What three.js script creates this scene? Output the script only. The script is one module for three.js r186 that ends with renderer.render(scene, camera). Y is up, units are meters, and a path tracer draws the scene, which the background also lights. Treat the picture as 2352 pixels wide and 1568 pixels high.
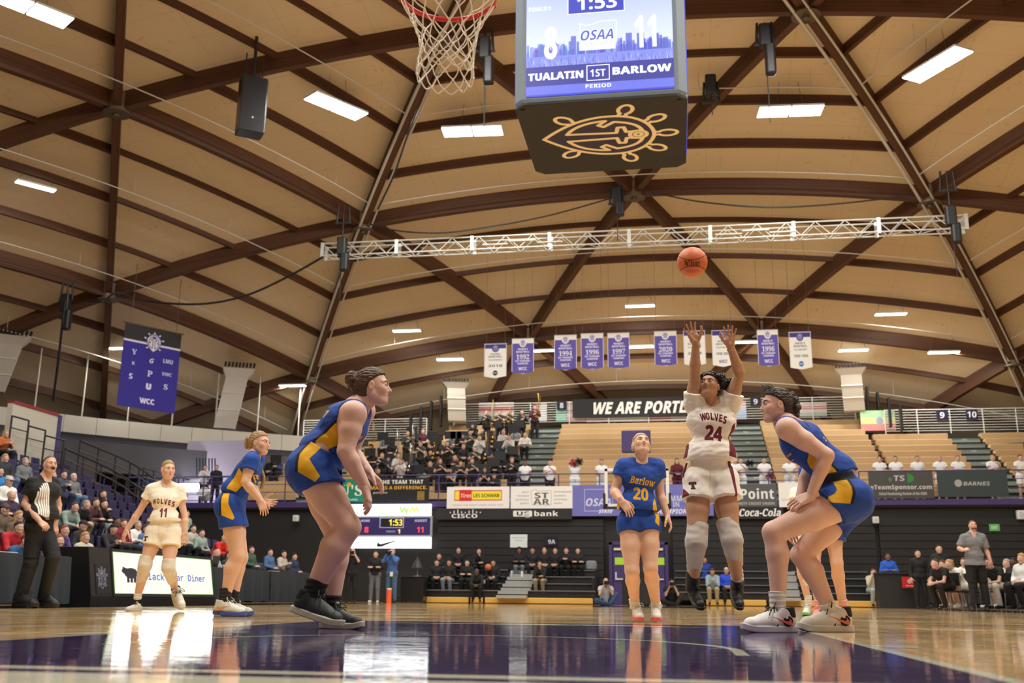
import * as THREE from 'three';
import { RoundedBoxGeometry } from 'three/addons/geometries/RoundedBoxGeometry.js';
import { mergeGeometries } from 'three/addons/utils/BufferGeometryUtils.js';
import { ImprovedNoise } from 'three/addons/math/ImprovedNoise.js';
import { RectAreaLightUniformsLib } from 'three/addons/lights/RectAreaLightUniformsLib.js';

/* ------------------------------------------------ camera, exposure */
RectAreaLightUniformsLib.init();
const scene = new THREE.Scene();
scene.background = new THREE.Color(0, 0, 0);
const rad = (d) => d * Math.PI / 180;
const FW = 2352, FH = 1568, FPX = 2346;
const camera = new THREE.PerspectiveCamera(2 * Math.atan(FH / 2 / FPX) * 180 / Math.PI, FW / FH, 0.05, 250);
camera.rotation.order = 'YXZ';
camera.position.set(1.014, 0.196, 2.726);           // sitting on the floor behind the baseline
camera.rotation.set(rad(14.09), rad(9.03), rad(0.552));
camera.focus = 7.6; camera.userData.fStop = 2.8;
camera.updateMatrixWorld(true);
const renderer = new THREE.WebGLRenderer({ antialias: true });
renderer.toneMapping = THREE.LinearToneMapping;
renderer.toneMappingExposure = 1.65;
renderer.shadowMap.enabled = true;
const LAMP_POWER = 62, LED_POWER = 9;

/* ------------------------------------------------ small helpers */
const V = (x, y, z) => new THREE.Vector3(x, y, z);
const EYE = camera.position.clone();
const CR = V(0, 0, 0), CU = V(0, 0, 0), CF = V(0, 0, 0);
camera.matrixWorld.extractBasis(CR, CU, CF); CF.negate();
const FLATF = V(CF.x, 0, CF.z).normalize(), FLATR = V(-FLATF.z, 0, FLATF.x);
// a pixel of the photograph gives a direction; the distance comes from the plane it lies on
const dirOf = (x, y) => CF.clone().addScaledVector(CR, (x - FW / 2) / FPX).addScaledVector(CU, -(y - FH / 2) / FPX);
const along = (r, t) => EYE.clone().addScaledVector(r, t);
const onZ = (x, y, d) => { const r = dirOf(x, y); return along(r, (-d - EYE.z) / r.z); };
const onX = (x, y, X) => { const r = dirOf(x, y); return along(r, (X - EYE.x) / r.x); };
const onY = (x, y, Y) => { const r = dirOf(x, y); return along(r, (Y - EYE.y) / r.y); };
const atD = (x, y, D) => { const r = dirOf(x, y); return along(r, D / r.dot(FLATF)); };
const toPx = (p) => { const d = p.clone().sub(EYE), z = d.dot(CF); return [FW / 2 + FPX * d.dot(CR) / z, FH / 2 - FPX * d.dot(CU) / z, z]; };
let seed = 7;
const rnd = () => { seed = (seed * 1664525 + 1013904223) >>> 0; return seed / 4294967296; };
const rr = (a, b) => a + (b - a) * rnd();
const pick = (a) => a[Math.floor(rnd() * a.length)];
const clamp = (x, a, b) => x < a ? a : x > b ? b : x;
const noiseGen = new ImprovedNoise();
const noise = (x, y, z) => noiseGen.noise(x + 31.7, y + 17.3, z + 9.1);

const taken = {};
function numbered(n) { const k = (taken[n] = (taken[n] ?? -1) + 1); return k ? n + '_' + String(k).padStart(3, '0') : n; }
function shade(o) { o.traverse((c) => { if (c.isMesh) { c.castShadow = true; c.receiveShadow = true; } }); return o; }
function thing(name, label, category, pos = [0, 0, 0], turn = 0, group) {
  const o = new THREE.Group(); o.name = numbered(name); scene.add(o);
  o.position.set(...(pos.isVector3 ? pos.toArray() : pos)); o.rotation.y = turn;
  o.userData = { label, category }; if (group) o.userData.group = group;
  return o;
}
function part(name, geo, mat, parent) {
  const m = new THREE.Mesh(geo, mat); m.name = name; m.castShadow = m.receiveShadow = true; parent.add(m); return m;
}
function one(name, geo, mat, label, category, group) {   // a thing that is a single mesh
  const m = part(numbered(name), geo, mat, scene); m.userData = { label, category }; if (group) m.userData.group = group; return m;
}
function struct(name, geo, mat, parent) {
  const m = geo ? part(parent ? name : numbered(name), geo, mat, parent ?? scene) : new THREE.Group();
  if (!geo) { m.name = numbered(name); (parent ?? scene).add(m); }
  if (!parent) m.userData.kind = 'structure';
  return m;
}
const box = (w, h, d, x = 0, y = 0, z = 0) => new THREE.BoxGeometry(w, h, d).translate(x, y, z);
const box2 = (x0, y0, z0, x1, y1, z1) => new THREE.BoxGeometry(Math.abs(x1 - x0), Math.abs(y1 - y0), Math.abs(z1 - z0)).translate((x0 + x1) / 2, (y0 + y1) / 2, (z0 + z1) / 2);
const rbox = (w, h, d, r = 0.01, x = 0, y = 0, z = 0) => new RoundedBoxGeometry(w, h, d, 2, r).translate(x, y, z);
const tube = (pts, r, seg = 0, rs = 6) => new THREE.TubeGeometry(pts.length === 2 ? new THREE.LineCurve3(pts[0], pts[1]) : new THREE.CatmullRomCurve3(pts), seg || (pts.length === 2 ? 1 : pts.length * 4), r, rs, false);
const merge = (a) => mergeGeometries(a.map((g) => { let n = g.index ? g.toNonIndexed() : g; for (const k of Object.keys(n.attributes)) if (!['position', 'normal', 'uv'].includes(k)) n.deleteAttribute(k); if (!n.attributes.uv) n.setAttribute('uv', new THREE.BufferAttribute(new Float32Array(n.attributes.position.count * 2), 2)); return n; }));
const bar = (a, b, w, h) => {                          // a straight bar of w x h from a to b
  const d = b.clone().sub(a), L = d.length(); d.normalize();
  let s = V(0, 1, 0).cross(d); if (s.length() < 1e-3) s = V(1, 0, 0); s.normalize();
  const u = d.clone().cross(s);
  return new THREE.BoxGeometry(w, h, L).applyMatrix4(new THREE.Matrix4().makeBasis(s, u, d).setPosition(a.clone().lerp(b, 0.5)));
};
const lin = (r, g, b) => new THREE.Color().setRGB(r, g, b);
const mat = (c, rough = 0.7, o = {}) => new THREE.MeshStandardMaterial({ color: c, roughness: rough, ...o });
const matCache = {};
const cmat = (c, rough = 0.8) => matCache[c + '|' + rough] ??= mat(new THREE.Color(c), rough);
function canvasTex(w, h, draw, wrap) {
  const c = document.createElement('canvas'); c.width = w; c.height = h;
  const g = c.getContext('2d'); draw(g, w, h);
  const t = new THREE.CanvasTexture(c); t.colorSpace = THREE.SRGBColorSpace;
  if (wrap) t.wrapS = t.wrapT = THREE.RepeatWrapping;
  return t;
}
function txt(g, s, x, y, size, col, o = {}) {          // lettering fitted to a width if one is given
  g.save(); g.translate(x, y); if (o.rot) g.rotate(o.rot); if (o.skew) g.transform(1, 0, -o.skew, 1, 0, 0);
  g.font = (o.style ?? 'bold') + ' ' + size + 'px ' + (o.font ?? 'sans-serif');
  g.textAlign = o.align ?? 'center'; g.textBaseline = 'middle';
  if (o.w) g.scale(o.w / g.measureText(s).width, 1);
  if (o.stroke) { g.lineWidth = o.lw ?? size * 0.12; g.strokeStyle = o.stroke; g.lineJoin = 'round'; g.strokeText(s, 0, 0); }
  g.fillStyle = col; g.fillText(s, 0, 0);
  if (o.fat) { g.lineWidth = o.fat; g.strokeStyle = col; g.lineJoin = 'round'; g.strokeText(s, 0, 0); }
  g.restore();
}
function dataTex(n, fn, srgb = false, m = n) {
  const d = new Uint8Array(n * m * 4);
  for (let y = 0; y < m; y++) for (let x = 0; x < n; x++) { const c = fn(x / n, y / m, x, y), k = (y * n + x) * 4; for (let i = 0; i < 3; i++) d[k + i] = clamp(c[i] ?? c[0], 0, 1) * 255; d[k + 3] = 255; }
  const t = new THREE.DataTexture(d, n, m); t.wrapS = t.wrapT = THREE.RepeatWrapping; t.magFilter = THREE.LinearFilter; t.minFilter = THREE.LinearFilter;
  if (srgb) t.colorSpace = THREE.SRGBColorSpace; t.needsUpdate = true; return t;
}
// noise that repeats after one unit
const tnoise = (u, v, f, s = 0) => { const a = u * Math.PI * 2, b = v * Math.PI * 2, q = f / (Math.PI * 2); return noise(Math.cos(a) * q + s, Math.sin(a) * q + Math.cos(b) * q * 1.0, Math.sin(b) * q + s * 2.3); };
// a panel upright across the court at distance d, its corners found from pixels
function rectZ(x0, y0, x1, y1, d) { const a = onZ(x0, y0, d), b = onZ(x1, y1, d); return { x: (a.x + b.x) / 2, y: (a.y + b.y) / 2, w: Math.abs(b.x - a.x), h: Math.abs(a.y - b.y), z: -d }; }
const facePanel = (w, h, t = 0.02) => {                // box whose front face alone carries the texture
  const g = new THREE.BoxGeometry(w, h, t), uv = g.attributes.uv;
  for (let i = 0; i < uv.count; i++) if (i < 16 || i >= 20) uv.setXY(i, 0.003, 0.003);
  return g;
};
const printMat = (w, h, draw, o = {}) => mat(0xffffff, o.rough ?? 0.6, { map: canvasTex(w, h, draw) });

/* ------------------------------------------------ the floor */
const woodTex = canvasTex(2048, 2048, (g, w, h) => {    // 4 m x 4 m of maple strips running down the court
  const N = 64, s = w / N;
  for (let i = 0; i < N; i++) {
    let y = -rr(0, 600);
    while (y < h) {
      const L = rr(260, 900), t = rr(-1, 1), q = rr(-1, 1);
      g.fillStyle = `rgb(${222 + t * 12 + q * 3},${188 + t * 12},${134 + t * 11 - q * 5})`; g.fillRect(i * s, y, s + 1, L);
      for (let k = 0; k < 16; k++) { g.fillStyle = `rgba(${rnd() < 0.6 ? '120,80,36' : '226,190,134'},${rr(0.03, 0.13)})`; g.fillRect(i * s + rnd() * s, y + rnd() * L * 0.6, rr(1, 2.5), rr(60, 420)); }
      g.fillStyle = 'rgba(70,40,15,0.55)'; g.fillRect(i * s, y, s, 2); y += L;
    }
    g.fillStyle = 'rgba(70,40,15,0.42)'; g.fillRect(i * s, 0, 1.6, h);
  }
}, true);
woodTex.repeat.set(0.25, 0.25);
// fine waviness of a sanded and lacquered floor, longer across the view than along it
const waveTex = dataTex(512, (u, v) => { const n = 0.5 + 0.26 * tnoise(u, v, 9) + 0.16 * tnoise(u, v, 26, 3) + 0.08 * tnoise(u, v, 70, 5); return [n, n, n]; });
waveTex.repeat.set(0.55, 0.9);
const scuffTex = dataTex(512, (u, v) => { const n = tnoise(u, v, 6, 2) * 0.5 + tnoise(u, v, 40, 4) * 0.35; const s = 0.5 + clamp(n, -0.4, 0.5); return [s, s, s]; });
scuffTex.repeat.set(0.3, 0.3);
const lacquer = { bumpMap: waveTex, bumpScale: 0.00085, roughnessMap: scuffTex };
const floorMat = new THREE.MeshPhysicalMaterial({ color: 0xffffff, map: woodTex, roughness: 0.12, ...lacquer });
const paint = (c) => new THREE.MeshPhysicalMaterial({ color: c, roughness: 0.1, ...lacquer });
const paintPurple = paint(lin(0.05, 0.032, 0.105)), paintCream = paint(lin(0.72, 0.72, 0.56));
const paintBlack = paint(lin(0.012, 0.011, 0.014));
function planeXZ(x0, z0, x1, z1, y) { const g = new THREE.PlaneGeometry(x1 - x0, z1 - z0).rotateX(-Math.PI / 2).translate((x0 + x1) / 2, y, (z0 + z1) / 2); return uvXZ(g); }
function uvXZ(g) { const p = g.attributes.position, uv = g.attributes.uv; for (let i = 0; i < p.count; i++) uv.setXY(i, p.getX(i), p.getZ(i)); return g; }
const floor = struct('floor', (() => { const g = box2(-40, -0.2, -58, 40, 0, 30); const p = g.attributes.position, uv = g.attributes.uv; for (let i = 0; i < p.count; i++) uv.setXY(i, p.getX(i), p.getZ(i)); return g; })(), floorMat);
// painted markings lie on the floor as thin coats
const flat = (name, m, pts, y, holes = []) => {
  const s = new THREE.Shape(pts.map(([x, d]) => new THREE.Vector2(x, d)));
  for (const h of holes) s.holes.push(new THREE.Path(h.map(([x, d]) => new THREE.Vector2(x, d))));
  const g = new THREE.ShapeGeometry(s, 24).rotateX(-Math.PI / 2).translate(0, y, 0); uvXZ(g);
  const o = part(name, g, m, floor); return o;
};
const strip = (name, x0, d0, x1, d1, m = paintCream, y = 0.0012) => part(name, planeXZ(x0, -d1, x1, -d0, y), m, floor);
const arcPts = (cx, cd, r, a0, a1, n = 48) => Array.from({ length: n + 1 }, (_, i) => { const a = a0 + (a1 - a0) * i / n; return [cx + r * Math.sin(a), cd + r * Math.cos(a)]; });
const arcBand = (name, cx, cd, r0, r1, a0, a1, m = paintCream, y = 0.0012) => flat(name, m, [...arcPts(cx, cd, r1, a0, a1), ...arcPts(cx, cd, r0, a1, a0)], y);
function courtEnd(flip) {
  const D = (d) => flip ? 28.65 - d : d, st = (n, x0, d0, x1, d1, m, y) => strip(n, x0, Math.min(D(d0), D(d1)), x1, Math.max(D(d0), D(d1)), m, y);
  st('lane_paint', -1.83, 0, 1.83, 5.79, paintPurple, 0.0006);
  if (flip) arcBand('key_arc', 0, D(5.79), 1.78, 1.83, Math.PI / 2, Math.PI * 1.5);
  st('lane_line', 1.83, 0, 1.89, 5.79); st('lane_line', -1.845, 0, -1.83, 5.79);
  for (const s of [-1, 1]) {                             // lane blocks and hash marks
    st('lane_block', s > 0 ? 1.89 : -2.07, 2.13, s > 0 ? 2.07 : -1.89, 2.43);
    for (const d of [3.35, 4.25, 5.1]) st('lane_mark', s > 0 ? 1.89 : -2.07, d, s > 0 ? 2.07 : -1.89, d + 0.05);
    st('restricted_line', s > 0 ? 1.22 : -1.27, 1.22, s > 0 ? 1.27 : -1.22, 1.575);
    st('three_point_line', s > 0 ? 6.6 : -6.65, 0, s > 0 ? 6.65 : -6.6, 2.65);
  }
  const q = flip ? Math.PI : 0;
  arcBand('restricted_arc', 0, D(1.575), 1.22, 1.27, q - Math.PI / 2, q + Math.PI / 2);
  arcBand('three_point_line', 0, D(1.575), 6.7, 6.75, q - 1.41, q + 1.41);
}
courtEnd(false); courtEnd(true);
strip('baseline', -7.62, -0.1, 7.62, 0); strip('baseline', -7.62, 28.65, 7.62, 28.7);
strip('baseline_border', -7.7, -0.2, 7.7, -0.1, paintPurple, 0.0007); strip('baseline_border', -7.7, -0.75, 7.7, -0.2, paintCream, 0.0009);
for (const s of [-1, 1]) strip('sideline', s > 0 ? 7.62 : -7.67, 0, s > 0 ? 7.67 : -7.62, 28.65);
strip('half_line', -7.62, 14.3, 7.62, 14.35);
arcBand('center_circle', 0, 14.325, 1.78, 1.83, 0, Math.PI * 2);
// free-throw end of the lane: a broad tapering painted emblem under the lettering
flat('lane_emblem', paintCream, [[-1.25, 5.28], [-0.86, 5.36], [-0.2, 5.46], [0.35, 5.52], [0.72, 5.44], [1.3, 5.06], [0.5, 5.18], [-0.3, 5.14]], 0.0012, [[[-0.75, 5.30], [-0.3, 5.38], [-0.45, 5.27]], [[0.02, 5.42], [0.3, 5.46], [0.22, 5.33]]]);
for (const s of [-1, 1]) strip('apron_paint', s > 0 ? 7.67 : -9.4, -0.75, s > 0 ? 9.4 : -7.67, 28.65, paintBlack, 0.0005);

/* ------------------------------------------------ the domed roof on its triangular grid of glued timber ribs */
const DC = { x: -0.128, z: -15.0, top: 17.695, R: 67.616, s: 10.486 };
const roofY = (x, z) => { const r2 = (x - DC.x) ** 2 + (z - DC.z) ** 2; return DC.top - DC.R + Math.sqrt(DC.R * DC.R - r2); };
const grid = (a, b) => { let x = a, z = b; const m = 1 - 2.668e-5 * (x * x + z * z); return [DC.x + x * m, DC.z + z * m]; };
const onRoof = (x, y, drop = 0) => { const r = dirOf(x, y); let t = 1; for (let i = 0; i < 4000; i++) { const p = along(r, t); if (p.y > roofY(p.x, p.z) - drop) return p; t += 0.02; } };
const deckTex = canvasTex(1024, 1024, (g, w, h) => {
  g.fillStyle = '#dfcba8'; g.fillRect(0, 0, w, h);
  for (let i = 0; i < 9000; i++) { const a = rr(0.02, 0.07); g.fillStyle = `rgba(${rnd() < 0.5 ? '110,88,60' : '235,220,190'},${a})`; g.fillRect(rnd() * w, rnd() * h, rr(2, 9), rr(1, 4)); }
  for (let i = 0; i < 26; i++) { g.fillStyle = `rgba(120,92,60,${rr(0.05, 0.14)})`; g.beginPath(); g.ellipse(rnd() * w, rnd() * h, rr(4, 26), rr(3, 14), rnd() * 3, 0, 7); g.fill(); }
  g.fillStyle = 'rgba(110,86,58,0.30)'; for (let k = 0; k < 4; k++) g.fillRect(0, k * h / 4, w, 2); for (let k = 0; k < 2; k++) g.fillRect(k * w / 2, 0, 2, h);
}, true);
deckTex.repeat.set(0.2, 0.2);
const deckMat = mat(0xffffff, 0.9, { map: deckTex });
const ROOF_R = 37.5;
const ceiling = (() => {
  const pos = [], uv = [], idx = [], NA = 96, NR = 40;
  for (const lift of [0, 0.35]) for (let j = 0; j <= NR; j++) for (let i = 0; i <= NA; i++) { const r = ROOF_R * j / NR, a = i / NA * Math.PI * 2, x = DC.x + r * Math.cos(a), z = DC.z + r * Math.sin(a); pos.push(x, roofY(x, z) + lift, z); uv.push(x, z); }
  const L = (NA + 1) * (NR + 1);
  for (let j = 0; j < NR; j++) for (let i = 0; i < NA; i++) { const a = j * (NA + 1) + i, b = a + 1, c = a + NA + 1, d = c + 1; idx.push(a, b, c, b, d, c, a + L, c + L, b + L, b + L, c + L, d + L); }
  const g = new THREE.BufferGeometry(); g.setAttribute('position', new THREE.Float32BufferAttribute(pos, 3)); g.setAttribute('uv', new THREE.Float32BufferAttribute(uv, 2)); g.setIndex(idx); g.computeVertexNormals();
  return struct('ceiling', g, deckMat);
})();
const gluTex = canvasTex(512, 512, (g, w, h) => {
  g.fillStyle = '#5e3416'; g.fillRect(0, 0, w, h);
  for (let k = 0; k < 16; k++) { const t = rr(-10, 10); g.fillStyle = `rgb(${84 + t},${50 + t * 0.8},${26 + t * 0.6})`; g.fillRect(0, k * h / 16, w, h / 16); g.fillStyle = 'rgba(30,15,6,0.55)'; g.fillRect(0, k * h / 16, w, 1.5); }
  for (let i = 0; i < 900; i++) { g.fillStyle = `rgba(${rnd() < 0.5 ? '40,22,10' : '140,95,58'},${rr(0.04, 0.16)})`; g.fillRect(rnd() * w, rnd() * h, rr(20, 200), 1); }
}, true);
const gluMat = mat(0xffffff, 0.62, { map: gluTex });
// a timber that follows the roof from one plan point to the next
function roofTimber(a, b, width, depth, n, dropTop = 0) {
  const pos = [], uv = [], idx = []; const A = grid(...a), B = grid(...b);
  const dx = B[0] - A[0], dz = B[1] - A[1], L = Math.hypot(dx, dz), sx = -dz / L * width / 2, sz = dx / L * width / 2;
  for (let i = 0; i <= n; i++) {
    const [x, z] = grid(a[0] + (b[0] - a[0]) * i / n, a[1] + (b[1] - a[1]) * i / n), y = roofY(x, z) + 0.03 - dropTop, s = L * i / n;
    const c = [[x + sx, y, z + sz], [x + sx, y - depth, z + sz], [x - sx, y - depth, z - sz], [x - sx, y, z - sz]], q = [0, depth, depth + width, 2 * depth + width];
    for (const [k, m] of [[0, 1], [1, 2], [2, 3]]) { pos.push(...c[k], ...c[m]); uv.push(s * 0.5, q[k] * 1.6, s * 0.5, q[m] * 1.6); }
  }
  for (let i = 0; i < n; i++) for (let f = 0; f < 3; f++) { const p = i * 6 + f * 2, q = p + 6; idx.push(p, q, p + 1, p + 1, q, q + 1); }
  const g = new THREE.BufferGeometry(); g.setAttribute('position', new THREE.Float32BufferAttribute(pos, 3)); g.setAttribute('uv', new THREE.Float32BufferAttribute(uv, 2)); g.setIndex(idx); g.computeVertexNormals();
  return g;
}
const U6 = Array.from({ length: 6 }, (_, k) => [Math.cos(k * Math.PI / 3) * DC.s, -Math.sin(k * Math.PI / 3) * DC.s]);
const steel = mat(lin(0.16, 0.12, 0.08), 0.5, { metalness: 0.6 });
const whitePipe = mat(lin(0.62, 0.58, 0.5), 0.5);
const inRoof = (p) => Math.hypot(p[0], p[1]) < ROOF_R + 1.5;
{
  const key = (p) => p.map((v) => v.toFixed(1)).join();
  const nodes = new Map();
  for (let i = -5; i <= 5; i++) for (let j = -5; j <= 5; j++) { const p = [U6[0][0] * i + U6[1][0] * j, U6[0][1] * i + U6[1][1] * j]; if (Math.max(Math.abs(i), Math.abs(j), Math.abs(i + j)) <= 4) nodes.set(key(p), p); }
  for (const p of nodes.values()) {
    if (!inRoof(p)) continue;
    for (let k = 0; k < 3; k++) { const q = [p[0] + U6[k][0], p[1] + U6[k][1]]; if (nodes.has(key(q))) { let e = q; if (!inRoof(q)) { const t = 0.55; e = [p[0] + (q[0] - p[0]) * t, p[1] + (q[1] - p[1]) * t]; } part('roof_rib', roofTimber(p, e, 0.24, 0.58, 10), gluMat, ceiling); } }
    for (let k = 3; k < 6; k++) { const q = [p[0] + U6[k][0], p[1] + U6[k][1]]; if (nodes.has(key(q)) && !inRoof(q)) part('roof_rib', roofTimber(p, [p[0] + (q[0] - p[0]) * 0.55, p[1] + (q[1] - p[1]) * 0.55], 0.24, 0.58, 6), gluMat, ceiling); }
    const [x, z] = grid(...p), y = roofY(x, z);
    part('hub_plate', merge([new THREE.CylinderGeometry(0.36, 0.36, 0.62, 6).translate(x, y - 0.3, z), new THREE.CylinderGeometry(0.42, 0.42, 0.03, 12).translate(x, y - 0.62, z), new THREE.CylinderGeometry(0.1, 0.1, 0.12, 8).translate(x, y - 0.66, z)]), steel, ceiling);
  }
  for (let s = 0; s < 6; s++) {
    const u1 = U6[s], u2 = U6[(s + 1) % 6], e = [u2[0] - u1[0], u2[1] - u1[1]];
    const at = (q, t) => [q * u1[0] + t * e[0], q * u1[1] + t * e[1]];
    for (let n = 0; n < 4; n++) for (let k = 1; k < 4; k++) {
      const q = n + k / 4, cuts = [];
      for (let m = 0; m <= n; m++) cuts.push(m, m + k / 4);
      cuts.sort((a, b) => a - b); const ts = [...new Set([0, ...cuts, q])].filter((t) => t <= q + 1e-6);
      for (let i = 0; i + 1 < ts.length; i++) {
        const a = at(q, ts[i]), b = at(q, ts[i + 1]); if (!inRoof(a) || !inRoof(b)) continue;
        part('purlin', roofTimber(a, b, 0.13, (i % 2 ? 0.2 : 0.3) + (n % 2) * 0.03, 6), gluMat, ceiling);
      }
    }
    for (let n = 1; n < 4; n++) for (const f of [0.36, 0.85]) {             // sprinkler pipes with their hangers
      const q = n + f, pts = [], hang = [], N = 6 * (n + 1);
      for (let i = 0; i <= N; i++) { const p = at(q, q * (0.015 + 0.97 * i / N)); if (!inRoof(p)) continue; const [x, z] = grid(...p); const P = V(x, roofY(x, z) - 0.62, z); pts.push(P); if (i % 3 === 1) hang.push(tube([P, V(x, roofY(x, z), z)], 0.008, 1, 4)); }
      if (pts.length > 3) part('sprinkler_pipe', merge([tube(pts, 0.022, pts.length * 2, 5), ...hang]), whitePipe, ceiling);
    }
  }
  for (const s of [0, 1, 2, 3, 4, 5]) for (const off of [-0.2, 0.22]) {       // pipes that run down beside the hip ribs
    const u = U6[s], pts = []; const nx = -u[1] / DC.s, nz = u[0] / DC.s;
    for (let i = 1; i <= 24; i++) { const r = 0.35 + 3.3 * i / 24, [x, z] = grid(u[0] * r + nx * off, u[1] * r + nz * off); pts.push(V(x, roofY(x, z) - 0.66, z)); }
    part('roof_conduit', tube(pts, off < 0 ? 0.05 : 0.035, 40, 6), whitePipe, ceiling);
  }
}

/* ------------------------------------------------ ceiling lamps */
const lampGlow = mat(0x000000, 0.5, { emissive: new THREE.Color(1, 1, 0.97), emissiveIntensity: 9 });
const lampBody = mat(lin(0.75, 0.75, 0.72), 0.4);
function lampUnit(root, w, l, x) {
  part('lamp_housing', rbox(w, 0.07, l, 0.015, x, 0.045, 0), lampBody, root);
  part('lamp_panel', rbox(w - 0.03, 0.02, l - 0.03, 0.008, x, 0, 0), lampGlow, root);
}
function ceilingLamp(p, turn, twin, label, group) {
  const root = thing('ceiling_lamp', label, 'lamp', p, turn, group);
  const w = twin ? 0.98 : 1.25, l = twin ? 0.72 : 0.3;
  if (twin) { lampUnit(root, w, l, -0.51); lampUnit(root, w, l, 0.51); } else lampUnit(root, w, l, 0);
  const top = roofY(p.x, p.z) - p.y;
  for (const s of [-1, 1]) part('suspension', tube([V(s * w * 0.42, 0.08, 0), V(s * w * 0.3, Math.max(0.2, top - 0.02), 0)], 0.008, 1, 4), steel, root);
  const W = twin ? 2.0 : 1.25;
  const L = new THREE.RectAreaLight(new THREE.Color(1, 0.965, 0.9), LAMP_POWER * (twin ? 1 : 1.15), W, l);
  L.name = 'lamp_light'; L.position.set(p.x, p.y - 0.03, p.z); L.rotation.set(-Math.PI / 2, 0, turn); scene.add(L);
}
const near = [[773, 245, 0.95, 'twin-panel ceiling lamp between the hanging speaker and the net'], [1085, 302, 0.06, 'twin-panel ceiling lamp beside the left edge of the hanging scoreboard'], [1815, 256, 0.06, 'twin-panel ceiling lamp right of the hanging scoreboard'], [2152, 150, -1.0, 'slanted twin-panel ceiling lamp beyond the right hip rib'], [70, 20, 0.95, 'twin-panel ceiling lamp over the left end of the hall']];
const plan = [];
for (const [x, y, t, lab] of near) { const p = onRoof(x, y, 1.05); plan.push([p, t]); ceilingLamp(p, t, true, lab, 'twin-panel ceiling lamps'); }
for (const [p, t] of plan) { const q = V(2 * DC.x - p.x, p.y, 2 * DC.z - p.z); ceilingLamp(q, t, true, 'bright twin-panel ceiling lamp hung from the timber purlins', 'twin-panel ceiling lamps'); }
for (const [x, z] of [[-4.5, -12], [4.5, -12], [-4.5, -20], [4.5, -20], [-4.5, -3.5], [5, -3.5], [11, -12], [-11, -12]]) ceilingLamp(V(x, roofY(x, z) - 1.05, z), 0, true, 'bright twin-panel ceiling lamp hung from the timber purlins', 'twin-panel ceiling lamps');
for (const [x, y, lab] of [[82, 428, 'strip ceiling lamp alone under the left roof panels'], [934, 760, 'strip ceiling lamp above the crouching player with the bun'], [1034, 826, 'strip ceiling lamp left of the white pennant with a black seal'], [672, 886, 'strip ceiling lamp close beside the left hip rib'], [1470, 703, 'strip ceiling lamp between the two far roof hubs'], [2046, 722, 'strip ceiling lamp high beside the right hip rib'], [1470, 797, 'strip ceiling lamp among the purple pennants'], [1715, 786, 'strip ceiling lamp behind the shooter\'s raised left arm'], [1960, 805, 'strip ceiling lamp above the right air duct'], [2168, 810, 'strip ceiling lamp above the number plates'], [1242, 806, 'strip ceiling lamp half hidden between two purple pennants'], [283, 800, 'strip ceiling lamp peeping past the conference banner']]) ceilingLamp(onRoof(x, y, 0.7), x === 82 ? 0.9 : 0, false, lab, 'strip ceiling lamps');
for (const [x, z] of [[20, -8], [21, -22], [14, 4], [0, 9]]) ceilingLamp(V(x, roofY(x, z) - 0.7, z), 0, false, 'narrow strip ceiling lamp glowing below the far roof ribs', 'strip ceiling lamps');

/* ------------------------------------------------ outer walls, concourse, parapet */
const concrete = mat(lin(0.42, 0.40, 0.40), 0.85), creamWall = mat(lin(0.60, 0.57, 0.48), 0.8), greyWall = mat(lin(0.055, 0.052, 0.065), 0.8), blackPaint = mat(lin(0.012, 0.012, 0.013), 0.6), blackGloss = mat(lin(0.01, 0.01, 0.011), 0.35);
const purplePaint = mat(lin(0.055, 0.035, 0.16), 0.5), violetWall = mat(lin(0.42, 0.38, 0.50), 0.8);
function ringWall(name, r, y0, y1, t, m, a0 = 0, a1 = Math.PI * 2, n = 96, parent) {
  const s = new THREE.Shape(); s.moveTo(r, y0); s.lineTo(r + t, y0); s.lineTo(r + t, y1); s.lineTo(r, y1); s.closePath();
  const pts = [[r, y0], [r + t, y0], [r + t, y1], [r, y1], [r, y0]].map((p) => new THREE.Vector2(...p));
  const g = new THREE.LatheGeometry(pts, n, a0, a1 - a0); g.computeVertexNormals();
  const flatG = g.toNonIndexed(); flatG.computeVertexNormals();
  flatG.translate(DC.x, 0, DC.z);
  return parent ? part(name, flatG, m, parent) : struct(name, flatG, m);
}
// lathe angle 0 points to +z, so the far end of the hall is at pi
ringWall('wall_outer', 36.9, 0, 7.4, 0.4, violetWall);
const concourse = ringWall('trim_concourse', 30.6, 6.2, 6.56, 6.2, greyWall, Math.PI * 0.5, Math.PI * 1.5, 64);
const parapet = struct('trim_parapet', null);
for (let k = 0; k < 40; k++) {                            // cast parapet panels on the left concourse
  const a = Math.PI * 1.165 + k * 0.043, b = a + 0.0425;
  if (a > Math.PI * 1.6) break;
  ringWall('parapet_panel', 30.55, 6.55, 7.25, 0.16, creamWall, a, b, 2, parapet);
}
ringWall('trim_soffit', 30.0, 5.0, 6.2, 0.5, mat(lin(0.10, 0.095, 0.11), 0.85), Math.PI * 1.14, Math.PI * 1.6, 32);
{ // thin white posts of the concourse rail
  const g = []; for (let k = 0; k < 22; k++) { const a = Math.PI * 1.17 + k * 0.06, x = DC.x + 31.2 * Math.sin(a), z = DC.z + 31.2 * Math.cos(a); const h = Math.min(roofY(x, z) - 0.1, 10.4); g.push([x, z, h]); }
  for (const [x, z, h] of g) part('rail_post', tube([V(x, 6.55, z), V(x, h, z)], 0.035, 1, 5), whitePipe, parapet);
}
// two side walls that close the hall behind the stands, and one behind the camera
struct('wall_back', box2(-37, 0, 21.2, 37, 8, 21.6), greyWall);

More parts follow.
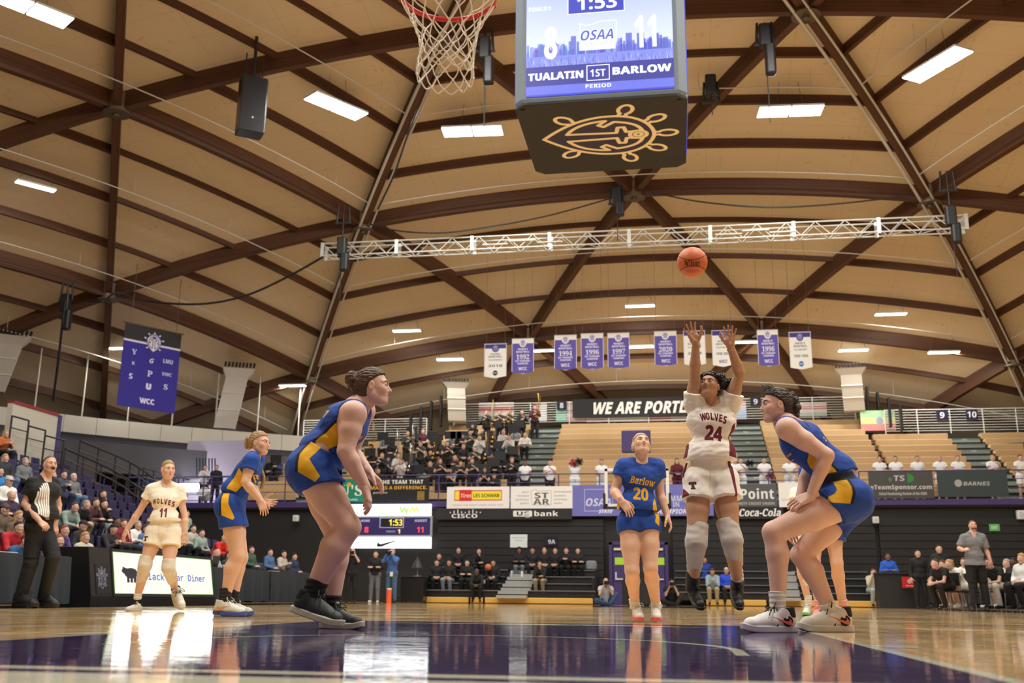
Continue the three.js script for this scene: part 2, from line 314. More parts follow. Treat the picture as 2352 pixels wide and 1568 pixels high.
/* ------------------------------------------------ air ducts that climb from the concourse to the roof */
const ductMat = mat(lin(0.60, 0.56, 0.49), 0.6);
for (const [x0, y0, x1, y1, w, lab] of [[1050, 968, 1047, 878, 1.0, 'pale sheet-metal air duct rising behind the band seats'], [515, 985, 550, 845, 1.1, 'pale sheet-metal air duct rising from the grey concourse wall'], [-20, 900, 30, 770, 1.1, 'pale sheet-metal air duct beside the dark hoist chain'], [1963, 945, 1953, 845, 1.05, 'pale sheet-metal air duct rising behind the black folded panels']]) {
  const top = onRoof(x1, y1, 0.9), bot = (() => { const p = onZ(x0, y0, -top.z + 0.8); return p; })();
  const root = thing('air_duct', lab, 'duct', bot);
  const d = top.clone().sub(bot), f = V(EYE.x - bot.x, 0, EYE.z - bot.z).normalize(), s = V(-f.z, 0, f.x);
  const ring = (c, hw, hd) => [[-1, -1], [1, -1], [1, 1], [-1, 1]].map(([a, b]) => c.clone().addScaledVector(s, a * hw).addScaledVector(f, b * hd));
  const rings = [ring(V(0, 0, 0), w * 0.42, 0.3), ring(d.clone().multiplyScalar(0.82), w * 0.42, 0.3), ring(d.clone().multiplyScalar(0.97), w * 0.62, 0.4)];
  const tri = []; const q = (a, b, c, e) => tri.push(a, b, c, a, c, e);
  for (let i = 0; i < 2; i++) for (let k = 0; k < 4; k++) q(rings[i][k], rings[i][(k + 1) % 4], rings[i + 1][(k + 1) % 4], rings[i + 1][k]);
  q(...rings[0].slice().reverse()); q(...rings[2]);
  const g = new THREE.BufferGeometry().setFromPoints(tri); g.computeVertexNormals(); part('duct_shaft', g, ductMat, root);
  for (const t of [0.3, 0.58]) part('duct_seam', bar(d.clone().multiplyScalar(t).addScaledVector(f, 0.3).addScaledVector(s, -w * 0.43), d.clone().multiplyScalar(t).addScaledVector(f, 0.3).addScaledVector(s, w * 0.43), 0.03, 0.05), ductMat, root);
  const gr = []; for (let k = 0; k < 9; k++) gr.push(bar(d.clone().multiplyScalar(0.985).addScaledVector(f, 0.4).addScaledVector(s, (-0.55 + k * 0.1375) * w), d.clone().multiplyScalar(1.06).addScaledVector(f, 0.4).addScaledVector(s, (-0.55 + k * 0.1375) * w), 0.06, 0.1));
  part('duct_grille', merge(gr), blackPaint, root);
}

/* ------------------------------------------------ the far end: black wall, doors, deck and bleachers */
const WD = 36;                                            // distance of the far wall from the near baseline
const wallFar = struct('wall_far', box2(-30, 0, -WD - 0.5, 30, 3.5, -WD - 0.2), blackPaint);
const plankGeo = {};
function plank(x0, x1, y, h, d, parent, m, name = 'plank') { const w = x1 - x0, k = w.toFixed(2) + h; const o = part(name, plankGeo[k] ??= rbox(w, h, 0.12, 0.004), m, parent); o.position.set((x0 + x1) / 2, y, -d); return o; }
const blackPlank = mat(lin(0.0115, 0.0115, 0.012), 0.6);
for (const [x0, x1, top] of [[-7.95, -1.62, 3.2], [0.92, 8.1, 3.2], [8.25, 15.5, 3.2]]) for (let y = 0.28; y < top; y += 0.268) plank(x0, x1, y, 0.25, WD + 0.08, wallFar, blackPlank);
// deck with its purple edge beam
const deck = struct('floor_deck', box2(-27, 3.5, -WD - 3, 27, 3.74, -WD - 0.02), greyWall);
part('edge_beam', rbox(54, 0.22, 0.1, 0.02, 0, 3.66, -WD + 0.04), purplePaint, deck);
// purple double door
{
  const r = rectZ(1406, 1252, 1530, 1390, WD - 0.12), x0 = r.x - r.w / 2, x1 = r.x + r.w / 2, top = 2.14;
  const door = struct('door_1', null);
  part('door_frame', merge([box2(x0 - 0.12, 0, -WD + 0.02, x0, top + 0.1, -WD + 0.16), box2(x1, 0, -WD + 0.02, x1 + 0.12, top + 0.1, -WD + 0.16), box2(x0 - 0.12, top, -WD + 0.02, x1 + 0.12, top + 0.12, -WD + 0.16)]), purplePaint, door);
  const cream = mat(lin(0.7, 0.7, 0.66), 0.5), lime = mat(lin(0.42, 0.75, 0.06), 0.6);
  for (const s of [-1, 1]) {
    const a = s < 0 ? x0 + 0.02 : r.x + 0.02, b = s < 0 ? r.x - 0.02 : x1 - 0.02, c = s < 0 ? a + 0.2 : b - 0.2;
    const leaf = part('door_leaf', box2(a, 0.01, -WD + 0.02, b, top - 0.02, -WD + 0.09), purplePaint, door);
    part('door_closer', box2(c - 0.16, top - 0.2, -WD + 0.09, c + 0.16, top - 0.12, -WD + 0.17), cream, leaf);
    part('door_notice', box2(c - 0.13, 1.42, -WD + 0.09, c + 0.2, 1.68, -WD + 0.105), lime, leaf);
    part('door_handle', merge([box2(c - 0.12, 0.92, -WD + 0.09, c - 0.07, 1.16, -WD + 0.13), box2(c - 0.12, 0.88, -WD + 0.1, c + 0.16, 0.93, -WD + 0.15)]), cream, leaf);
    part('door_panel', box2(c + (s < 0 ? 0.12 : -0.55), 0.02, -WD + 0.09, c + (s < 0 ? 0.55 : -0.12), 0.95, -WD + 0.1), blackPaint, leaf);
  }
}
// low black bleachers on wheels with a yellow skirt
const blackSeat = mat(lin(0.014, 0.015, 0.015), 0.4), yellowWood = mat(lin(0.66, 0.40, 0.09), 0.35), greyStep = mat(lin(0.36, 0.36, 0.34), 0.7), edgeStrip = mat(lin(0.25, 0.26, 0.27), 0.5);
const rowsLow = Array.from({ length: 4 }, (_, k) => ({ d: 33 + k * 0.72, h: 0.44 + k * 0.25 }));
function lowBleacher(x0, x1, sx0, sx1, label, skirts) {
  const root = thing('low_bleacher', label, 'bleachers', [x0, 0, -33]);
  rowsLow.forEach(({ d, h }, k) => {
    for (const [a, b] of [[x0 + k * 0.02, sx0], [sx1, x1 - k * 0.06]]) {
      const row = part('bench_row', rbox(b - a, 0.05, 0.4, 0.01, (a + b) / 2 - x0, h - 0.025, -(d - 33) - 0.22), blackSeat, root);
      part('riser', box(b - a - 0.04, 0.2, 0.04, (a + b) / 2 - x0, h - 0.16, -(d - 33) - 0.08), blackSeat, row);
      part('nosing', box(b - a, 0.018, 0.02, (a + b) / 2 - x0, h + 0.003, -(d - 33) - 0.025), edgeStrip, row);
      const n = Math.round((b - a) / 0.9); const pads = []; for (let i = 0; i < n; i++) pads.push(box(0.1, 0.012, 0.1, a + (i + 0.5) * (b - a) / n - x0, h + 0.006, -(d - 33) - 0.2)); part('seat_number', merge(pads), edgeStrip, row).userData.kind = 'stuff';
    }
    part('walk_plank', box(x1 - x0 - 0.1, 0.04, 0.34, (x1 - x0) / 2, h - 0.22, -(d - 33) - 0.57), blackSeat, root);
    if (sx1 > sx0) { part('aisle_step', box(sx1 - sx0, 0.11, 0.36, (sx0 + sx1) / 2 - x0 + k * 0.04, h - 0.06, -(d - 33) - 0.18), greyStep, root); part('aisle_step', box(sx1 - sx0, 0.1, 0.36, (sx0 + sx1) / 2 - x0 + k * 0.04, h - 0.2, -(d - 33) + 0.16), greyStep, root); }
  });
  for (const [a, b] of skirts) part('skirt_board', rbox(b - a, 0.19, 0.06, 0.03, (a + b) / 2 - x0, 0.115, 0.06), yellowWood, root);
  part('underframe', merge([box(0.06, 0.9, 2.4, 0.04, 0.46, -1.4), box(0.06, 0.9, 2.4, x1 - x0 - 0.1, 0.46, -1.4)]), blackSeat, root);
}
{
  const X = (px) => onZ(px, 1383, 33).x;
  lowBleacher(X(969), X(1368), X(1143), X(1212), 'low black bleacher with yellow skirt boards left of the purple door', [[X(969), X(1077)], [X(1081), X(1110)], [X(1114), X(1362)]]);
  lowBleacher(X(1548), X(2040), X(1795), X(1838), 'low black bleacher with yellow skirt boards right of the purple door', [[X(1622), X(1760)], [X(1766), X(1880)], [X(1886), X(2036)]]);
}
// tall tan bleachers on the deck
const tanA = mat(lin(0.58, 0.39, 0.19), 0.5), tanB = mat(lin(0.54, 0.36, 0.175), 0.5), tanGap = mat(lin(0.06, 0.04, 0.02), 0.8), aisleGrey = mat(lin(0.3, 0.34, 0.31), 0.7), aisleDark = mat(lin(0.012, 0.025, 0.02), 0.7);
const ROW_T = 0.6, ROW_R = 0.325, ROW_D = 37.3, ROW_H = 4.1;
const rowAt = (k) => ({ d: ROW_D + k * ROW_T, h: ROW_H + k * ROW_R });
const aisles = [[-5.55, -4.1], [3.55, 5.0], [-14.2, -12.9], [12.6, 13.9]];
const seatJoint = [];
function tallBlock(x0, x1, n, label) {
  const root = thing('tall_bleacher', label, 'bleachers', [(x0 + x1) / 2, 3.74, -ROW_D]);
  const ox = (x0 + x1) / 2;
  let cuts = [x0]; for (const [a, b] of aisles) if (a > x0 && b < x1) cuts.push(a, b); cuts.push(x1); cuts.sort((a, b) => a - b);
  for (let k = 0; k < n; k++) {
    const { d, h } = rowAt(k), y = h - 3.74, z = -(d - ROW_D);
    for (let i = 0; i + 1 < cuts.length; i += 2) {
      const a = cuts[i], b = cuts[i + 1];
      const row = part('bench_row', rbox(b - a, 0.27, 0.36, 0.025, (a + b) / 2 - ox, y, z - 0.17), k % 3 ? tanA : tanB, root);
      part('footboard', box(b - a, 0.09, 0.28, (a + b) / 2 - ox, y - 0.17, z - 0.44), tanB, row);
      const jn = []; const m = Math.max(1, Math.round((b - a) / 0.46)); for (let q = 1; q < m; q++) jn.push(box(0.014, 0.272, 0.362, a + q * (b - a) / m - ox, y, z - 0.17)); if (jn.length) part('seat_joint', merge(jn), tanB, row).userData.kind = 'stuff';
    }
    for (let i = 1; i + 1 < cuts.length; i += 2) {
      const a = cuts[i], b = cuts[i + 1];
      const st = part('aisle_step', box(b - a - 0.04, 0.05, 0.5, (a + b) / 2 - ox, y - 0.06, z - 0.24), aisleGrey, root);
      part('step_riser', box(b - a - 0.04, 0.2, 0.03, (a + b) / 2 - ox, y - 0.15, z - 0.02), k % 2 ? aisleGrey : aisleGrey, st);
      part('step_nosing', box(b - a - 0.03, 0.055, 0.05, (a + b) / 2 - ox, y - 0.055, z + 0.01), aisleDark, st);
      if (k % 2) part('step_number', box(0.2, 0.06, 0.01, (a + b) / 2 - ox, y - 0.14, z), mat(lin(0.6, 0.6, 0.58), 0.7), st);
    }
  }
  part('substructure', (() => { const s = new THREE.Shape(); s.moveTo(0.2, 0); s.lineTo(n * ROW_T + 0.4, 0); s.lineTo(n * ROW_T + 0.4, (n - 1) * ROW_R + 0.2); s.lineTo(0.45, 0.08); s.closePath(); return new THREE.ExtrudeGeometry(s, { depth: x1 - x0 - 0.04, bevelEnabled: false }).rotateY(Math.PI / 2).translate(-(x1 - x0) / 2 + 0.02, -0.02, 0); })(), tanGap, root);
}
tallBlock(-9.5, 9.35, 13, 'tan bleacher block with two green-grey aisles under the flag railing');
tallBlock(9.55, 22, 10, 'tan bleacher block below the numbered white railing');
tallBlock(-16.4, -9.7, 10, 'tan bleacher block at the left of the pep band');
// black folded side panels beside the raised block
for (const [s, x] of [[1, 9.75], [-1, -9.9]]) for (let k = 0; k < 4; k++) { const { d, h } = rowAt(12 - k); one('folded_panel', rbox(0.1, 1.5 - k * 0.1, 0.3, 0.03, x + s * k * 0.33, h + 0.85, -d + 0.05), blackGloss, s > 0 ? 'tall black folded panel beside the right end of the raised tan block' : 'tall black folded panel beside the band end of the raised tan block', 'panel', s > 0 ? 'black panels right' : 'black panels left'); }

/* ------------------------------------------------ railings */
const purpleRail = mat(lin(0.09, 0.07, 0.2), 0.4, { metalness: 0.3 }), whiteRail = mat(lin(0.72, 0.74, 0.7), 0.45);
function railing(name, label, pts, h, bars, postGap, m, r = 0.025) {
  const root = thing(name, label, 'railing', pts[0]);
  const o = pts[0];
  for (let i = 0; i + 1 < pts.length; i++) {
    const a = pts[i].clone().sub(o), b = pts[i + 1].clone().sub(o), L = a.distanceTo(b), n = Math.max(1, Math.round(L / postGap));
    for (let k = 0; k < bars; k++) { const y = h * (bars === 1 ? 1 : 0.12 + 0.88 * k / (bars - 1)); part('rail', tube([a.clone().setY(a.y + y), b.clone().setY(b.y + y)], k === bars - 1 ? r : r * 0.6, 1, 6), m, root); }
    for (let k = 0; k <= n; k++) { const p = a.clone().lerp(b, k / n); part('rail_post', tube([p, p.clone().setY(p.y + h)], r, 1, 6), m, root); }
  }
  return root;
}
railing('deck_railing', 'purple deck railing along the sponsor banners', [V(-22, 3.74, -WD - 0.1), V(7.6, 3.74, -WD - 0.1)], 1.06, 4, 1.6, purpleRail);
railing('deck_railing', 'purple deck railing behind the see-through banners on the right', [V(7.7, 3.74, -WD - 0.1), V(20, 3.74, -WD - 0.1)], 1.06, 4, 1.6, purpleRail);
{
  const t = rowAt(13), u = rowAt(10);
  railing('back_railing', 'white railing with flags along the top of the raised tan block', [V(-9.4, t.h - 0.1, -t.d), V(9.3, t.h - 0.1, -t.d)], 1.05, 9, 1.9, whiteRail);
  railing('back_railing', 'white railing with number plates at the top of the right tan block', [V(10.2, u.h - 0.1, -u.d), V(21, u.h - 0.1, -u.d)], 1.05, 9, 1.35, whiteRail);
  railing('back_railing', 'white railing at the top of the tan block by the left concourse', [V(-16.3, u.h - 0.1, -u.d), V(-10.3, u.h - 0.1, -u.d)], 1.05, 9, 2.0, whiteRail);
  // flags, banners and number plates hung on the railings
  const zt = -t.d + 0.06, zu = -u.d + 0.06;
  const hang = (name, label, cat, px0, py0, px1, py1, d, draw, w = 256, h = 128, group) => { const r = rectZ(px0, py0, px1, py1, d); const m = one(name, facePanel(r.w, r.h, 0.012).translate(r.x, r.y, r.z), printMat(w, h, draw, { rough: 0.75 }), label, cat, group); return m; };
  const bands = (...c) => (g, w, h) => c.forEach((k, i) => { g.fillStyle = k; g.fillRect(i * w / c.length, 0, w / c.length + 1, h); });
  const rows = (...c) => (g, w, h) => c.forEach((k, i) => { g.fillStyle = k; g.fillRect(0, i * h / c.length, w, h / c.length + 1); });
  const dB = t.d + 0.1;                                      // flags hang behind the bars
  hang('flag', 'red white and green flag hung behind the band players', 'flag', 1100, 925, 1180, 965, dB, rows('#e9e6e2', '#c9453f', '#efe9e4', '#58a884'));
  hang('flag', 'flag with a red stripe beside the green hanging', 'flag', 1226, 924, 1256, 966, dB, bands('#d98f8a', '#e8e6e4', '#e6e4e2'));
  hang('flag', 'pale green hanging below a dark number plate', 'flag', 1277, 930, 1301, 966, dB, rows('#8fd0b4', '#8fd0b4'));
  hang('flag', 'pink striped flag at the end of the dark slogan banner', 'flag', 1302, 922, 1345, 966, dB, rows('#e9b4b4', '#e8e4e4', '#e0a0a0', '#efe9e9', '#e4b0b0'));
  hang('flag', 'pale red and white flag below the dark slogan banner', 'flag', 1346, 952, 1590, 965, dB, bands('#e7c7c4', '#e9e5e2', '#eceae6', '#d8a6a0', '#ece8e4'));
  hang('flag', 'pale blue and pink striped flag beside the shooting player', 'flag', 1655, 920, 1715, 962, dB, rows('#e3b9b9', '#d9dde9', '#b9c9e2', '#a9c1e0'));
  hang('flag', 'faded pink and white striped flag on the white railing', 'flag', 1836, 925, 1900, 955, dB, rows('#e6dada', '#dd9c9c', '#e9dede', '#b9d3c2'));
  hang('slogan_banner', 'black banner with white slogan lettering on the top railing', 'banner', 1315, 917, 1652, 953, t.d - 0.08, (g, w, h) => { g.fillStyle = '#1c1b1e'; g.fillRect(0, 0, w, h); txt(g, 'WE ARE PORTLAND', w * 0.56, h * 0.52, h * 0.86, '#e8e3dc', { w: w * 0.84, skew: 0.22, style: 'bold', fat: 4 }); }, 1024, 128);
  hang('number_plate', 'dark plate numbered 8 on the top railing', 'sign', 1279, 921, 1301, 941, t.d - 0.08, (g, w, h) => { g.fillStyle = '#14132a'; g.fillRect(0, 0, w, h); txt(g, '8', w / 2, h / 2, h * 0.8, '#d9d7de'); }, 64, 64);
  hang('number_plate', 'dark plate on the top railing beside the crouching defender\'s forehead', 'sign', 1723, 912, 1748, 932, t.d - 0.08, (g, w, h) => { g.fillStyle = '#14132a'; g.fillRect(0, 0, w, h); txt(g, '9', w / 2, h / 2, h * 0.8, '#d9d7de'); }, 64, 64);
  hang('number_plate', 'dark plate numbered nine on the right white railing', 'sign', 2150, 942, 2178, 964, u.d - 0.08, (g, w, h) => { g.fillStyle = '#17153a'; g.fillRect(0, 0, w, h); txt(g, '9', w / 2, h / 2, h * 0.85, '#eceaf0', { rot: 0.06 }); }, 64, 64);
  hang('number_plate', 'dark plate with a two-digit number on the right white railing', 'sign', 2218, 940, 2246, 963, u.d - 0.08, (g, w, h) => { g.fillStyle = '#17153a'; g.fillRect(0, 0, w, h); txt(g, '10', w / 2, h / 2, h * 0.8, '#eceaf0', { rot: 0.06 }); }, 64, 64);
  hang('flag', 'green yellow and red flag with a blue disc behind the right railing', 'flag', 1975, 943, 2058, 988, u.d + 0.1, (g, w, h) => { rows('#a9d3a6', '#e2dc94', '#dd8f8c')(g, w, h); g.fillStyle = '#8fa3b8'; g.beginPath(); g.arc(w * 0.55, h * 0.52, h * 0.2, 0, 7); g.fill(); });

  /* sponsor boards along the deck */
  const dS = WD - 0.16;
  hang('sponsor_board', 'white sponsor board with a red and yellow tyre logo', 'banner', 1027, 1118, 1170, 1167, dS, (g, w, h) => {
    g.fillStyle = '#f1efee'; g.fillRect(0, 0, w, h); g.fillStyle = '#c23a2a'; g.fillRect(w * 0.12, h * 0.16, w * 0.76, h * 0.48); g.fillStyle = '#f4e23a'; g.fillRect(w * 0.13, h * 0.2, w * 0.74, h * 0.4);
    g.fillStyle = '#d8322c'; g.fillRect(w * 0.2, h * 0.14, w * 0.2, h * 0.52); txt(g, 'Tires', w * 0.3, h * 0.41, h * 0.26, '#f3d9cf', { style: 'italic bold', w: w * 0.18 }); txt(g, 'LES SCHWAB', w * 0.63, h * 0.41, h * 0.22, '#23231a', { w: w * 0.42 }); txt(g, 'DOING THE RIGHT THING SINCE 1952', w / 2, h * 0.85, h * 0.1, '#c9b9b4', { w: w * 0.8 });
  }, 512, 176);
  hang('sponsor_board', 'white sponsor board with stacked grey capital letters', 'banner', 1173, 1117, 1315, 1167, dS, (g, w, h) => {
    g.fillStyle = '#efefec'; g.fillRect(0, 0, w, h); g.strokeStyle = '#9aa09c'; g.lineWidth = 3; g.beginPath(); g.moveTo(w * 0.35, h * 0.85); g.lineTo(w * 0.33, h * 0.2); g.lineTo(w * 0.4, h * 0.14); g.lineTo(w * 0.45, h * 0.22); g.lineTo(w * 0.66, h * 0.2); g.lineTo(w * 0.66, h * 0.85); g.closePath(); g.stroke();
    txt(g, 'ST', w * 0.5, h * 0.42, h * 0.36, '#4c5450', { w: w * 0.24 }); txt(g, 'AR', w * 0.5, h * 0.7, h * 0.36, '#4c5450', { w: w * 0.26 });
    ['SAFETY', 'TOLERANCE', 'ACCEPTANCE', 'RESPECT'].forEach((s, i) => { txt(g, s, w * 0.3, h * (0.26 + i * 0.17), h * 0.1, '#9a9d9a', { align: 'right' }); txt(g, ['SPORTSMANSHIP', 'TOLERANCE', 'ACCEPTANCE', 'RESPECT'][i], w * 0.7, h * (0.26 + i * 0.17), h * 0.1, '#9a9d9a', { align: 'left' }); });
  }, 512, 180);
  hang('sponsor_board', 'violet championship banner behind the far backboard', 'banner', 1314, 1114, 1640, 1184, dS + 0.01, (g, w, h) => {
    g.fillStyle = '#6f72bd'; g.fillRect(0, 0, w, h); for (let i = 0; i < 60; i++) { g.fillStyle = `rgba(160,165,220,${rr(0.05, 0.2)})`; g.fillRect(rnd() * w, rnd() * h, rr(20, 120), rr(2, 9)); }
    g.strokeStyle = '#c6c9e8'; g.lineWidth = 4; g.strokeRect(w * 0.09, h * 0.14, w * 0.2, h * 0.7); txt(g, 'OSAA', w * 0.19, h * 0.56, h * 0.34, '#d5d8f0', { skew: 0.2, w: w * 0.19 }); txt(g, 'STATE', w * 0.24, h * 0.85, h * 0.16, '#f2f2fa', { skew: 0.3 });
    txt(g, 'COMMUNITY', w * 0.78, h * 0.45, h * 0.26, '#c9cde9', { w: w * 0.3 }); txt(g, 'IN', w * 0.74, h * 0.64, h * 0.2, '#c9cde9'); txt(g, 'CHAMPIONSHIPS', w * 0.76, h * 0.86, h * 0.2, '#f2f2fa', { skew: 0.2, w: w * 0.36 });
  }, 1024, 220);
  hang('sponsor_board', 'dark grey credit union board with large pale lettering', 'banner', 1640, 1112, 1786, 1163, dS, (g, w, h) => { g.fillStyle = '#55585a'; g.fillRect(0, 0, w, h); txt(g, 'OnPoint', w * 0.53, h * 0.44, h * 0.62, '#e6e6e4', { w: w * 0.86 }); txt(g, 'COMMUNITY CREDIT UNION', w * 0.56, h * 0.86, h * 0.16, '#b9bbbb', { w: w * 0.8 }); }, 512, 180);
  hang('sponsor_board', 'blank white board beside the grey credit union board', 'banner', 1787, 1108, 1860, 1164, dS, (g, w, h) => { g.fillStyle = '#eeefe9'; g.fillRect(0, 0, w, h); txt(g, 'WinCo', w * 0.25, h * 0.72, h * 0.14, '#c8cdc2'); }, 128, 96);
  hang('sponsor_board', 'black strip with white dotted network logo and bank name', 'banner', 1003, 1167, 1314, 1192, dS + 0.005, (g, w, h) => {
    g.fillStyle = '#2a2a2c'; g.fillRect(0, 0, w, h); [0.2, 0.4, 0.6, 0.3, 0.2, 0.4, 0.6, 0.3, 0.2].forEach((k, i) => { g.fillStyle = '#e6e6e6'; g.fillRect(w * (0.1 + i * 0.028), h * (0.42 - k * 0.5), w * 0.008, h * k * 0.6); }); txt(g, 'CISCO', w * 0.21, h * 0.7, h * 0.5, '#eeeeee', { w: w * 0.2 });
    g.fillStyle = '#e9e9e9'; g.beginPath(); g.roundRect(w * 0.57, h * 0.24, w * 0.14, h * 0.52, 8); g.fill(); txt(g, 'US', w * 0.64, h * 0.5, h * 0.5, '#2a2a2c', { w: w * 0.1 }); txt(g, 'bank', w * 0.81, h * 0.5, h * 0.62, '#f2f2f2', { w: w * 0.18 });
  }, 1024, 96);
  hang('sponsor_board', 'black strip with white flowing drink lettering', 'banner', 1655, 1163, 1800, 1191, dS + 0.005, (g, w, h) => { g.fillStyle = '#242426'; g.fillRect(0, 0, w, h); txt(g, 'Coca-Cola', w * 0.62, h * 0.5, h * 0.8, '#f2f2f2', { style: 'italic bold', font: 'serif', w: w * 0.68, fat: 2 }); }, 512, 100);
  hang('sponsor_board', 'green board with a large white letter beside the scoreboard', 'banner', 772, 1100, 838, 1152, dS, (g, w, h) => { g.fillStyle = '#128a6c'; g.fillRect(0, 0, w, h); txt(g, "U'S", w * 0.52, h * 0.5, h * 0.66, '#eef2ea', { w: w * 0.8, font: 'serif' }); g.fillStyle = '#e8a83a'; g.beginPath(); g.arc(w * 0.45, h * 0.24, h * 0.09, 0, 7); g.fill(); txt(g, 'PORTLAND', w * 0.5, h * 0.9, h * 0.12, '#d5e6da'); }, 192, 160);
  hang('sponsor_board', 'black recruiting banner with white and yellow slogan', 'banner', 838, 1098, 985, 1153, dS, (g, w, h) => { g.fillStyle = '#1c1c1e'; g.fillRect(0, 0, w, h); txt(g, 'THE TEAM THAT', w * 0.57, h * 0.17, h * 0.22, '#f3f3f1', { w: w * 0.68 }); txt(g, 'MAKES A DIFFERENCE.', w * 0.53, h * 0.4, h * 0.2, '#e9b53e', { w: w * 0.88 }); txt(g, 'goarmy.com', w * 0.25, h * 0.6, h * 0.1, '#cfcfcf'); g.fillStyle = '#8d7428'; g.fillRect(w * 0.82, h * 0.55, w * 0.11, h * 0.36); g.fillStyle = '#1c1c1e'; g.font = 'bold 40px sans-serif'; txt(g, '★', w * 0.875, h * 0.7, h * 0.24, '#f1ead2'); txt(g, 'U.S.', w * 0.875, h * 0.86, h * 0.08, '#241f10'); }, 512, 192);
  const clear = (draw, w, h) => new THREE.MeshPhysicalMaterial({ color: 0xffffff, map: canvasTex(w, h, draw), roughness: 0.35, transmission: 0.42, thickness: 0 });
  for (const [x0, y0, x1, y1, lab, draw] of [
    [1993, 1083, 2147, 1144, 'see-through grey banner with a green team-shop logo', (g, w, h) => { g.fillStyle = '#5d5f60'; g.fillRect(0, 0, w, h); g.fillStyle = '#3fae52'; g.beginPath(); g.ellipse(w * 0.6, h * 0.25, w * 0.11, h * 0.17, 0, -1.5, 1.5); g.fill(); txt(g, 'e', w * 0.34, h * 0.28, h * 0.26, '#4fc465'); txt(g, 'TS', w * 0.48, h * 0.25, h * 0.28, '#f1f1f1', { skew: 0.1, w: w * 0.18 }); txt(g, 'eTeamSponsor.com', w * 0.5, h * 0.58, h * 0.22, '#ffffff', { w: w * 0.96, style: 'bold' }); txt(g, 'School Fundraising Partner of the OSAA', w * 0.52, h * 0.82, h * 0.14, '#f0f0f0', { w: w * 0.74, skew: 0.2 }); }],
    [2150, 1081, 2318, 1140, 'see-through blue-grey banner with a small white logo', (g, w, h) => { g.fillStyle = '#4a5a60'; g.fillRect(0, 0, w, h); g.fillStyle = '#d6d4cf'; g.beginPath(); g.arc(w * 0.3, h * 0.48, h * 0.14, 0, 7); g.fill(); txt(g, 'BARNES', w * 0.56, h * 0.5, h * 0.2, '#e9e9ec', { w: w * 0.38, skew: 0.2 }); }]]) {
    const r = rectZ(x0, y0, x1, y1, dS + 0.02); one('clear_banner', facePanel(r.w, r.h, 0.006).translate(r.x, r.y, r.z), clear(draw, 512, 200), lab, 'banner');
  }
  hang('wall_sign', 'small white notice on the black wall above the seated team', 'sign', 1172, 1227, 1211, 1257, WD - 0.02, (g, w, h) => { g.fillStyle = '#e4ecec'; g.fillRect(0, 0, w, h); txt(g, 'PARTICIPANT', w / 2, h * 0.24, h * 0.15, '#9fb3b6', { w: w * 0.8 }); txt(g, 'SEATING', w / 2, h * 0.45, h * 0.15, '#9fb3b6'); }, 128, 100);
  hang('wall_sign', 'navy section sign reading 9A on the black wall', 'sign', 1250, 1231, 1281, 1253, WD - 0.02, (g, w, h) => { g.fillStyle = '#11122a'; g.fillRect(0, 0, w, h); txt(g, '9A', w * 0.55, h * 0.58, h * 0.6, '#e2e4ea'); }, 96, 72);
  hang('wall_sign', 'green lit exit sign on the dark wall behind the coach', 'sign', 2271, 1203, 2297, 1219, WD - 0.02, (g, w, h) => { g.fillStyle = '#63b06a'; g.fillRect(0, 0, w, h); txt(g, 'EXIT', w / 2, h / 2, h * 0.6, '#d9f0d4', { w: w * 0.6 }); }, 96, 60);
  for (const [x, y, s] of [[680, 1190, 1], [2011, 1194, 1], [2345, 1182, 1.3], [1212, 1183, 0.8]]) { const p = onZ(x, y, WD - 0.1); const o = thing('wall_speaker', 'small white box speaker on the dark far wall', 'speaker', p, 0, 'white wall speakers'); part('case', rbox(0.22 * s, 0.24 * s, 0.2, 0.03), whiteRail, o); part('grille', box(0.12 * s, 0.14 * s, 0.02, 0, 0, 0.1), mat(lin(0.5, 0.55, 0.62), 0.5), o); }
  /* dark rub strips on the raised fascia */
}
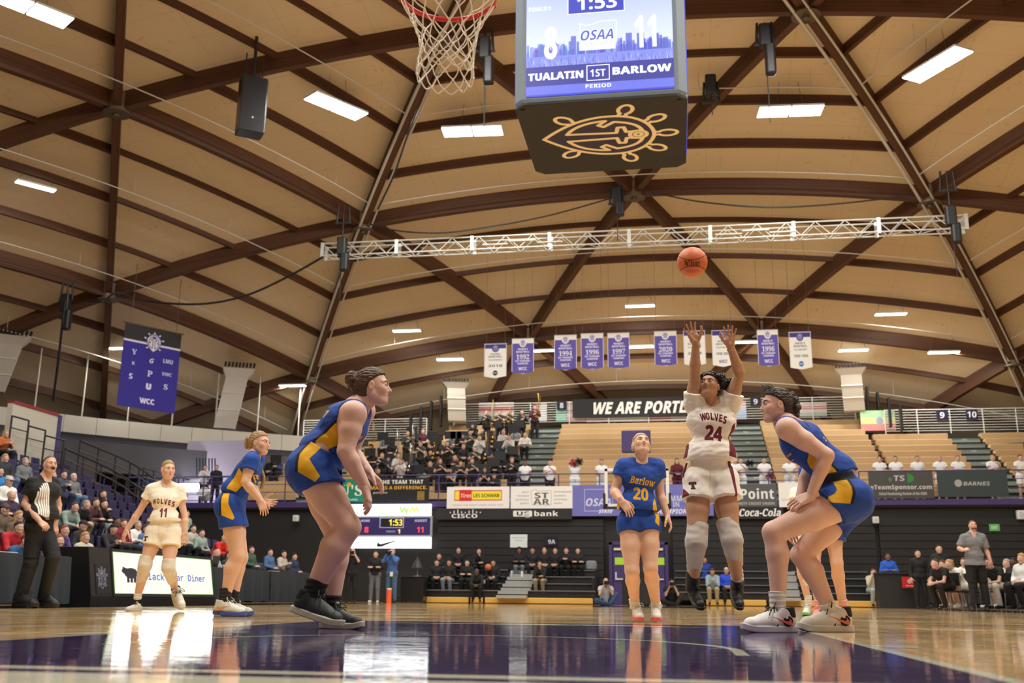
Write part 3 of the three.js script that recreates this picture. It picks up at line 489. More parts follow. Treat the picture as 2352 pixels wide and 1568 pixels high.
// wall scoreboard with lit sponsor strips
{
  const d = WD - 0.25, R = (a, b, c, e) => rectZ(a, b, c, e, d);
  const m = R(806, 1185, 992, 1232), root = thing('wall_scoreboard', 'wall scoreboard with purple face between two lit white sponsor strips', 'scoreboard', [m.x, m.y, -d]);
  const glow = (w, h, draw, k) => { const t = canvasTex(w, h, draw); return mat(0x000000, 0.5, { emissive: 0xffffff, emissiveMap: t, emissiveIntensity: k }); };
  const t = R(808, 1158, 990, 1184), b = R(805, 1233, 990, 1259);
  part('housing', rbox(m.w, m.h, 0.16, 0.02, 0, 0, -0.06), mat(lin(0.42, 0.44, 0.5), 0.4), root);
  part('score_screen', facePanel(m.w - 0.14, m.h - 0.12, 0.02).translate(0, 0, 0.025), glow(768, 192, (g, w, h) => {
    g.fillStyle = '#241a44'; g.fillRect(0, 0, w, h); g.strokeStyle = '#8d8fa3'; g.lineWidth = 8; g.strokeRect(w * 0.36, 4, w * 0.3, h * 0.55); g.fillStyle = '#120c10'; g.fillRect(w * 0.375, 8, w * 0.27, h * 0.5);
    txt(g, 'HOME', w * 0.17, h * 0.18, h * 0.2, '#a9a7bb', { w: w * 0.12 }); txt(g, 'GUEST', w * 0.88, h * 0.18, h * 0.2, '#a9a7bb', { w: w * 0.16 }); txt(g, 'PERIOD', w * 0.5, h * 0.8, h * 0.14, '#8f8da6', { w: w * 0.12 });
    txt(g, '1:53', w * 0.56, h * 0.29, h * 0.5, '#ffd84a', { w: w * 0.18 }); txt(g, '8', w * 0.19, h * 0.7, h * 0.46, '#ff4050'); txt(g, '11', w * 0.88, h * 0.7, h * 0.46, '#ff4050', { w: w * 0.1 }); txt(g, '1', w * 0.61, h * 0.79, h * 0.34, '#ffd84a');
  }, 1.0), root);
  const whiteStrip = (q, draw, nm) => { part(nm, facePanel(q.w, q.h, 0.14).translate(q.x - m.x, q.y - m.y, 0), glow(512, 72, draw, 1.15), root); const L = new THREE.RectAreaLight(0xffffff, LED_POWER * 0.07, q.w, q.h); L.position.set(q.x, q.y, -d + 0.12); L.rotation.y = Math.PI; scene.add(L); };
  whiteStrip(t, (g, w, h) => { g.fillStyle = '#fdfff8'; g.fillRect(0, 0, w, h); txt(g, 'CU', w * 0.13, h * 0.6, h * 0.7, '#5b6a3e', { style: 'normal' }); g.lineWidth = 10; g.strokeStyle = '#8bc53a'; g.beginPath(); [[0.62, 0.25], [0.645, 0.7], [0.67, 0.35], [0.7, 0.7], [0.72, 0.3]].forEach(([x, y], i) => i ? g.lineTo(w * x, h * y) : g.moveTo(w * x, h * y)); g.stroke(); g.strokeStyle = '#e3b93c'; g.beginPath(); [[0.745, 0.7], [0.77, 0.3], [0.8, 0.65], [0.82, 0.3], [0.85, 0.7]].forEach(([x, y], i) => i ? g.lineTo(w * x, h * y) : g.moveTo(w * x, h * y)); g.stroke(); }, 'lit_sponsor_sign');
  whiteStrip(b, (g, w, h) => { g.fillStyle = '#fbfffb'; g.fillRect(0, 0, w, h); g.fillStyle = '#0e1310'; g.beginPath(); g.moveTo(w * 0.36, h * 0.38); g.bezierCurveTo(w * 0.31, h * 0.95, w * 0.36, h * 0.95, w * 0.42, h * 0.8); g.lineTo(w * 0.62, h * 0.2); g.lineTo(w * 0.42, h * 0.58); g.bezierCurveTo(w * 0.37, h * 0.7, w * 0.355, h * 0.6, w * 0.36, h * 0.38); g.fill(); }, 'lit_sponsor_sign');
}
// the far basket: backboard with a white frame, rim, net, purple padded mast
{
  const r = rectZ(1392, 1080, 1530, 1166, 27.43), root = thing('far_basket', 'far basket with white-framed glass backboard on a purple padded mast', 'basket', [0, 0, -27.43]);
  const glass = new THREE.MeshPhysicalMaterial({ color: lin(0.92, 0.94, 0.95), roughness: 0.05, transmission: 1, thickness: 0, ior: 1.3 });
  part('glass_board', box(1.74, 1.0, 0.012, -0.05, 3.37, 0), glass, root);
  part('board_frame', merge([box(1.86, 0.09, 0.05, -0.05, 3.88, 0), box(1.86, 0.09, 0.05, -0.05, 2.84, 0), box(0.09, 1.1, 0.05, -0.94, 3.36, 0), box(0.09, 1.1, 0.05, 0.84, 3.36, 0)]), mat(lin(0.8, 0.8, 0.78), 0.4), root);
  part('edge_pad', merge([box(1.96, 0.07, 0.09, -0.05, 2.77, 0.01), box(0.07, 0.42, 0.09, -1.0, 2.98, 0.01), box(0.07, 0.42, 0.09, 0.9, 2.98, 0.01)]), blackPaint, root);
  part('target_square', merge([box(0.59, 0.05, 0.014, -0.05, 3.56, 0.01), box(0.59, 0.05, 0.014, -0.05, 3.15, 0.01), box(0.05, 0.45, 0.014, -0.32, 3.35, 0.01), box(0.05, 0.45, 0.014, 0.22, 3.35, 0.01)]), whiteRail, root);
  part('rim', new THREE.TorusGeometry(0.228, 0.009, 8, 28).rotateX(Math.PI / 2).translate(-0.05, 3.05, 0.38), mat(lin(0.6, 0.06, 0.03), 0.4), root);
  part('arm', bar(V(-0.05, 3.3, -0.05), V(-0.05, 2.6, -2.4), 0.2, 0.25), blackPaint, root);
  part('padded_mast', rbox(0.6, 2.3, 0.5, 0.06, -0.05, 1.16, -2.5), blackPaint, root);
  part('base_pad', rbox(0.9, 0.9, 1.4, 0.08, -0.05, 0.45, -3.0), blackPaint, root);
  part('shot_clock', rbox(0.86, 0.66, 0.2, 0.03, -0.05, 4.75, -0.3), purplePaint, root);
  part('shot_clock_mast', box(0.08, 0.7, 0.08, -0.05, 4.15, -0.2), blackPaint, root);
}

/* ------------------------------------------------ things hung from the roof */
// ship-wheel and anchor emblem, drawn as the printed logos show it
function wheelEmblem(g, cx, cy, s, line, fill, rot = 0) {
  g.save(); g.translate(cx, cy); g.rotate(rot); g.scale(s, s); g.lineJoin = 'round'; g.lineCap = 'round';
  const shield = () => { g.beginPath(); g.moveTo(0, 1.35); g.bezierCurveTo(-0.75, 0.75, -0.92, 0.25, -0.86, -0.2); g.bezierCurveTo(-0.8, -0.62, -0.42, -0.88, 0, -0.9); g.bezierCurveTo(0.42, -0.88, 0.8, -0.62, 0.86, -0.2); g.bezierCurveTo(0.92, 0.25, 0.75, 0.75, 0, 1.35); g.closePath(); };
  for (const a of [-2.4, -1.25, -0.62, 0, 0.62, 1.25, 2.4]) { g.save(); g.rotate(a); g.beginPath(); g.moveTo(-0.09, -0.84); g.lineTo(-0.06, -1.0); g.bezierCurveTo(-0.2, -1.12, -0.12, -1.36, 0, -1.36); g.bezierCurveTo(0.12, -1.36, 0.2, -1.12, 0.06, -1.0); g.lineTo(0.09, -0.84); g.fillStyle = fill; g.fill(); g.strokeStyle = line; g.lineWidth = 0.08; g.stroke(); g.restore(); }
  shield(); g.fillStyle = fill; g.fill(); g.strokeStyle = line; g.lineWidth = 0.085; g.stroke();
  for (const k of [-1, 1]) { g.beginPath(); g.moveTo(k * 0.16, 0.86); g.bezierCurveTo(k * 0.5, 0.7, k * 0.66, 0.4, k * 0.68, 0.05); g.lineTo(k * 0.5, 0.2); g.lineTo(k * 0.42, 0.1); g.lineTo(k * 0.62, -0.12); g.bezierCurveTo(k * 0.55, -0.5, k * 0.36, -0.62, k * 0.18, -0.66); g.lineTo(k * 0.14, -0.34); g.lineTo(k * 0.36, -0.3); g.lineTo(k * 0.36, -0.18); g.lineTo(k * 0.12, -0.14); g.closePath(); g.stroke(); }
  g.beginPath(); g.ellipse(0, -0.58, 0.17, 0.17, 0, 0, 7); g.stroke(); g.beginPath(); g.ellipse(0, -0.58, 0.07, 0.07, 0, 0, 7); g.stroke();
  g.restore();
}
const rigDark = mat(lin(0.01, 0.01, 0.011), 0.6);
{ // centre-hung scoreboard
  const d0 = 13.0, cz = -14.45, hw = 1.46, root = thing('hanging_scoreboard', 'large hanging scoreboard with lit blue screen above a black printed skirt', 'scoreboard', [-0.03, 8.38, cz]);
  const body = mat(lin(0.16, 0.21, 0.25), 0.45), oct = (w, c) => [[-w + c, w], [w - c, w], [w, w - c], [w, -w + c], [w - c, -w], [-w + c, -w], [-w, -w + c], [-w, w - c]];
  const loft = (rings) => { const tri = []; for (let i = 0; i + 1 < rings.length; i++) for (let k = 0; k < 8; k++) { const a = rings[i][k], b = rings[i][(k + 1) % 8], c = rings[i + 1][(k + 1) % 8], e = rings[i + 1][k]; tri.push(a, b, c, a, c, e); } for (let k = 1; k < 7; k++) tri.push(rings[0][0], rings[0][k + 1], rings[0][k], rings.at(-1)[0], rings.at(-1)[k], rings.at(-1)[k + 1]); const g = new THREE.BufferGeometry().setFromPoints(tri.map((p) => V(...p))); g.computeVertexNormals(); g.setAttribute('uv', new THREE.BufferAttribute(new Float32Array(tri.length * 2), 2)); return g; };
  const ring = (w, c, y) => oct(w, c).map(([x, z]) => [x, y, z]);
  part('cabinet', loft([ring(hw - 0.02, 0.14, 0), ring(hw, 0.14, 0.06), ring(hw, 0.14, 3.2), ring(hw - 0.02, 0.14, 3.26)]), body, root);
  { // black cloth stretched over the underside, with the printed emblem
    const w = hw - 0.02, pts = oct(w, 0.16), sh = new THREE.Shape(pts.map(([x, z]) => new THREE.Vector2(x, z)));
    const g = new THREE.ExtrudeGeometry(sh, { depth: 0.03, bevelEnabled: true, bevelSize: 0.02, bevelThickness: 0.02, bevelSegments: 2 }), p = g.attributes.position, uv = g.attributes.uv;
    for (let i = 0; i < p.count; i++) uv.setXY(i, p.getX(i) / (2 * w) + 0.5, p.getY(i) / (2 * w) + 0.5);
    g.rotateX(Math.PI / 2).translate(0, -0.02, 0);
    part('under_cloth', g, mat(0xffffff, 0.62, { bumpMap: waveTex, bumpScale: 0.02, map: canvasTex(1024, 1024, (c, W, H) => { c.fillStyle = '#1a1714'; c.fillRect(0, 0, W, H); c.translate(0, H); c.scale(1, -1); c.save(); c.translate(W * 0.53, H * 0.54); wheelEmblem(c, 0, 0, 315, '#ead9b4', '#2a2140', Math.PI / 2); c.restore(); }) }), root);
    for (const [x, z] of [[w - 0.12, w - 0.1], [-w + 0.12, w - 0.1]]) part('corner_tie', new THREE.TorusGeometry(0.05, 0.02, 6, 10).translate(x, -0.03, z), rigDark, root);
  }
  const scr = canvasTex(1024, 1024, (g, W, H) => {
    const X = (x) => (x - 1209) / 331 * W, Y = (y) => H - (231 - y) / 332 * H * 1.0;
    const gr = g.createLinearGradient(0, Y(-40), 0, Y(160)); gr.addColorStop(0, '#a9b6f2'); gr.addColorStop(0.75, '#d3dbff'); gr.addColorStop(1, '#8f9ae4'); g.fillStyle = gr; g.fillRect(0, 0, W, H);
    for (let i = 0; i < 150; i++) { const x = rnd() * W, b = rr(100, 124); g.fillStyle = `rgba(${rr(60, 110)},${rr(70, 120)},${rr(170, 210)},0.6)`; g.fillRect(x, Y(b), rr(8, 30), Y(140) - Y(b)); }
    for (const [x, y, w] of [[1311, 88, 12], [1435, 90, 14], [1460, 92, 16], [1495, 95, 14], [1345, 100, 16]]) { g.fillStyle = 'rgba(92,102,190,0.85)'; g.fillRect(X(x), Y(y), w * W / 331, Y(135) - Y(y)); }
    g.fillStyle = '#7f89dc'; g.fillRect(0, Y(134), W, Y(162) - Y(134)); for (let i = 0; i < 260; i++) { g.fillStyle = `rgba(${rnd() < 0.5 ? '210,216,255' : '70,78,170'},${rr(0.15, 0.5)})`; g.fillRect(rnd() * W, Y(rr(136, 158)), 5, rr(8, 44)); }
    g.fillStyle = '#3a3c92'; g.fillRect(0, Y(159), W, Y(208) - Y(159)); g.fillStyle = '#6a72d8'; g.fillRect(0, Y(206), W, H - Y(206)); g.fillStyle = '#4048c8'; g.fillRect(0, H - 12, W, 12);
    g.fillStyle = '#3c46b4'; g.fillRect(X(1305), Y(-30), X(1433) - X(1305), Y(33) - Y(-30)); g.strokeStyle = '#f2f5ff'; g.lineWidth = 6; g.strokeRect(X(1305), Y(-30), X(1433) - X(1305), Y(33) - Y(-30));
    txt(g, '1:53', X(1371), Y(8), 140, '#ffffff', { w: X(1420) - X(1325) }); txt(g, 'FOULS:1', X(1240), Y(14), 42, '#f4f6ff', { w: X(1266) - X(1212) }); txt(g, 'FOULS:2', X(1500), Y(-2), 42, '#f4f6ff', { w: X(1526) - X(1472) });
    txt(g, '8', X(1265), Y(102), 330, '#ffffff', { w: X(1282) - X(1249), fat: 8 }); txt(g, '11', X(1482), Y(90), 330, '#ffffff', { w: X(1508) - X(1450), fat: 8 });
    g.strokeStyle = '#f4f6ff'; g.lineWidth = 6; g.beginPath(); [[1331, 112], [1333, 58], [1345, 64], [1360, 62], [1378, 56], [1415, 56], [1413, 112]].forEach(([x, y], i) => i ? g.lineTo(X(x), Y(y)) : g.moveTo(X(x), Y(y))); g.stroke();
    g.fillStyle = 'rgba(245,247,255,0.9)'; g.fillRect(X(1330), Y(98), X(1412) - X(1330), Y(126) - Y(98)); txt(g, 'OSAA', X(1371), Y(89), 105, '#5560c4', { skew: 0.2, w: X(1410) - X(1332), stroke: '#f4f6ff', lw: 12 }); txt(g, 'FOUNDATION', X(1372), Y(111), 44, '#c9cff6', { skew: 0.2, w: X(1410) - X(1322) });
    txt(g, 'TUALATIN', X(1277), Y(183), 74, '#ffffff', { w: X(1340) - X(1213), fat: 3 }); txt(g, 'BARLOW', X(1468), Y(181), 74, '#ffffff', { w: X(1533) - X(1401), fat: 3 }); g.strokeStyle = '#ffffff'; g.lineWidth = 6; g.strokeRect(X(1347), Y(164), X(1397) - X(1347), Y(200) - Y(164)); txt(g, '1ST', X(1371), Y(183), 76, '#dfe4ff', { w: X(1390) - X(1354) }); txt(g, 'PERIOD', X(1372), Y(214), 40, '#eef0ff', { w: X(1402) - X(1342) });
  });
  const glow = mat(0x000000, 0.4, { emissive: 0xffffff, emissiveMap: scr, emissiveIntensity: 0.8 });
  for (let k = 0; k < 4; k++) { const s = part('screen', facePanel(2.5, 2.55, 0.02), glow, root); s.position.set(Math.sin(k * Math.PI / 2) * (hw + 0.006), 1.36, Math.cos(k * Math.PI / 2) * (hw + 0.006)); s.rotation.y = k * Math.PI / 2; const L = new THREE.RectAreaLight(new THREE.Color(0.75, 0.8, 1), LED_POWER * 0.22, 2.5, 2.5); L.position.set(root.position.x + Math.sin(k * Math.PI / 2) * (hw + 0.1), root.position.y + 1.36, cz + Math.cos(k * Math.PI / 2) * (hw + 0.1)); L.rotation.y = Math.PI + k * Math.PI / 2; scene.add(L); }
  part('hanging_frame', merge([[-1, -1], [1, -1], [1, 1], [-1, 1]].map(([a, b]) => tube([V(a, 3.2, b), V(a, roofY(-0.03, cz) - 8.38 - 0.4, b)], 0.025, 1, 5))), steel, root);
}
{ // aluminium lighting truss across the hall
  const d = 32.6, a = onZ(745, 580, d), b = onZ(2215, 512, d), y = (a.y + b.y) / 2, L = b.x - a.x;
  const alu = mat(lin(0.75, 0.78, 0.74), 0.35, { metalness: 0.4 });
  const root = thing('lighting_truss', 'long aluminium box truss hung across the hall below the roof', 'truss', [a.x, y, -d]);
  const h = 0.24, n = Math.round(L / 0.5), S = L / n;
  for (const [sy, sz] of [[1, 1], [1, -1], [-1, 1], [-1, -1]]) part('chord', tube([V(0, sy * h, sz * h), V(L, sy * h, sz * h)], 0.03, 1, 6), alu, root);
  for (let i = 0; i < n; i++) { const s = i % 2 ? 1 : -1; part('lacing', merge([1, -1].flatMap((z) => [tube([V(i * S, -s * h, z * h), V((i + 1) * S, s * h, z * h)], 0.018, 1, 5)]).concat([tube([V(i * S, -h, -s * h), V((i + 1) * S, -h, s * h)], 0.018, 1, 5)])), alu, root); }
  for (const [p0, n2] of [[1110, 3], [1640, 3]]) for (let i = 0; i < n2; i++) { const xa = onZ(p0 + i * 62, 555, d).x - a.x; part('light_bar', rbox(0.95, 0.05, 0.06, 0.015, xa + 0.5, -0.1 + 0.1 * (i % 2), h + 0.05), whiteRail, root); }
  for (let i = 0; i <= 8; i++) { part('coupler', box(0.12, 0.56, 0.06, i * L / 8, 0, h), alu, root); part('coupler', box(0.12, 0.56, 0.06, i * L / 8, 0, -h), alu, root); }
}
const rigBlack = mat(lin(0.012, 0.013, 0.016), 0.45);
for (const [x, y, drop, len, lab] of [[786, 560, 2.2, 1.6, 'black chain hoist at the left end of the truss'], [2183, 490, 2.2, 1.6, 'black chain hoist at the right end of the truss'], [1416, 445, 1.0, 1.2, 'black chain hoist below the roof hub over the truss'], [1114, 105, 1.2, 2.0, 'black chain hoist between the net and the hanging scoreboard'], [1756, 75, 1.0, 2.2, 'black chain hoist right of the hanging scoreboard'], [152, 690, 1.4, 1.8, 'black chain hoist with cables hanging to the left stand'], [1632, 190, 0.7, 0.5, 'small black clamp light on a roof rib']]) {
  const p = onRoof(x, y, drop), t = roofY(p.x, p.z) - 0.68, root = thing('chain_hoist', lab, 'hoist', p);
  part('hoist_body', rbox(0.34, 0.7, 0.3, 0.06, 0, -0.1, 0), rigBlack, root); part('chain_bag', rbox(0.3, len * 0.45, 0.28, 0.08, 0.12, -0.3 - len * 0.25, 0), rigBlack, root);
  part('chain', merge([tube([V(0, 0.2, 0), V(0, t - p.y, 0)], 0.03, 1, 5), tube([V(0, -0.3, 0), V(0.02, -0.6 - len, 0)], 0.016, 1, 4), tube([V(-0.25, t - p.y - 0.7, 0), V(-0.2, t - p.y, 0)], 0.04, 1, 5), tube([V(0.25, t - p.y - 0.7, 0), V(0.2, t - p.y, 0)], 0.04, 1, 5), bar(V(-0.3, t - p.y - 0.7, 0), V(0.3, t - p.y - 0.7, 0), 0.06, 0.06)]), rigBlack, root);
}
for (const [lab, r, pts] of [['black cable swag from the left roof hub to the truss end', 0.045, [[190, 688, 0.9], [235, 692, 1.5], [268, 672, 0.9], [320, 688, 1.2], [460, 698, 2.2], [560, 680, 2.4], [660, 636, 2.4], [742, 590, 2.3]]], ['black cable sagging between the truss and the roof hub', 0.03, [[850, 515, 0.9], [900, 528, 1.4], [1010, 535, 1.9], [1130, 520, 1.8], [1260, 495, 1.5], [1415, 452, 1.0]]], ['black cable sagging below the right roof rib', 0.03, [[1492, 440, 0.9], [1600, 462, 1.5], [1760, 476, 1.9], [1900, 470, 1.6], [2070, 452, 1.0]]], ['black cable dropping beside the left hip rib', 0.035, [[982, 195, 1.0], [940, 300, 1.6], [905, 400, 1.7], [868, 480, 1.2]]], ['pair of black cables hanging from the left hoist to the concourse', 0.05, [[150, 690, 1.6], [142, 760, 2.6], [134, 830, 3.4], [122, 920, 4.2]]]]) {
  const P = pts.map(([x, y, d]) => onRoof(x, y, d)); one('hanging_cable', tube(P, r, P.length * 8, 5), rigBlack, lab, 'cable');
}
{ // column loudspeaker
  const p = onRoof(583, 175, 1.3), root = thing('hanging_speaker', 'tall black box loudspeaker hung from a roof rib', 'speaker', p, 0.62);
  const s = 0.46, grille = mat(lin(0.03, 0.032, 0.035), 0.5);
  part('cabinet', rbox(2 * s * 0.8, 1.75, 2 * s * 0.62, 0.03, 0, -1.0, 0), mat(lin(0.012, 0.012, 0.014), 0.32), root);
  part('grille', rbox(0.03, 1.66, 2 * s * 0.56, 0.01, s * 0.8 + 0.01, -1.0, 0), grille, root);
  part('badge', new THREE.CylinderGeometry(0.03, 0.03, 0.02, 10).rotateX(Math.PI / 2).translate(0, -1.45, s * 0.62 + 0.01), whiteRail, root);
  part('rigging', merge([tube([V(0, -0.1, 0), V(0, roofY(p.x, p.z) - p.y, 0)], 0.05, 1, 6), bar(V(-0.35, -0.1, 0), V(0.35, -0.1, 0), 0.08, 0.08), tube([V(-0.25, -0.1, 0), V(-0.25, 0.7, 0)], 0.02, 1, 5), tube([V(0.25, -0.1, 0), V(0.25, 0.7, 0)], 0.02, 1, 5)]), rigBlack, root);
}
{ // conference banner over the left stand
  const h = 10.2, a = onY(288, 741, h), b = onY(417, 769, h), lo = onX(270, 930, a.x).y, w = a.distanceTo(b), H = Math.min(4.2, h - onZ(270, 930, -a.z).y);
  const root = thing('conference_banner', 'purple conference banner with black top and grid of white college marks', 'banner', a.clone().lerp(b, 0.5), Math.atan2(-(b.z - a.z), b.x - a.x));
  part('cloth', facePanel(w, H, 0.02).translate(0, -H / 2, 0), mat(0xffffff, 0.7, { map: canvasTex(512, 768, (g, W, HH) => {
    g.fillStyle = '#2b2390'; g.fillRect(0, 0, W, HH); g.fillStyle = '#262428'; g.fillRect(0, 0, W, HH * 0.2); g.fillStyle = '#d8d4ea'; g.fillRect(0, HH * 0.185, W, HH * 0.025);
    g.fillStyle = '#e4e1f0'; g.beginPath(); g.ellipse(W * 0.52, HH * 0.17, 62, 78, 0, 0, 7); g.fill(); wheelEmblem(g, W * 0.52, HH * 0.165, 72, '#3a3560', '#d9d6ea');
    const T = (s, x, y, z, o) => txt(g, s, W * x, HH * y, z, '#dcd9f2', o); T('Y', 0.2, 0.33, 66, { font: 'serif' }); T('G', 0.5, 0.4, 60, { style: 'bold italic' }); T('LMU', 0.8, 0.37, 54, { w: 96 }); T('R', 0.2, 0.47, 40, { font: 'serif' }); T('P', 0.5, 0.56, 76, { font: 'serif' }); T('SMC', 0.8, 0.53, 44, { font: 'serif', w: 92 }); T('S', 0.18, 0.63, 70); T('U', 0.5, 0.72, 70, { stroke: '#dcd9f2' }); T('S', 0.8, 0.69, 70, { font: 'serif' }); T('WCC', 0.5, 0.9, 66, { skew: -0.1, w: 130, fat: 4 });
  }) }), root);
  part('top_pole', tube([V(-w / 2 - 0.1, 0.03, 0), V(w / 2 + 0.1, 0.03, 0)], 0.03, 1, 6), steel, root);
  for (const s of [-1, 1]) part('hanging_line', tube([V(s * w * 0.4, 0.03, 0), V(s * w * 0.4, roofY(a.x, a.z) - h, 0)], 0.012, 1, 4), steel, root);
}
// championship pennants
const pennants = [[1113, 790, 1163, 868, 0, 'VOLLEYBALL', '', 'NCAA'], [1176, 778, 1226, 858, 1, "WOMEN'S", '1992', 'WCC'], [1273, 770, 1325, 850, 1, "WOMEN'S", '1994', 'WCC'], [1334, 766, 1387, 848, 1, "WOMEN'S", '1996', 'WCC'], [1395, 765, 1447, 846, 1, "WOMEN'S", '1997', 'WCC'], [1502, 761, 1556, 840, 1, "WOMEN'S", '2020', 'WCC'], [1569, 760, 1622, 840, 0, "WOMEN'S", '', ''], [1634, 759, 1686, 842, 0, "WOMEN'S", '1998 2009', 'WNIT'], [1738, 758, 1791, 841, 1, "MEN'S", '1996', 'WCC'], [1811, 763, 1867, 848, 0, "MEN'S", '1959 1996', 'NCAA']];
const penLabels = ['white pennant with a round black seal at its foot', 'purple pennant nearest the pennant with the black seal', 'purple pennant beside the gap, three pennants short of the lamp', 'middle one of three purple pennants hung in a row', 'purple pennant overlapping a lit strip lamp', 'lone purple pennant between the lamp and the shooter\'s raised hand', 'white pennant behind the shooter\'s spread right hand', 'white pennant behind the shooter\'s left hand with a blue foot mark', 'purple pennant right of the shooter beside a lit lamp', 'white pennant with a round blue seal at its foot'];
pennants.forEach(([x0, y0, x1, y1, dark, who, year, foot], pi) => { const plab = penLabels[pi];
  const r = rectZ(x0, y0, x1, y1, 36.4), bg = dark ? '#5a4fa8' : '#e9e9e4', fg = dark ? '#eceaf4' : '#55565f', w = r.w, h = r.h;
  const root = thing('pennant', plab, 'banner', [r.x, r.y + h / 2, r.z], 0, 'championship pennants');
  const s = new THREE.Shape(); s.moveTo(-w / 2, 0); s.lineTo(w / 2, 0); s.lineTo(w / 2, -h * 0.94); s.lineTo(0, -h); s.lineTo(-w / 2, -h * 0.94); s.closePath();
  const g = new THREE.ExtrudeGeometry(s, { depth: 0.015, bevelEnabled: false }), uv = g.attributes.uv, p = g.attributes.position; for (let i = 0; i < uv.count; i++) uv.setXY(i, p.getX(i) / w + 0.5, 1 + p.getY(i) / h);
  part('cloth', g, mat(0xffffff, 0.7, { map: canvasTex(160, 240, (c, W, H) => {
    c.fillStyle = bg; c.fillRect(0, 0, W, H); c.fillStyle = dark ? '#ecebe4' : '#3a3182'; c.fillRect(0, 0, W, H * 0.14); c.beginPath(); c.arc(W / 2, H * 0.14, W * 0.16, 0, 7); c.fill(); wheelEmblem(c, W / 2, H * 0.13, W * 0.1, dark ? '#5a4fa8' : '#dcdae8', dark ? '#c9c5e4' : '#3a3182'); c.strokeStyle = '#d5d3e0'; c.lineWidth = 5; c.strokeRect(2, 2, W - 4, H - 4);
    txt(c, who, W / 2, H * 0.3, 18, fg, { w: W * 0.46 }); txt(c, 'BASKETBALL', W / 2, H * 0.375, 18, fg, { w: W * 0.62 }); txt(c, dark ? year : 'NCAA TOURNAMENT', W / 2, H * (dark ? 0.52 : 0.47), dark ? 46 : 14, fg, { w: W * (dark ? 0.6 : 0.6), font: 'serif' });
    txt(c, dark ? 'WCC TOURNAMENT' : year || '2018', W / 2, H * 0.64, dark ? 16 : 24, fg, { w: W * 0.66 }); txt(c, dark ? 'CHAMPIONS' : '', W / 2, H * 0.71, 16, fg, { w: W * 0.5 });
    if (foot === 'NCAA') { c.fillStyle = year ? '#3a78b8' : '#2c2c30'; c.beginPath(); c.arc(W / 2, H * 0.85, 18, 0, 7); c.fill(); txt(c, 'NCAA', W / 2, H * 0.85, 10, '#dfe6ee'); } else txt(c, foot, W / 2, H * 0.85, 30, dark ? '#eceaf4' : '#3f4a90', { w: W * 0.4, skew: -0.1 });
  }) }), root);
  part('top_pole', tube([V(-w / 2 - 0.03, 0.01, 0), V(w / 2 + 0.03, 0.01, 0)], 0.02, 1, 5), steel, root);
  for (const k of [-1, 1]) part('hanging_line', tube([V(k * w * 0.42, 0.02, 0), V(k * w * 0.42, roofY(r.x, r.z) - r.y - h / 2, 0)], 0.006, 1, 3), steel, root);
});

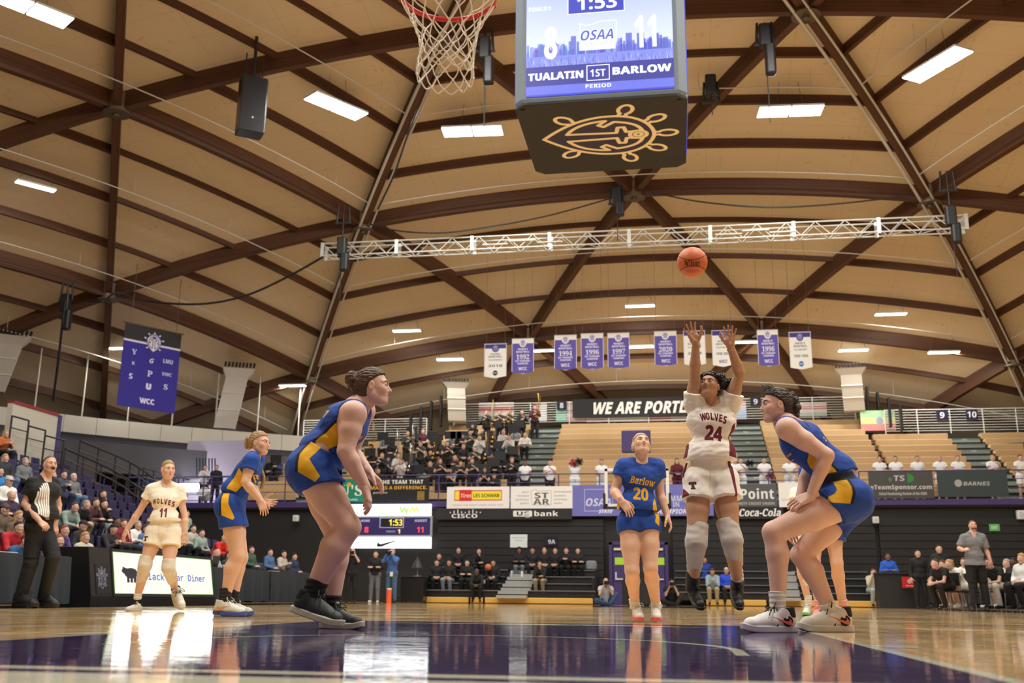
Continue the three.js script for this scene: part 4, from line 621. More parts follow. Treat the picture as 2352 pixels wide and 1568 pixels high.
/* ------------------------------------------------ the near basket */
{
  const root = thing('near_basket', 'red rim with knotted white net hanging above the lane', 'basket', [0, 3.05, -1.575]);
  const red = mat(lin(0.62, 0.035, 0.03), 0.3), cord = mat(lin(0.82, 0.79, 0.7), 0.75);
  part('rim', new THREE.TorusGeometry(0.2365, 0.0085, 12, 64).rotateX(Math.PI / 2), red, root);
  part('rim_channel', new THREE.TorusGeometry(0.2365, 0.005, 8, 64).rotateX(Math.PI / 2).translate(0, -0.013, 0), red, root);
  part('rim_hook', merge(Array.from({ length: 12 }, (_, k) => new THREE.TorusGeometry(0.011, 0.003, 5, 10).rotateY(k * Math.PI / 6).translate(0.236 * Math.cos(k * Math.PI / 6), -0.02, -0.236 * Math.sin(k * Math.PI / 6)))), red, root);
  part('rim_bracket', merge([box(0.26, 0.03, 0.24, 0, -0.005, 0.345), box(0.2, 0.2, 0.03, 0, -0.06, 0.36)]), red, root);
  // net: twelve strings that cross each other, drawn in towards the bottom
  const prof = [[0, 0.237, -0.018], [1, 0.188, -0.115], [2, 0.158, -0.18], [3, 0.14, -0.24], [4, 0.131, -0.295], [5, 0.128, -0.35], [6, 0.132, -0.4], [7, 0.137, -0.445]];
  const kn = (lv, k) => { const [, r, y] = prof[lv], a = (k + (lv % 2 ? 0.5 : 0)) * Math.PI / 6, j = lv * 12 + ((k % 12) + 12) % 12, n1 = Math.sin(j * 12.9898) * 0.5, n2 = Math.sin(j * 78.233) * 0.5, w = lv ? 1 : 0; return V((r + 0.012 * n1 * w) * Math.cos(a + 0.07 * n2 * w), y + 0.016 * n1 * w, -(r + 0.012 * n1 * w) * Math.sin(a + 0.07 * n2 * w)); };
  for (let k = 0; k < 12; k++) for (const s of [0, -1]) {
    const pts = []; let q = k; const first = kn(0, k); pts.push(first);
    for (let lv = 1; lv < 8; lv++) { q = s === 0 ? (lv % 2 ? q : q + 1) : (lv % 2 ? q - 1 : q); pts.push(kn(lv, q)); }
    const fine = []; for (let i = 0; i + 1 < pts.length; i++) { fine.push(pts[i]); const m = pts[i].clone().lerp(pts[i + 1], 0.5); m.x *= 1.03; m.z *= 1.03; m.y -= i ? 0.004 : 0; fine.push(m); } fine.push(pts.at(-1));
    part('net_string', tube(fine, 0.0032, 44, 5), cord, root);
  }
  const knots = []; for (let lv = 1; lv < 8; lv++) for (let k = 0; k < 12; k++) { const p = kn(lv, k); knots.push(new THREE.SphereGeometry(0.0062, 6, 5).scale(1, 1.3, 1).translate(p.x, p.y, p.z)); }
  const kn1 = part('net_knot', merge(knots), cord, root); kn1.userData.kind = 'stuff';
  const bottom = []; for (let k = 0; k < 12; k++) { const a = kn(7, k), b = kn(7, k + 1), m = a.clone().lerp(b, 0.5); m.y -= 0.028; bottom.push(tube([a, m, b], 0.0034, 8, 5)); }
  part('net_hem', merge(bottom), cord, root);
  const glass = new THREE.MeshPhysicalMaterial({ color: 0xffffff, roughness: 0.04, transmission: 1, thickness: 0, ior: 1.3 });
  part('glass_board', box(1.75, 1.02, 0.012, 0, 0.38, 0.47), glass, root);
  part('board_frame', merge([box(1.83, 0.05, 0.04, 0, 0.89, 0.48), box(1.83, 0.05, 0.04, 0, -0.13, 0.48), box(0.05, 1.07, 0.04, -0.9, 0.38, 0.48), box(0.05, 1.07, 0.04, 0.9, 0.38, 0.48)]), whiteRail, root);
  part('support_arm', merge([bar(V(0, 0.2, 0.5), V(0, 0.6, 5.0), 0.18, 0.2), bar(V(0, 0.6, 5.0), V(0, -3.0, 6.2), 0.25, 0.3)]), blackPaint, root);
}

/* ------------------------------------------------ left stand with purple seats */
const ST = { x0: -11.1, run: 0.82, rise: 0.37, n: 12, h0: 0.42 };
const standRow = (k) => ({ x: ST.x0 - k * ST.run, h: ST.h0 + k * ST.rise });
const standY = (x) => ST.h0 + (ST.x0 - x) / ST.run * ST.rise;
const onStand = (px, py, up) => { const r = dirOf(px, py); let t = 4; for (let i = 0; i < 9000; i++) { const p = along(r, t); if (p.x < ST.x0 + 0.4 && p.y < standY(p.x) + up) return p; t += 0.01; } return along(r, 20); };
{
  const stand = struct('floor_stand', null);
  for (let k = 0; k < ST.n; k++) { const { x, h } = standRow(k); part('stand_step', box2(x - ST.run, 0, -31, x, h - 0.42 + 0.02 * (k === 0), 4), mat(lin(0.015, 0.014, 0.026), 0.7), stand).position.y = 0.01; }
  // grey wall and cream panel at the back of the stand
  struct('wall_left', box2(-21.4, 0, -34, -21.1, 5.0, 6), greyWall);
}
const seatPurple = mat(lin(0.02, 0.014, 0.075), 0.4), seatBlack = mat(lin(0.012, 0.012, 0.016), 0.5);
{
  const proto = new THREE.Group();
  const pan = part('seat', rbox(0.44, 0.05, 0.4, 0.02, 0, 0.02, 0.02), seatPurple, proto); pan.rotation.x = -0.12;
  const back = part('backrest', rbox(0.44, 0.4, 0.045, 0.02, 0, 0.28, -0.2), seatPurple, proto); back.rotation.x = -0.08;
  { const fg = merge([box(0.04, 0.54, 0.05, 0, -0.1, -0.12), box(0.045, 0.05, 0.32, 0, 0.16, 0)]); for (const s of [-1, 1]) part('side_frame', fg, seatBlack, proto).position.x = s * 0.245; }
  const found = [];
  for (let k = 0; k < ST.n; k++) for (let z = -8; z > -30.5; z -= 0.6) { const { x, h } = standRow(k); if (Math.abs(((-z - 9) % 9) - 4.4) < 0.55) continue; const p = V(x - 0.45, h, z), q = toPx(p); if (q[0] > -30 && q[0] < 640 && q[1] > 880) found.push(p); }
  found.sort((a, b) => a.distanceTo(EYE) - b.distanceTo(EYE));
  found.slice(0, 300).forEach((p) => { const c = proto.clone(); c.name = numbered('stadium_seat'); c.position.copy(p); c.rotation.y = Math.PI / 2; c.userData = { label: 'purple plastic seat in the rows of the left stand', category: 'seat', group: 'purple seats of the left stand' }; scene.add(c); });
  const rest = found.slice(300);
  if (rest.length) {
    const im = new THREE.InstancedMesh(merge([rbox(0.44, 0.05, 0.4, 0.02, 0, 0.02, 0.02), rbox(0.44, 0.4, 0.05, 0.02, 0, 0.27, -0.2)]), seatPurple, rest.length);
    rest.forEach((p, i) => im.setMatrixAt(i, new THREE.Matrix4().makeRotationY(Math.PI / 2).setPosition(p)));
    im.name = 'far_stadium_seats'; im.userData = { label: 'rows of distant purple plastic seats in the left stand', category: 'seats', kind: 'stuff' }; scene.add(im);
  }
}
// cream end wall, with rails, at the head of the stand
{
  const X = -20.4, p = [onX(22, 945, X), onX(130, 938, X), onX(118, 1050, X)];
  const y1 = (p[0].y + p[1].y) / 2, y0 = p[2].y - 0.6, z0 = p[0].z, z1 = p[1].z;
  const w = struct('wall_vomitory', box2(X - 0.1, y0, z0, X + 0.1, y1, z1), creamWall);
  part('red_trim', box2(X - 0.12, y1, z0, X + 0.14, y1 + 0.09, z1), mat(lin(0.3, 0.03, 0.03), 0.6), w);
  part('purple_edge', box2(X - 0.14, y0, z1 - 0.16, X + 0.16, y1 + 0.05, z1), purplePaint, w);
  for (const [a, b, c, e] of [[28, 955, 68, 1010], [66, 978, 106, 1035], [104, 1000, 148, 1060]]) {
    const q = onX(a, b, X + 0.6), r = onX(c, b, X + 0.6), s = onX(a, e, X + 0.6); const o = thing('stair_rail', 'black stair rail standing in front of the cream end wall', 'railing', q, 0, 'stair rails');
    part('rail', merge([tube([V(0, 0, 0), V(0, 0, r.z - q.z)], 0.03, 1, 5), tube([V(0, (s.y - q.y) * 0.5, 0), V(0, (s.y - q.y) * 0.5, r.z - q.z)], 0.02, 1, 5)]), blackPaint, o);
    part('rail_post', tube([V(0, 0, 0), V(0, s.y - q.y - 0.3, 0)], 0.03, 1, 5), blackPaint, o); part('rail_post', tube([V(0, 0, r.z - q.z), V(0, s.y - q.y - 0.3, r.z - q.z)], 0.03, 1, 5), blackPaint, o);
  }
}
// sloping rails between the seats and the corner gallery
for (const [pts, lab] of [[[[150, 1030], [268, 1085], [330, 1130]], 'dark sloping stair rail above the empty purple seats'], [[[185, 1012], [300, 1062], [355, 1098]], 'upper dark sloping stair rail under the grey soffit'], [[[330, 1075], [400, 1092], [465, 1110]], 'dark gallery rail beside the lit lobby wall']]) {
  const P = pts.map(([x, y]) => onX(x, y, -19.5)), root = thing('stair_rail', lab, 'railing', P[0]); const L = P.map((p) => p.clone().sub(P[0]));
  for (const dy of [0, -0.35, -0.7]) part('rail', tube(L.map((p) => p.clone().setY(p.y + dy)), dy ? 0.025 : 0.04, 12, 5), dy ? steel : blackPaint, root);
  for (let k = 0; k <= 6; k++) { const c = new THREE.CatmullRomCurve3(L).getPoint(k / 6); part('rail_post', tube([c, c.clone().setY(c.y - 1.1)], 0.03, 1, 5), blackPaint, root); }
}
// lobby in the far left corner: lit wall, strip light, gallery rail
{
  const d = 38.5, r = rectZ(330, 1030, 560, 1160, d);
  struct('wall_lobby', box2(r.x - r.w / 2, 2.6, -d - 0.2, r.x + r.w / 2, r.y + r.h / 2 + 0.3, -d), violetWall);
  const p = onZ(438, 1120, d - 1.2), root = thing('lobby_lamp', 'glowing tube lamp in the lobby behind the standing white player', 'lamp', p);
  part('lamp_tube', rbox(1.3, 0.32, 0.2, 0.1), lampGlow, root); part('lamp_bracket', box(1.0, 0.06, 0.1, 0, 0.2, 0), lampBody, root);
  const L = new THREE.RectAreaLight(new THREE.Color(0.85, 0.85, 1), LAMP_POWER * 0.07, 1.3, 0.4); L.position.copy(p).add(V(0, 0.35, 0)); L.rotation.x = Math.PI / 2 + Math.PI * 0.06; scene.add(L);
  const L2 = L.clone(); L2.position.copy(p).add(V(0, -0.1, -0.15)); L2.rotation.set(0.5, 0, 0); scene.add(L2);
  railing('gallery_railing', 'purple gallery railing in front of the lit lobby', [V(-21, 3.74, -WD - 0.2), V(-16.6, 3.74, -WD - 0.2)], 1.1, 5, 1.1, purpleRail);
  const v = []; for (let k = 0; k < 7; k++) v.push(tube([onZ(452 + k * 7, 1052, 37.6), onZ(452 + k * 7, 1096, 37.6)], 0.03, 1, 4)); const gt = thing('gate_bars', 'dark upright gate bars in front of the lobby wall', 'gate', [0, 0, 0]); v.forEach((g) => part('bar', g, blackPaint, gt));
}

/* ------------------------------------------------ courtside tables, LED board */
const TX = -8.75;                                         // front of the tables
const clothTex = dataTex(256, (u, v) => { const n = 0.5 + 0.5 * Math.sin((u * 14 + 0.7 * tnoise(u, 0.2, 5)) * Math.PI * 2); return [n, n, n]; });
const drape = mat(lin(0.022, 0.03, 0.038), 0.85);
function drapedTable(z0, z1, label) {                     // a table whose cloth hangs in folds to the floor
  const L = Math.abs(z1 - z0), root = thing('draped_table', label, 'table', [TX - 0.4, 0, (z0 + z1) / 2]);
  part('tabletop', rbox(0.82, 0.04, L, 0.01, 0, 0.76, 0), drape, root);
  const N = Math.round(L * 30), pos = [], idx = []; const ph = rnd() * 9;
  const H = 8; for (let i = 0; i <= N; i++) for (let j = 0; j <= H; j++) { const t = j / H, z = -L / 2 + L * i / N, f = (Math.sin(z * 11 + ph) * 0.6 + Math.sin(z * 23 + 2 * ph) * 0.3 + Math.sin(z * 5.3) * 0.5) * 0.035 * t; pos.push(0.42 + f + 0.03 * t, 0.775 - 0.72 * t - (t > 0.9 ? 0.02 * Math.sin(z * 7 + ph) : 0), z); }
  for (let i = 0; i < N; i++) for (let j = 0; j < H; j++) { const a = i * (H + 1) + j, b = a + H + 1; idx.push(a, a + 1, b, b, a + 1, b + 1); }
  const g = new THREE.BufferGeometry(); g.setAttribute('position', new THREE.Float32BufferAttribute(pos, 3)); g.setIndex(idx); g.computeVertexNormals();
  part('drape', g, mat(lin(0.022, 0.03, 0.038), 0.85, { side: THREE.DoubleSide }), root);
  for (const s of [-1, 1]) part('side_drape', box(0.8, 0.72, 0.02, 0, 0.4, s * (L / 2 - 0.01)), drape, root);
}
const zAt = (px) => onX(px, 1388, TX).z;
drapedTable(zAt(-60), zAt(150), 'long table with dark grey folded drape behind the referee');
drapedTable(zAt(478), zAt(612), 'table with dark drape beside the lit advertising board');
drapedTable(zAt(616), zAt(728), 'table with dark drape nearest the standing cameramen');
{
  const za = zAt(238), zb = zAt(472), L = Math.abs(zb - za), root = thing('led_board', 'black courtside table with a glowing white advertising screen', 'screen', [TX, 0, (za + zb) / 2]);
  const lean = 0.2, mid = 0.56;
  const cab = new THREE.Shape(); cab.moveTo(0.16, 0); cab.lineTo(0.16, 0.16); cab.lineTo(0.02, 0.96); cab.lineTo(-0.7, 0.96); cab.lineTo(-0.7, 0); cab.closePath();
  part('cabinet', new THREE.ExtrudeGeometry(cab, { depth: L + 0.75, bevelEnabled: true, bevelSize: 0.01, bevelThickness: 0.01, bevelSegments: 1 }).translate(0, 0, -L / 2 - 0.06), blackGloss, root);
  const scr = canvasTex(1024, 400, (g, W, H) => {
    g.fillStyle = '#fffdf0'; g.fillRect(0, 0, W, H); g.strokeStyle = '#d6ffb0'; g.lineWidth = 8; g.strokeRect(2, 2, W - 4, H - 4);
    g.fillStyle = '#2a2833'; g.beginPath(); g.ellipse(W * 0.15, H * 0.5, 62, 52, 0, 0, 7); g.fill(); for (const x of [0.11, 0.14, 0.17, 0.195]) g.fillRect(W * x, H * 0.5, 22, 92); g.beginPath(); g.ellipse(W * 0.1, H * 0.45, 34, 30, 0.3, 0, 7); g.fill(); g.beginPath(); g.arc(W * 0.085, H * 0.38, 11, 0, 7); g.fill();
    txt(g, 'Black Bear Diner', W * 0.59, H * 0.56, 92, '#1f50c0', { w: W * 0.66, font: 'monospace' });
  });
  const s = part('screen', facePanel(L - 0.08, 0.72, 0.02), mat(0x000000, 0.4, { emissive: 0xffffff, emissiveMap: scr, emissiveIntensity: 0.62 }), root);
  const ang = Math.atan2(0.14, 0.8);
  s.rotation.order = 'YXZ'; s.rotation.y = Math.PI / 2; s.rotation.x = -ang; s.position.set(0.1, mid, 0);
  part('screen_frame', (() => { const f = merge([box(L + 0.02, 0.05, 0.03, 0, 0.385, 0), box(L + 0.02, 0.05, 0.03, 0, -0.385, 0), box(0.05, 0.8, 0.03, -L / 2, 0, 0), box(0.05, 0.8, 0.03, L / 2, 0, 0)]); f.rotateX(-ang).rotateY(Math.PI / 2).translate(0.1, mid, 0); return f; })(), blackPaint, root);
  const q = rectX(172, 1322, 205, 1372); const em = part('end_emblem', facePanel(0.4, 0.5, 0.006), mat(0xffffff, 0.5, { map: canvasTex(256, 320, (g, W, H) => { g.fillStyle = '#141416'; g.fillRect(0, 0, W, H); wheelEmblem(g, W / 2, H * 0.47, 88, '#8d90a8', '#1a1a20'); }) }), root);
  em.rotation.order = 'YXZ'; em.rotation.y = Math.PI / 2; em.rotation.x = -ang; em.position.set(0.125, 0.45, L / 2 + 0.35);
  const Lt = new THREE.RectAreaLight(new THREE.Color(1, 0.98, 0.9), LED_POWER * 0.2, L - 0.1, 0.7); Lt.position.set(TX + 0.22, mid, (za + zb) / 2); Lt.rotation.order = 'YXZ'; Lt.rotation.y = -Math.PI / 2; scene.add(Lt);
}
function rectX(x0, y0, x1, y1) { const a = onX(x0, y0, TX), b = onX(x1, y1, TX); return { z: (a.z + b.z) / 2, y: (a.y + b.y) / 2 }; }
{ // laptop and papers on the tables
  const p = onX(478, 1284, TX - 0.35), root = thing('laptop', 'open dark laptop on the draped table before the man in glasses', 'laptop', [TX - 0.3, 0.785, p.z], -Math.PI / 2);
  part('keyboard', rbox(0.34, 0.02, 0.24, 0.006, 0, 0.012, 0.02), blackPaint, root); const l = part('lid', rbox(0.34, 0.23, 0.012, 0.005, 0, 0.115, 0), blackGloss, root); l.position.set(0, 0.02, -0.1); l.rotation.x = -0.25; root.rotation.y = Math.PI / 2 + Math.PI;
  for (const [px, c, lab] of [[20, 0xd8d8d4, 'white folded paper on the table behind the referee'], [560, 0xcfcfcb, 'white sheets of paper on the draped table'], [640, 0xd5d5cf, 'pale notebook on the table near the cameramen']]) one('paper_sheet', rbox(0.3, 0.012, 0.42, 0.003, TX - 0.25, 0.79, zAt(px)), cmat(c, 0.8), lab, 'paper');
}
// orange foam cone post and dark cases by the far cameramen
{ const p = onZ(893, 1381, 30.2); const o = thing('orange_post', 'bright orange padded post with a white top near the cameramen', 'post', [p.x, 0, p.z]); part('tube', new THREE.CylinderGeometry(0.08, 0.08, 0.42, 16).translate(0, 0.21, 0), mat(lin(0.9, 0.12, 0.03), 0.5), o); part('cap', new THREE.CylinderGeometry(0.082, 0.082, 0.05, 16).translate(0, 0.445, 0), whiteRail, o); }
{ const p = onZ(950, 1385, 32.6); const o = thing('equipment_cart', 'black equipment cart with cases beside the low bleachers', 'cart', [p.x, 0, -32.6]); part('case', rbox(0.8, 0.8, 0.6, 0.03, 0, 0.45, 0), blackGloss, o); part('shelf', rbox(0.9, 0.04, 0.66, 0.01, 0, 0.87, 0), blackGloss, o); part('case', rbox(0.5, 0.2, 0.4, 0.03, -0.6, 0.15, 0.1), blackPaint, o); for (const [x, z] of [[-0.35, 0.25], [0.35, 0.25], [-0.35, -0.25], [0.35, -0.25]]) part('wheel', new THREE.CylinderGeometry(0.05, 0.05, 0.03, 10).rotateZ(Math.PI / 2).translate(x, 0.05, z), blackPaint, o); const lamp = thing('desk_lamp', 'dark cone-shaded lamp standing on the equipment cart', 'lamp', [p.x + 0.1, 0.89, -32.6]); part('base', new THREE.CylinderGeometry(0.12, 0.14, 0.04, 12), edgeStrip, lamp); part('stem', tube([V(0, 0, 0), V(0, 0.3, 0)], 0.02, 1, 5), edgeStrip, lamp); part('head', new THREE.ConeGeometry(0.2, 0.42, 14).translate(0, 0.5, 0), blackGloss, lamp); part('handle', rbox(0.22, 0.04, 0.06, 0.01, 0, 0.74, 0), blackGloss, lamp); }
{ // red fire box and lectern table at the right
  const p = onZ(2092, 1360, 30); one('red_sign_box', facePanel(0.42, 0.32, 0.02).translate(onZ(2089, 1337, 30).x, onZ(2089, 1337, 30).y, -30), printMat(96, 72, (g, w, h) => { g.fillStyle = '#c4202c'; g.fillRect(0, 0, w, h); g.fillStyle = '#f0d9d8'; g.beginPath(); g.arc(w / 2, h * 0.4, 14, 0, 7); g.fill(); txt(g, 'UP', w / 2, h * 0.42, 16, '#c4202c'); txt(g, 'PORTLAND', w / 2, h * 0.82, 10, '#f0d9d8'); }), 'small red sign on the front of the black stand by the bench', 'sign');
  const o = thing('black_stand', 'waist-high black draped stand near the end of the bench', 'stand', [p.x - 0.15, 0, -30.5]); part('top', rbox(1.5, 0.04, 0.7, 0.01, 0, 1.02, 0), blackPaint, o); part('drape', box(1.45, 1.0, 0.62, 0, 0.5, 0), blackPaint, o);
}

/* ------------------------------------------------ bodies: smooth unions of tapered limbs, meshed on a grid */
const sminf = (a, b, k) => { if (k <= 0) return a < b ? a : b; const h = Math.max(k - Math.abs(a - b), 0) / k; return Math.min(a, b) - h * h * k * 0.25; };
class Field {
  constructor(lo, hi, c) { this.c = c; this.o = [lo.x, lo.y, lo.z]; this.n = [0, 1, 2].map((i) => Math.ceil((hi.getComponent(i) - lo.getComponent(i)) / c) + 2); this.v = new Float32Array(this.n[0] * this.n[1] * this.n[2]).fill(0.3); }
  each(lo, hi, m, fn) {
    const { c, o, n } = this, a = [0, 1, 2].map((i) => Math.max(0, Math.floor((lo.getComponent(i) - m - o[i]) / c))), b = [0, 1, 2].map((i) => Math.min(n[i] - 1, Math.ceil((hi.getComponent(i) + m - o[i]) / c)));
    for (let z = a[2]; z <= b[2]; z++) for (let y = a[1]; y <= b[1]; y++) { let k = (z * n[1] + y) * n[0] + a[0]; for (let x = a[0]; x <= b[0]; x++, k++) fn(k, o[0] + x * c, o[1] + y * c, o[2] + z * c); }
  }
  dist(a, b, ra, rb, cuts) {
    const dx = b.x - a.x, dy = b.y - a.y, dz = b.z - a.z, L = dx * dx + dy * dy + dz * dz || 1e-9;
    return (x, y, z) => {
      const px = x - a.x, py = y - a.y, pz = z - a.z, t = clamp((px * dx + py * dy + pz * dz) / L, 0, 1);
      let d = Math.hypot(px - t * dx, py - t * dy, pz - t * dz) - (ra + (rb - ra) * t);
      if (cuts) for (const [q, m] of cuts) { const e = (x - q.x) * m.x + (y - q.y) * m.y + (z - q.z) * m.z; if (e > d) d = e; }
      return d;
    };
  }
  cone(a, b, ra, rb, k = 0.02, cuts, sub) {
    const R = Math.max(ra, rb), d = this.dist(a, b, ra, rb, cuts), lo = a.clone().min(b).addScalar(-R), hi = a.clone().max(b).addScalar(R), v = this.v;
    this.each(lo, hi, k + this.c * 2.5, sub ? (i, x, y, z) => { v[i] = -sminf(-v[i], d(x, y, z), k); } : (i, x, y, z) => { v[i] = sminf(v[i], d(x, y, z), k); }); return this;
  }
  ball(a, r, k, sub) { return this.cone(a, a, r, r, k, null, sub); }
  ell(c, r, k = 0.01, sub, rot) {                          // ellipsoid, axes turned by an optional matrix
    const v = this.v, R = Math.max(r.x, r.y, r.z), m = rot && rot.clone().transpose(), p = V(0, 0, 0);
    this.each(c.clone().addScalar(-R), c.clone().addScalar(R), k + this.c * 2.5, (i, x, y, z) => {
      p.set(x - c.x, y - c.y, z - c.z); if (m) p.applyMatrix4(m);
      const k0 = Math.hypot(p.x / r.x, p.y / r.y, p.z / r.z), k1 = Math.hypot(p.x / r.x ** 2, p.y / r.y ** 2, p.z / r.z ** 2), d = k1 > 1e-6 ? k0 * (k0 - 1) / k1 : -R;
      v[i] = sub ? -sminf(-v[i], d, k) : sminf(v[i], d, k);
    }); return this;
  }
  clip(fn) { const { c, o, n, v } = this; let k = 0; for (let z = 0; z < n[2]; z++) for (let y = 0; y < n[1]; y++) for (let x = 0; x < n[0]; x++, k++) if (v[k] < 0.06) { const d = fn(o[0] + x * c, o[1] + y * c, o[2] + z * c); if (d > v[k]) v[k] = d; } return this; }
  half(q, m) { return this.clip((x, y, z) => (x - q.x) * m.x + (y - q.y) * m.y + (z - q.z) * m.z); }
  bump(fn) { const { c, o, n, v } = this; let k = 0; for (let z = 0; z < n[2]; z++) for (let y = 0; y < n[1]; y++) for (let x = 0; x < n[0]; x++, k++) if (Math.abs(v[k]) < 0.05) v[k] += fn(o[0] + x * c, o[1] + y * c, o[2] + z * c); return this; }
  mesh() {                                                // surface nets
    const { c, o, n, v } = this, [nx, ny, nz] = n, id = new Int32Array(v.length).fill(-1), pos = [], nor = [], idx = [], off = [0, 1, nx, nx + 1, nx * ny, nx * ny + 1, nx * ny + nx, nx * ny + nx + 1];
    const E = [[0, 1], [2, 3], [4, 5], [6, 7], [0, 2], [1, 3], [4, 6], [5, 7], [0, 4], [1, 5], [2, 6], [3, 7]];
    for (let z = 0; z < nz - 1; z++) for (let y = 0; y < ny - 1; y++) for (let x = 0; x < nx - 1; x++) {
      const k = (z * ny + y) * nx + x; let m = 0; for (let i = 0; i < 8; i++) if (v[k + off[i]] < 0) m |= 1 << i;
      if (!m || m === 255) continue;
      let sx = 0, sy = 0, sz = 0, q = 0;
      for (const [a, b] of E) { const va = v[k + off[a]], vb = v[k + off[b]]; if ((va < 0) === (vb < 0)) continue; const t = va / (va - vb); sx += (a & 1) + ((b & 1) - (a & 1)) * t; sy += (a >> 1 & 1) + ((b >> 1 & 1) - (a >> 1 & 1)) * t; sz += (a >> 2) + ((b >> 2) - (a >> 2)) * t; q++; }
      sx /= q; sy /= q; sz /= q;
      const g = (A) => A.reduce((s, [p, r, w]) => s + (v[k + off[r]] - v[k + off[p]]) * w, 0);
      const gx = g([[0, 1, (1 - sy) * (1 - sz)], [2, 3, sy * (1 - sz)], [4, 5, (1 - sy) * sz], [6, 7, sy * sz]]), gy = g([[0, 2, (1 - sx) * (1 - sz)], [1, 3, sx * (1 - sz)], [4, 6, (1 - sx) * sz], [5, 7, sx * sz]]), gz = g([[0, 4, (1 - sx) * (1 - sy)], [1, 5, sx * (1 - sy)], [2, 6, (1 - sx) * sy], [3, 7, sx * sy]]), gl = Math.hypot(gx, gy, gz) || 1;
      id[k] = pos.length / 3; pos.push(o[0] + (x + sx) * c, o[1] + (y + sy) * c, o[2] + (z + sz) * c); nor.push(gx / gl, gy / gl, gz / gl);
    }
    const S = [1, nx, nx * ny];
    for (let z = 1; z < nz - 1; z++) for (let y = 1; y < ny - 1; y++) for (let x = 1; x < nx - 1; x++) {
      const k = (z * ny + y) * nx + x, s0 = v[k] < 0;
      for (let a = 0; a < 3; a++) { if ((v[k + S[a]] < 0) === s0) continue; const u = S[(a + 1) % 3], w = S[(a + 2) % 3], A = id[k], B = id[k - u], C = id[k - u - w], D = id[k - w]; if (A < 0 || B < 0 || C < 0 || D < 0) continue; if (s0) idx.push(A, B, C, A, C, D); else idx.push(A, C, B, A, D, C); }
    }
    const geo = new THREE.BufferGeometry(); geo.setAttribute('position', new THREE.Float32BufferAttribute(pos, 3)); geo.setAttribute('normal', new THREE.Float32BufferAttribute(nor, 3)); geo.setIndex(idx); geo.setAttribute('uv', new THREE.Float32BufferAttribute(new Float32Array(pos.length / 3 * 2), 2));
    return geo;
  }
}
const boundsOf = (pts, m) => { const b = new THREE.Box3().setFromPoints(pts); return [b.min.addScalar(-m), b.max.addScalar(m)]; };
const mergeI = (a) => mergeGeometries(a);
const lerpV = (a, b, t) => a.clone().lerp(b, t);
const basisM = (x, y, z, p, s = 1) => new THREE.Matrix4().makeBasis(x.clone().multiplyScalar(s), y.clone().multiplyScalar(s), z.clone().multiplyScalar(s)).setPosition(p);
// frame from a main direction and a second one, made square
const frame = (z, y) => { const Z = z.clone().normalize(), X = y.clone().cross(Z).normalize(), Y = Z.clone().cross(X); return [X, Y, Z]; };

/* heads: +z is the face, +y the crown; about 0.23 m from chin to crown */
const headCache = {};
function headSkin(cell, male) {
  const key = cell + '|' + male; if (headCache[key]) return headCache[key];
  const f = new Field(V(-0.105, -0.15, -0.125), V(0.105, 0.135, 0.135), cell), j = male ? 1.08 : 1;
  f.ell(V(0, 0.028, -0.012), V(0.072, 0.086, 0.094), 0.01);
  f.ell(V(0, -0.03, 0.03), V(0.057 * j, 0.072, 0.06), 0.035);
  f.ell(V(0, -0.075, 0.045), V(0.036 * j, 0.032, 0.042), 0.03);
  f.ball(V(0, -0.097, 0.07), 0.015 * j, 0.03);
  for (const s of [-1, 1]) { f.ball(V(s * 0.036, -0.022, 0.062), 0.024, 0.03); f.cone(V(s * 0.052 * j, -0.055, 0.0), V(s * 0.03, -0.09, 0.05), 0.018, 0.016, 0.03); f.cone(V(s * 0.012, 0.03, 0.083), V(s * 0.046, 0.026, 0.066), 0.009, 0.008, 0.018); }
  for (const s of [-1, 1]) f.ell(V(s * 0.031, 0.008, 0.088), V(0.018, 0.011, 0.013), 0.012, true);
  f.cone(V(0, 0.018, 0.083), V(0, -0.024, 0.104), 0.008, 0.0105, 0.014); f.ball(V(0, -0.026, 0.105), 0.0105, 0.006);
  for (const s of [-1, 1]) { f.ball(V(s * 0.0115, -0.031, 0.094), 0.0075, 0.006); f.ell(V(s * 0.031, 0.007, 0.081), V(0.0165, 0.0125, 0.012), 0.004); }
  f.ell(V(0, -0.056, 0.088), V(0.021, 0.0055, 0.0105), 0.006); f.ell(V(0, -0.068, 0.0865), V(0.018, 0.006, 0.011), 0.006);
  f.cone(V(-0.02, -0.0615, 0.096), V(0.02, -0.0615, 0.096), 0.0018, 0.0018, 0.003, null, true);
  for (const s of [-1, 1]) { f.ell(V(s * 0.077, -0.004, -0.004), V(0.009, 0.031, 0.018), 0.008); f.ell(V(s * 0.088, 0.0, 0.0), V(0.008, 0.018, 0.009), 0.006, true); }
  f.cone(V(0, -0.03, -0.02), V(0, -0.1, -0.035), 0.05, 0.044, 0.03);
  return headCache[key] = f.mesh();
}
const eyeWhite = mat(lin(0.75, 0.72, 0.68), 0.25), eyeDark = mat(lin(0.03, 0.022, 0.018), 0.2);
const eyeGeo = merge([new THREE.SphereGeometry(0.0098, 12, 8).scale(1.35, 0.62, 0.7).translate(-0.031, 0.0065, 0.0875), new THREE.SphereGeometry(0.0098, 12, 8).scale(1.35, 0.62, 0.7).translate(0.031, 0.0065, 0.0875)]);
const irisGeo = merge([-1, 1].map((s) => new THREE.SphereGeometry(0.0058, 10, 8).scale(1, 1, 0.5).translate(s * 0.031, 0.0068, 0.0925)));
const lashGeo = merge([-1, 1].map((s) => tube([V(s * 0.016, 0.008, 0.0925), V(s * 0.031, 0.0145, 0.095), V(s * 0.046, 0.008, 0.0865)], 0.0016, 8, 4)));
